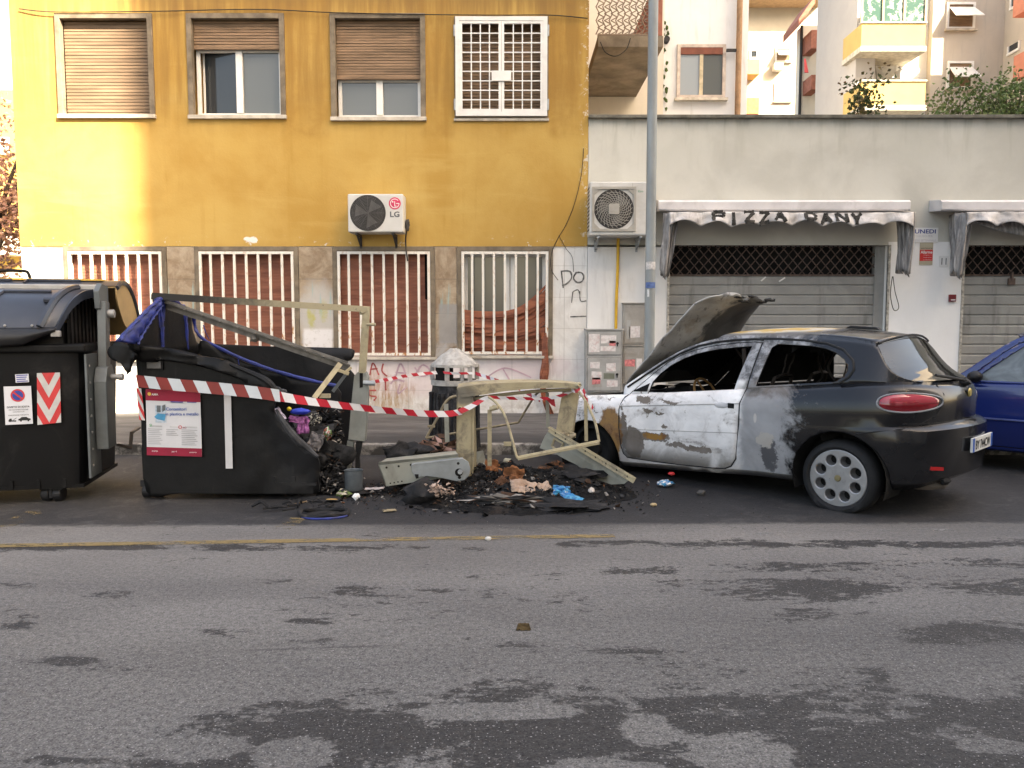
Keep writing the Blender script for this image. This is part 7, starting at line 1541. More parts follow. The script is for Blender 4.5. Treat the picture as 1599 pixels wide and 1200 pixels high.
mb = MB(); tubes(mb, [(713, 619), (703, 622), (694, 632), (684, 652), (672, 673), (666, 684)], 7.45, .013); tubes(mb, [(666, 684.5), (715, 676), (770, 667), (810, 660)], [7.45, 7.5, 7.55, 7.6], .012, 8, 0); tubes(mb, [(810, 660), (822, 640), (836, 618), (846, 611), (856, 613)], [7.6, 7.58, 7.5, 7.4, 7.4], .011); mb.box(tuple(P(668, 668, 7.44)), tuple(P(680, 664, 7.47))); put('lid_rod_frame', mb, plain('sooty_beige_rod', (.25, .21, .14), .65, .35, .2, var=.35, scale=14), fr, smooth=True)
for (a, b, Y_, w_, m_) in (((697, 631), (699, 692), 7.3, .042, MGREYP), ((765, 640), (765, 728), 6.85, .038, MBG), ((915, 626), (916, 689), 6.8, .030, MBG), ((855, 614), (856, 668), 7.3, .034, MGREYP)):
    mb = MB(); mb.bar(P(*a, Y_), P(*b, Y_), w_, .010, up=(0, 1, 0)); put('hanger_strap', mb, m_, fr)
mb = MB(); mb.tube([P(766, 640, 6.84), P(778, 637, 6.80)], .016, 8); mb.prism([P(765, 640, 6.83), P(770, 633, 6.83), P(780, 634, 6.8), P(776, 640, 6.8)], (0, .012, 0)); put('strap_clip', mb, MBG, fr)
# trough and arm plate on the ground to the left
tr = thing('steel_trough', (P(660, 740, 6.9).x, 6.9, 0), 'grey-beige steel trough lying in the char left of the standing frame, charred scraps inside', 'trough')
mb = MB(); A = [(591, 727), (650, 720), (716, 713), (724, 742), (660, 752), (603, 760)]
mb.prism([P(a, b, 6.62) for a, b in A], (0, .015, 0)); mb.prism([P(591, 727, 6.62), P(592, 722, 6.60), P(650, 716, 6.60), P(716, 709, 6.60), P(716, 713, 6.62), P(650, 720, 6.62)], (0, .01, 0)); mb.prism([P(592, 723, 6.62), P(716, 710, 6.62), P(712, 704, 7.05), P(604, 716, 7.05)], (0, 0, -.012)); mb.prism([P(591, 727, 6.62), P(603, 760, 6.62), P(612, 748, 7.0), P(602, 718, 7.0)], (.012, 0, 0)); body_ = put('trough_body', mb, MGREYP, tr, bevel=.003)
mb = MB()
for k in range(6): mb.disc(P(604 + k * 19, 730.5 - k * 2.05, 6.612), .010, (0, -1, 0), 8)
for k in range(4): mb.disc(P(610 + k * 6, 755 - k * 1.0, 6.612), .007, (0, -1, 0), 8)
put('rivet_holes', mb, MDARK, body_)
pa = thing('fallen_arm_plate', (P(690, 735, 6.5).x, 6.5, 0), 'blue-grey steel arm plate with rounded end, leaning on the trough at the post foot', 'steel plate')
mb = MB(); O = [(642, 727), (648, 724), (680, 721), (712, 717), (724, 717), (732, 722), (735, 733), (733, 743), (726, 750), (714, 752), (690, 747), (668, 744), (649, 746), (644, 738)]; mb.prism([P(a, b, 6.50) for a, b in O], (0, .02, 0)); mb.prism([P(642, 727, 6.50), P(724, 717, 6.50), P(723, 714, 6.60), P(644, 723, 6.60)], (0, 0, -.01)); o = put('plate', mb, MGREYB, pa, bevel=.004)
mb = MB(); mb.disc(P(717, 738, 6.497), .034, (0, -1, 0), 18); mb.disc(P(716, 724, 6.497), .012, (0, -1, 0), 10); mb.disc(P(718, 746, 6.497), .014, (0, -1, 0), 10); mb.prism([P(648, 741, 6.497), P(654, 741, 6.497), P(654, 747, 6.497), P(650, 748, 6.497)], (0, .003, 0)); put('bolt_holes', mb, MDARK, o); mb = MB(); mb.lathe([(0, .02), (.02, .02), (.022, 0)], 8, 0, Matrix.Translation(P(719, 737, 6.49)) @ Matrix.Rotation(R(90), 4, 'X')); put('bolt', mb, MSTEEL, o)
bx = thing('bent_steel_panel', (P(752, 730, 6.85).x, 6.85, 0), 'small bent beige panel standing behind the foot of the left post', 'steel plate')
mb = MB(); mb.prism([P(735, 708, 7.3), P(755, 704, 7.3), P(759, 720, 7.3), P(765, 738, 7.24), P(735, 744, 7.24)], (0, .012, 0)); mb.prism([P(735, 748, 7.16), P(766, 743, 7.16), P(765, 738, 7.24), P(735, 744, 7.24)], (0, 0, -.012)); put('panel', mb, MGREYP, bx, bevel=.003)
pn = thing('fallen_flange_plate', (P(920, 720, 6.9).x, 6.9, 0), 'long beige plate with riveted flange leaning down across the burnt front wheel', 'steel plate')
Yq = lambda a: 7.15 - (a - 846) / 144 * .55
mb = MB(); O = [(843, 700), (851, 682), (860, 669), (930, 712), (975, 740), (983, 750), (975, 756), (955, 757), (935, 750), (915, 738), (902, 727), (880, 716), (866, 708)]; mb.prism([P(a, b, Yq(a)) for a, b in O], (.004, .012, 0)); o = put('plate', mb, MGREYP, pn)
mb = MB(); a1, b1__ = P(858, 668, Yq(858) - .02), P(991, 748, Yq(991) - .02); mb.bar(a1, b1__, .012, .048, up=(0, 1, .2)); mb.bar(a1 + Vector((0, -.02, -.012)), b1__ + Vector((0, -.02, -.012)), .055, .010, up=(0, 1, 0)); put('flange', mb, MBG, o)
mb = MB()
for k in range(8): mb.disc((a1 + Vector((.0, -.03, -.012))).lerp(b1__ + Vector((0, -.03, -.012)), .08 + k * .12), .009, (0, -1, 0), 8)
put('rivet_holes', mb, MDARK, o)
mb = MB(); c4 = [(862, 697), (866, 685), (880, 693), (873, 706)]; pts = [P(a, b, Yq(a) - .016) for a, b in c4]; [mb.bar(pts[i - 1], pts[i], .018, .012, up=(0, 1, 0)) for i in range(4)]; put('hatch_frame', mb, MBG, o); mb = MB(); mb.prism([P(a, b, Yq(a) - .008) for a, b in c4], (0, .004, 0)); put('hatch_plate', mb, plain('dull_brown_plate', (.22, .19, .16), .7, .3), o)
# ================================================================ litter bin on the kerb
MCON = plain('rough_pale_concrete', (.40, .385, .36), .95, .15, var=.3, scale=14, dirt=(.13, .125, .115), dscale=5, damt=.6, bump=.9)
lb = thing('litter_bin', (P(711, 640, 8.45).x, 8.45, .0), 'burnt litter bin with pale concrete hood behind the steel frame', 'litter bin')
cx = P(711, 640, 8.45).x; ML = lambda z=0: Matrix.Translation((cx, 8.45, z)); zz = lambda py: P(711, py, 8.45).z
mb = MB(); z0, z1 = zz(571), zz(545)
def dome(u, v):
    a = u * 6.2832; r = .262 * (1 - v ** 1.5 * .82) * (1 + .06 * nz(math.cos(a) * 2, math.sin(a) * 2, 1.5, v * 4)); z = z0 + (z1 - z0) * v ** 1.15 + .015 * nz(math.cos(a) * 3, math.sin(a) * 3, 1.2, v * 3 + 5); return Vector((cx + r * math.cos(a), 8.45 + r * math.sin(a), z))
mb.grid(dome, 41, 12); mb.add([dome(i / 40, 1) for i in range(40)], [tuple(range(40))]); mb.add([dome(i / 40, 0) for i in range(40)], [tuple(range(40))]); put('hood', mb, MCON, lb, smooth=True)
mb = MB(); zb_, zc_ = zz(593), zz(570); mb.lathe([(.262, zb_ - .055), (.262, zb_), (.235, zb_), (.235, zb_ - .055), (.262, zb_ - .055)], 40, 0, ML()); mb.lathe([(.262, zc_ - .02), (.262, zc_ + .01), (.235, zc_ + .01), (.235, zc_ - .02), (.262, zc_ - .02)], 40, 0, ML())
for a in (15, 75, 135, 195, 255, 315, 292): 
    if a == 292: mb.bar((cx + .25 * math.cos(R(a)), 8.45 + .25 * math.sin(R(a)), zb_), (cx + .25 * math.cos(R(a)), 8.45 + .25 * math.sin(R(a)), zc_), .035, .03); continue
    mb.bar((cx + .25 * math.cos(R(a)), 8.45 + .25 * math.sin(R(a)), zb_), (cx + .25 * math.cos(R(a)), 8.45 + .25 * math.sin(R(a)), zc_), .05, .03)
put('hood_ring', mb, MCON, lb)
mb = MB(); mb.grid(lambda u, v: Vector((cx + .215 * math.cos(R(195 + 75 * u)), 8.45 + .215 * math.sin(R(195 + 75 * u)), zb_ + (zc_ - zb_) * v)), 10, 2); put('dark_liner', mb, MDARK, lb)
MCHB = plain('charred_bin_shell', (.016, .016, .017), .7, .3, var=.6, scale=12, dirt=(.10, .10, .11), dscale=7, damt=.55, bump=1.)
mb = MB(); zt_ = zb_ - .06
def shell(u, v): a = u * 6.2832; r = .252 * (1 + .07 * nz(math.cos(a) * 2, math.sin(a) * 2, 1.4, v * 5)) * (1 + .06 * v); return Vector((cx + r * math.cos(a), 8.45 + r * math.sin(a), zt_ - (zt_ - .125) * v))
mb.grid(shell, 41, 22); put('shell', mb, MCHB, lb, smooth=True)
mb = MB(); mb.lathe([(.20, zt_ - .10), (.242, zt_ - .10), (.242, zt_ - .05), (.20, zt_ - .05)], 40, 0, ML()); put('scorched_band', mb, plain('brown_scorched_band', (.20, .15, .09), .8, .3, var=.5, scale=10), lb)
mb = MB()
for k in range(14): a = R(180 + 13 * k); mb.tube(cr([(cx + .245 * math.cos(a), 8.45 + .245 * math.sin(a), zt_ - .1), (cx + (.25 + .03 * rnd.random()) * math.cos(a), 8.45 + .26 * math.sin(a), .7), (cx + .27 * math.cos(a), 8.45 + .27 * math.sin(a), .14)], 4), [.02 * rnd.uniform(.5, 1.3) for _ in range(9)], 5)
put('melted_runs', mb, MCHB, lb, smooth=True)
mb = MB(); a = P(744, 640, 8.55); mb.tube([(a.x, 8.55, .12), (a.x, 8.55, zt_ + .02)], .03, 12); put('side_pole', mb, plain('pale_blue_grey_pole', (.36, .39, .42), .5, .4, .2, var=.15), lb, smooth=True)
# ================================================================ barrier tape
MTR, MTW = plain('tape_red', (.46, .018, .035), .4, .4, var=.1), plain('tape_white', (.66, .65, .66), .4, .4, var=.05); MTR2, MTW2 = plain('tape_dull_red', (.20, .022, .018), .4, .4, var=.15), plain('tape_pale_blue_white', (.50, .54, .57), .4, .4, var=.06)
def tape(pts, w, label, stripe=.075, slant=.05, mats=(MTR, MTW), twist=None, wvec=None):
    c = cr([Vector(p) for p in pts], 10); L = [0]
    for a, b in zip(c, c[1:]): L.append(L[-1] + (b - a).length)
    def at_(s):
        s = max(0, min(L[-1], s))
        for i in range(len(L) - 1):
            if s <= L[i + 1]: k = (s - L[i]) / max(1e-6, L[i + 1] - L[i]); return c[i].lerp(c[i + 1], k), (c[i + 1] - c[i]).normalized(), (i + k) / (len(c) - 1)
        return c[-1], (c[-1] - c[-2]).normalized(), 1
    def edge(s, sg):
        p, d, q = at_(s + sg * slant / 2); n = Vector((-d.z, 0, d.x)).normalized(); ww = lerp(q, w) if isinstance(w, list) else w
        tw = (lerp(q, twist) if twist else .25 * math.sin(q * 9)); return p + (n * math.cos(tw) + Vector((0, 1, 0)) * math.sin(tw)) * sg * ww / 2
    mb = MB(); s = 0; k = 0
    while s < L[-1] - 1e-4:
        e = min(L[-1], s + stripe); m = 3
        for j in range(m):
            a, b = s + (e - s) * j / m, s + (e - s) * (j + 1) / m; mb.add([edge(a, -1), edge(b, -1), edge(b, 1), edge(a, 1)], [(0, 1, 2, 3)], k % 2)
        s = e; k += 1
    o = put('barrier_tape', mb, list(mats)); return tag(o, label, 'barrier tape', 'barrier tape round the burnt things')
tape([P(212, 595, 6.33), P(260, 600, 6.28), P(330, 606, 6.28), P(400, 613, 6.28), P(440, 619, 6.3)], .098, 'broad red and white tape band across the front of the burnt container', .105, -.055, (MTR2, MTW2), [(0, 0), (1, .1)])
tape([P(424, 617, 6.32), P(470, 625, 6.38), P(530, 633, 6.5), P(600, 641, 6.65), P(660, 646, 6.78), P(700, 646.5, 6.88), P(722, 643, 6.93)], [(0, .085), (.3, .060), (1, .055)], 'red and white tape strung from the burnt container to the standing post', .095, -.05)
tape([P(716, 644, 6.90), P(734, 636, 6.92), P(748, 628, 6.93), P(763, 621, 6.93), P(790, 622, 6.95), P(830, 623, 7.0), P(860, 622, 7.05), P(882, 616, 7.08), P(902, 606, 7.1)], [(0, .05), (.2, .045), (.4, .03), (1, .028)], 'red and white tape sagging under the top beam of the steel frame', .08, -.04)
tape([P(900, 603, 7.0), P(906, 612, 6.98), P(914, 622, 6.95), P(922, 630, 6.92), P(927, 640, 6.9)], [(0, .04), (.5, .03), (1, .02)], 'short end of tape knotted at the frame corner before the car', .06, -.03); tape([P(903, 604, 7.02), P(893, 608, 7.02), P(901, 612, 7.0), P(909, 606, 7.0), P(914, 616, 6.98), P(921, 634, 6.97), P(923, 646, 6.96)], [(0, .03), (1, .02)], 'loose loop of tape hanging at the frame corner over the wheel arch', .05, -.02)
tape([P(574, 598, 7.0), P(600, 594, 7.4), P(630, 588, 7.8), P(660, 584, 8.1), P(684, 582, 8.22)], .034, 'thin tape running back from the container arm to the litter bin', .10, -.04); tape([P(742, 583, 8.22), P(757, 588, 8.1), P(772, 593, 7.9), P(800, 602, 7.6), P(820, 612, 7.4), P(845, 626, 7.2)], .034, 'thin tape leaving the litter bin towards the steel frame', .10, -.04); tape([P(692, 582, 8.19), P(712, 583.5, 8.18), P(740, 583, 8.2)], .026, 'short band of tape across the opening of the litter bin', .09, -.03)
mb = MB(); a = P(857, 637, 7.1); mb.prism([P(854, 625, 7.1), P(866, 622, 7.1), P(868, 636, 7.1), P(862, 633, 7.1)], (0, .004, 0)); tag(put('tape_scrap', mb, MTR), 'small dark red scrap of tape dangling beside the right post', 'barrier tape')
# ================================================================ ash heap and litter
def mat_ash():
    t = T('black_ash', .9, .2); w = t.world(); n = t.noise(w, 9, 8, .75, .8); f = t.noise(w, 45, 6, .75); r = t.noise(w, 3.5, 5, .65, .6)
    c = t.mix((.004, .004, .0045), (.018, .0175, .0175), t.sm(n, .4, .7)); c = t.mix(c, (.06, .045, .036), t.mul(t.sm(r, .55, .7), .55)); c = t.mix(c, (.22, .20, .18), t.mul(t.sm(f, .66, .72), .45)); t.bump(t.m('ADD', n, t.m('MULTIPLY', f, .5)), 1., .03); return t.out(c, t.m('ADD', .55, t.mul(f, .5)))
MASH = mat_ash()
HOT = [plain('char_chip_black', (.006, .006, .006), .7, .3, var=.5), plain('char_chip_grey', (.026, .026, .027), .8, .3, var=.5), plain('char_chip_brown', (.075, .042, .027), .85, .2, var=.5), plain('char_chip_ash', (.26, .24, .22), .9, .2, var=.3), plain('char_chip_orange', (.18, .08, .04), .8, .2, var=.4)]
def heap_h(x, y):
    h = 0
    for cx, cy, rx, ry, H in ((.0, 6.85, .95, .75, .055), (-.75, 7.4, .5, .32, .28), (.30, 6.55, .55, .35, .045), (.62, 6.6, .35, .30, .05), (-.1, 7.2, .5, .4, .07), (.75, 7.3, .5, .4, .07)):
        q = ((x - cx) / rx) ** 2 + ((y - cy) / ry) ** 2
        if q < 1: h = max(h, H * (1 - q) ** .8) if H > .12 else h + H * (1 - q)
    d = ((x - .02) / 1.05) ** 2 + ((y - 6.85) / .98) ** 2 + .28 * nz(x, y, 2.6, 3) + .12 * nz(x, y, 8, 1)
    e = max(0, min(1, (1.05 - d) * 4)); return (h * (1 + .5 * nz(x, y, 5)) + .022 * nz(x, y, 9, 4) + .014 * nz(x, y, 22, 2) + .022) * e - .012 * (1 - e)
mb = MB(); mb.grid(lambda u, v: (lambda x, y: Vector((x, y, heap_h(x, y))))(-1.35 + 2.75 * u, 5.75 + 2.2 * v), 150, 120); tag(put('ash_heap', mb, MASH, smooth=True, angle=180), 'flat heap of black ash and char spread under the steel frame', 'ash heap', kind='stuff')
mb = MB()
def chip(c, s, m):
    q = Euler((rnd.uniform(-.8, .8), rnd.uniform(-.8, .8), rnd.uniform(0, 6.3))).to_matrix(); k = rnd.randint(3, 5); pts = [Vector((s * rnd.uniform(.5, 1.1) * math.cos(6.283 * i / k), s * rnd.uniform(.3, .8) * math.sin(6.283 * i / k), s * rnd.uniform(-.2, .2))) for i in range(k)]
    mb.add([Vector(c) + q @ p for p in pts] + [Vector(c) + q @ (p + Vector((0, 0, .15 * s))) for p in pts], [tuple(range(k)), tuple(range(2*k-1, k-1, -1))] + [(i, (i+1) % k, k + (i+1) % k, k + i) for i in range(k)], m)
for k in range(3400):
    x, y = rnd.gauss(0, .52), rnd.gauss(6.75, .38)
    if abs(x) > 1.3 or not 5.85 < y < 7.85: continue
    z = heap_h(x, y)
    if z < 0: z = 0
    chip((x, y, z + .008), rnd.choice((.006, .008, .011, .015, .02, .03)) * rnd.uniform(.7, 1.4), rnd.choices(range(5), (60, 24, 8, 6, 2))[0])
for k in range(420): x, y = rnd.gauss(-1.35, .28), rnd.gauss(6.72, .26); chip((x, y, .006), rnd.uniform(.006, .022), rnd.choices(range(5), (50, 28, 10, 9, 3))[0])
for k in range(260): x, y = rnd.uniform(-1.0, -.25), rnd.uniform(7.05, 7.6); chip((x, y, max(0, heap_h(x, y)) + .02), rnd.uniform(.015, .05), rnd.choices(range(5), (35, 20, 30, 7, 8))[0])
for k in range(500): x, y = rnd.uniform(-2.2, 2.2), rnd.gauss(6.4, .7); chip((x, max(5.5, y), .003), rnd.uniform(.002, .007), rnd.choices(range(5), (55, 30, 8, 6, 1))[0])
tag(put('charred_rubble', mb, HOT), 'scattered charred scraps and flakes over the ash heap', 'rubble', kind='stuff')
def strand(c, n, L, r):
    m = MB()
    for k in range(n):
        a = rnd.uniform(0, 6.28); p = Vector(c) + Vector((rnd.gauss(0, .10), rnd.gauss(0, .06), rnd.uniform(0, .05))); d = Vector((math.cos(a), math.sin(a) * .6, 0)) * L
        m.tube(cr([p, p + d * .4 + Vector((0, 0, rnd.uniform(-.01, .05))), p + d], 4), r * rnd.uniform(.5, 1.3), 5)
    return m
def HP(px, py):
    r = ray(px, py); o = Vector((0, 0, CAMH)); t = 4.5 / r.y
    while t < 9:
        p = o + r * t
        if p.z <= max(.0, heap_h(p.x, p.y)): return p
        t += .01
    return G(px, py)
def lump(name, px, Y, size, label, mats, cat, seed=0, amp=.35, sub=3, fr_=1.7, z=None):
    c = P(px[0], px[1], Y); c.z = c.z if z is None else z
    if 596 < px[0] < 1000 and px[1] > 712 and z is None: c = HP(*px) + Vector((0, size[1] * .4, size[2] * .25))
    t = MB(); t.blob(c, size, seed, amp, 0, sub, fr_, list(range(len(mats))) if len(mats) > 1 else None); return tag(put(name, t, mats, smooth=True, angle=60), label, cat)
MBUN = plain('charred_bundle', (.010, .010, .011), .75, .35, var=.6, scale=16, dirt=(.08, .07, .065), dscale=9, damt=.5, bump=1.)
b_ = lump('charred_bundle', (662, 757), 6.32, (.16, .11, .11), 'big charred bundle with torn pale paper showing, under the fallen arm plate', [MBUN], 'bundle', 2, .28, z=.08)
mb = MB()
for k in range(60): chip(P(688 + rnd.gauss(0, 9), 766 + rnd.gauss(0, 6), 6.19 + rnd.random() * .03), rnd.uniform(.012, .035), 0)
put('paper_scraps', mb, [plain('singed_paper', (.42, .31, .25), .9, .1, var=.7, scale=25)], b_)
MBRN = plain('rust_orange_cardboard', (.24, .10, .045), .85, .2, var=.45, scale=14, dirt=(.06, .04, .03), damt=.6, bump=.6); MPNK = plain('singed_pale_cardboard', (.40, .29, .22), .85, .2, var=.35, scale=10, dirt=(.22, .10, .05), dscale=6, damt=.7, bump=.5)
def sheet_item(name, px, Y, w, h, tilt, mat, label, cat, seed, crumple=.25, parent=None, zl=None):
    c = P(px[0], px[1], Y); c = HP(*px) + Vector((0, .02, h * .28 * abs(math.sin(tilt[0])) + .012)) if 596 < px[0] < 1000 and px[1] > 712 else c; m = MB(); q = Euler(tilt).to_matrix()
    def f(u, v): a, b = (u - .5) * w, (v - .5) * h; k = min(w, h); e = 1 + .25 * nz(u * 3, v * 3, 1, seed + 9); return c + q @ Vector((a * e, b * (1 + .2 * nz(u * 3, v * 4, 1, seed)), k * crumple * nz(u * 2.3, v * 2.3, 1.1, seed) + k * crumple * .5 * nz(u * 6, v * 6, 1, seed + 3)))
    m.grid(f, 14, 12); o = put(name, m, mat, parent, smooth=True, angle=25, solid=.004); return tag(o, label, cat) if label else o
sheet_item('cardboard_scrap', (818, 768), 6.45, .22, .16, (.5, .15, .2), MPNK, 'pinkish singed cardboard sheet with orange edges in the middle of the heap', 'cardboard', 3); sheet_item('cardboard_scrap', (850, 766), 6.5, .11, .09, (.6, -.2, .5), MPNK, 'small orange-tipped cardboard flap right of the pinkish sheet', 'cardboard', 5)
sheet_item('cardboard_scrap', (801, 751), 6.6, .19, .15, (.8, .1, -.2), MBRN, 'rust-orange crumpled cardboard behind the pinkish sheet', 'cardboard', 7, .4); sheet_item('cardboard_scrap', (770, 735), 6.75, .15, .12, (.7, .3, .3), MBRN, 'rust-orange scrap at the foot of the hanging strap', 'cardboard', 11, .4); sheet_item('cardboard_scrap', (785, 757), 6.5, .12, .10, (.5, -.3, .8), plain('dark_brown_cardboard', (.10, .05, .03), .85, .2, var=.4, scale=15), 'dark brown scorched cardboard left of the orange one', 'cardboard', 13, .4)
MBLK_ = T('blue_packet_print', .35, .4); w = MBLK_.world(); MBLK_ = MBLK_.out(MBLK_.mix(MBLK_.mix((.02, .15, .36), (.05, .30, .50), MBLK_.sm(MBLK_.noise(w, 14, 3, .5, 1.), .4, .6)), (.55, .45, .30), MBLK_.mul(MBLK_.sm(MBLK_.noise(w, 22, 3, .6, .5), .62, .66), .9)))
sheet_item('blue_packet', (878, 774), 6.35, .15, .09, (1.0, .1, .2), MBLK_, 'bright blue crumpled packet on the right of the ash heap', 'packet', 4, .35); sheet_item('blue_packet', (892, 784), 6.25, .20, .10, (.45, .25, -.5), MBLK_, 'flat torn blue packet just in front of the crumpled one', 'packet', 6, .3)
o = lump('foil_packet', (1040, 744), 6.95, (.075, .05, .032), 'small blue and white packet with red tip on the road under the car door', [MBLK_, MSIGN, MBLK_], 'packet', 5, .2, z=.035); m = MB(); m.blob(P(1049, 740, 7.0), (.03, .03, .016), 3, .2); put('red_tip', m, MRED, o)
lump('white_shard', (924, 769), 6.4, (.028, .02, .03), 'small white shard standing at the right rim of the heap', [plain('white_porcelain', (.52, .47, .43), .5, .4)], 'shard', 2, .3, 2); lump('tan_pebble', (1021, 783), 6.2, (.028, .02, .015), 'lone tan pebble on the road between the heap and the rear wheel', [plain('tan_pebble_stone', (.40, .30, .17), .8, .2)], 'pebble', 3, .15, 2, z=.014); lump('grey_stone', (1096, 758), 6.6, (.035, .03, .028), 'small grey stone in the shade under the car sill', [plain('dark_grey_stone', (.09, .085, .08), .85, .2)], 'stone', 9, .3, 2, z=.025); lump('white_pebble', (763, 848), 5.2, (.022, .018, .016), 'white pebble just below the yellow road line', [plain('white_pebble_stone', (.50, .48, .44), .8, .2)], 'pebble', 3, .15, 2, z=.012)
lump('burnt_cloth', (795, 785), 6.12, (.30, .07, .045), 'ragged grey-white charred strip along the front rim of the heap', [MBUN, HOT[3], HOT[1], MBUN, HOT[2]], 'charred cloth', 12, .45, 3, 2.4); lump('charred_plank', (868, 733), 6.95, (.13, .08, .05), 'charred lump with orange splinters before the leaning flange plate', [HOT[0], HOT[0], HOT[4], HOT[2]], 'charred lump', 15, .45, 3, 2.2); lump('charred_lump', (885, 795), 6.12, (.30, .12, .04), 'low black charred sheet below the blue packets', [MBUN], 'charred lump', 21, .5, 3, 2.6, z=.02); lump('charred_lump', (905, 750), 6.6, (.22, .16, .07), 'black crusty lump behind the blue packets', [MBUN], 'charred lump', 25, .5, 3, 2.4)
lump('pale_lump', (793, 722), 7.0, (.05, .04, .035), 'pale yellowish lump behind the hanging strap', [plain('pale_foam', (.45, .42, .32), .9, .1, var=.3)], 'lump', 8, .3, 2); lump('charred_lump', (633, 710), 7.15, (.20, .12, .11), 'black charred bundle rising out of the steel trough', [MBUN], 'charred lump', 31, .4, 3)
MBROWNM = plain('brown_scrap_mix', (.16, .085, .06), .85, .2, var=.6, scale=18)
lump('scrap_pile', (688, 703), 7.35, (.20, .14, .12), 'brown and pinkish scraps piled behind the trough, left of the post', [HOT[0], HOT[2], MBROWNM, HOT[2], HOT[0], plain('singed_pink_paper', (.36, .22, .18), .9, .1, var=.5)], 'scrap pile', 33, .5, 3, 2.6)
# pot, ring, papers
pt = thing('metal_pot', (P(553, 768, 6.6).x, 6.6, 0), 'small dark grey metal pot standing beside the foot of the lifting arm', 'pot')
c = P(553, 768, 6.6); mb = MB(); zt_, zb_ = P(553, 735, 6.6).z, .05; mb.lathe([(0, zb_), (.074, zb_), (.078, zb_ + .01), (.078, zt_), (.082, zt_ + .004), (.075, zt_), (.073, zb_ + .02), (0, zb_ + .015)], 32, 0, Matrix.Translation((c.x, 6.6, 0))); put('pot_body', mb, plain('dull_pot_steel', (.13, .15, .165), .42, .5, .5, var=.25, scale=9), pt, smooth=True); mb = MB(); mb.blob((c.x + .01, 6.6, .03), (.10, .08, .035), 5, .4); put('charred_foot', mb, MBUN, pt)
rg = thing('charred_hoop', (P(506, 800, 6.05).x, 6.05, 0), 'charred hoop lying flat on the road with a blue melted rim', 'hoop')
c = G(506, 801, .02); mb = MB(); mb.tube([c + Vector((.185 * math.cos(i * .2244), .125 * math.sin(i * .2244), .012 * math.sin(i * .6))) for i in range(28)], [.018 + .006 * math.sin(i * 1.9) for i in range(28)], 8, closed=True); mb.grid(lambda u, v: c + Vector((.17 * v * math.cos(u * 6.2832), .11 * v * math.sin(u * 6.2832), -.012 + .006 * nz(u * 9, v * 9, 1))), 26, 6); put('hoop_ring', mb, MBUN, rg, smooth=True)
mb = MB(); mb.tube(cr([c + Vector((.20 * math.cos(a), .145 * math.sin(a), -.012)) for a in (3.9, 4.3, 4.7, 5.1, 5.5, 5.8, 6.05)], 5), [.004 + .006 * math.sin(i / 30 * 3.14) for i in range(31)], 6); put('blue_rim', mb, MBLU, rg, smooth=True)
m = strand(G(468, 797, .0), 14, .13, .011); tag(put('charred_shreds', m, MBUN, smooth=True), 'tangle of black charred shreds left of the hoop', 'charred shreds'); m = MB(); m.tube(cr([G(444, 789, .01), G(462, 787, .02), G(480, 783, .01)], 4), .005, 5); tag(put('singed_stick', m, plain('singed_wood', (.26, .18, .10), .85, .2, var=.3)), 'thin singed stick lying by the container base', 'stick')
m = MB(); m.grid(lambda u, v: G(500, 781, .0) + Vector((.36 * (u - .5), .20 * (v - .5), .012 + .025 * (1 - abs(2*u-1)) * (1 - abs(2*v-1)) + .012 * nz(u * 4, v * 4, 1, 2))), 22, 16); tag(put('charred_mat', m, MBUN, smooth=True), 'flat charred mat behind the hoop at the container corner', 'charred mat')
m = MB(); m.blob(G(519, 780, .03), (.05, .012, .006), 3, .1); tag(put('orange_peel', m, plain('tan_peel', (.48, .30, .12), .8, .2)), 'tan sliver lying on the charred mat', 'peel')
sheet_item('white_paper', (585, 763), 6.6, .16, .05, (.15, 0, .1), plain('dirty_white_paper', (.42, .38, .38), .9, .1, var=.3, scale=20), 'dirty white folded paper right of the pot', 'paper', 8, .2); lump('white_scrap', (557, 768), 6.42, (.028, .02, .03), 'crumpled white scrap in front of the pot', [MSIGN], 'scrap', 3, .4, 2, z=.03); lump('green_scrap', (537, 760), 6.5, (.06, .04, .04), 'green and cream food scrap left of the pot', [plain('wilted_green', (.09, .13, .04), .7, .2), plain('cream_scrap', (.45, .40, .30), .8, .2), MBUN], 'scrap', 5, .4, 2, z=.04)
sheet_item('leaf_scrap', (608, 801), 6.05, .10, .045, (.1, 0, .4), plain('dry_leaf_tan', (.24, .20, .13), .9, .1), 'dry tan leaf on the asphalt left of the heap rim', 'leaf', 2, .15)
m = MB(); m.grid(lambda u, v: G(818, 980, .0) + Vector((.075 * (u - .5) * (1 - .3 * v), .09 * (v - .5), .003 + .012 * max(0, nz(u * 5, v * 5, 1.3, 4)) )), 10, 10); tag(put('mud_clod', m, plain('brown_mud', (.075, .05, .022), .9, .1, var=.5, scale=30), smooth=True), 'small brown clod on the bare road in front of the heap', 'mud clod')
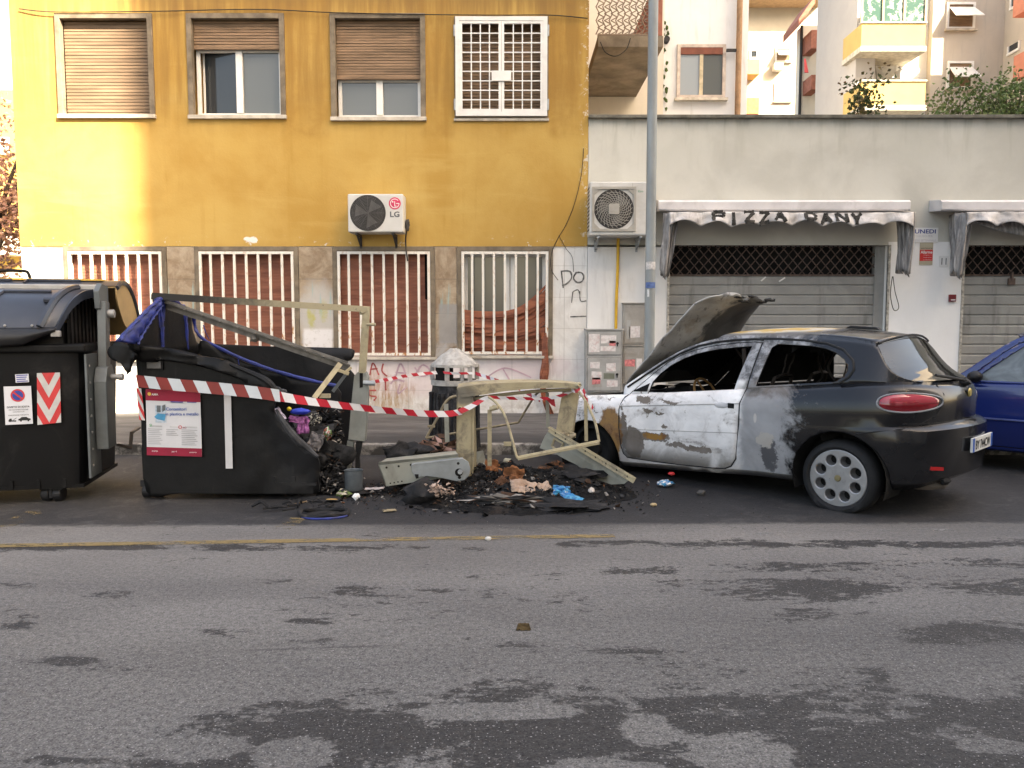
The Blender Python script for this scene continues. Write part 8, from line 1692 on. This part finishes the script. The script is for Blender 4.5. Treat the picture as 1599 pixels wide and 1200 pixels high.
# rubbish spilling inside the open container
tm = MB()
MGB = plain('grey_char_lump', (.03, .03, .031), .85, .2, var=.6, scale=14, bump=.8)
def inlump(px, Y, size, label, mats, seed, name='rubbish_lump', cat='rubbish', sub=3, amp=.4): return lump(name, px, Y, size, label, mats, cat, seed, amp, sub, 2.0)
mb = MB(); S = random.Random(3)
for k in range(1300):
    t_ = S.random(); x = 455 + 80 * S.random(); y = 640 + 130 * S.random()
    if y < 622 + (538 - x) * .2 or (x < 497 and y > 690 + (x - 440) * .5 + 20): continue
    Yk = 6.62 + .55 * (760 - y) / 130 + S.uniform(-.05, .05); chip(P(x, y, Yk), S.uniform(.012, .045), S.choices(range(5), (52, 34, 4, 9, 1))[0])
tag(put('burnt_rubbish', mb, HOT), 'burnt rubbish spilling out of the melted corner of the container', 'rubbish', kind='stuff')
inlump((505, 735), 6.95, (.26, .25, .30), 'large grey mass of burnt rubbish in the open container corner', [MGB], 41, sub=4); inlump((478, 690), 6.95, (.25, .22, .22), 'darker burnt mass behind the melted front wall', [MGB], 43, sub=4)
MPUR_ = plain('mauve_cloth', (.36, .13, .32), .9, .1, var=.4, scale=40, bump=.6)
def cloth(px, Y, w, h, mat, label, seed, name='cloth_rag', tilt=(1.3, 0, .1)): return sheet_item(name, px, Y, w, h, tilt, mat, label, 'rag', seed, .35)
cloth((474, 664), 6.62, .10, .15, MPUR_, 'mauve lace rag hanging in the open container', 3); cloth((464, 656), 6.6, .13, .06, MPUR_, 'mauve rag fold spread over the rubbish, left of the hanging one', 6, tilt=(1.1, .2, .2)); cloth((437, 648), 6.52, .06, .13, plain('pale_lilac_cloth', (.42, .38, .46), .9, .1, var=.3, scale=30), 'pale lilac rag at the melted edge of the front wall', 9, tilt=(1.2, -.6, .3)); lump('blue_bottle', (469, 643), 6.6, (.085, .03, .028), 'bright blue plastic bottle among the rubbish', [plain('bright_blue_plastic', (.02, .05, .45), .35, .4)], 'bottle', 2, .12); m = MB(); m.blob(P(452, 639, 6.58), (.02, .02, .02), 1, .05); tag(put('yellow_ball', m, plain('yellow_plastic', (.60, .46, .03), .4, .4), smooth=True), 'small yellow ball at the neck of the blue bottle', 'ball')
lump('green_wrapper', (512, 677), 6.72, (.035, .04, .055), 'green and white flowered wrapper in the open container', [plain('wrapper_green', (.10, .24, .06), .5, .3), plain('wrapper_white', (.55, .55, .5), .5, .3), plain('wrapper_dark', (.06, .08, .05), .5, .3), plain('wrapper_red', (.4, .1, .08), .5, .3)], 'wrapper', 5, .3); cloth((493, 690), 6.62, .12, .15, plain('grey_film', (.14, .13, .13), .5, .4, var=.3), 'greyish plastic film at the torn edge below the mauve rag', 12, tilt=(1.2, .3, 0)); lump('cream_lump', (492, 656), 6.66, (.05, .04, .05), 'blackened cream lump beside the mauve rag', [MBUN, MBUN, plain('cream_char', (.30, .29, .25), .8, .2)], 'lump', 7, .4)
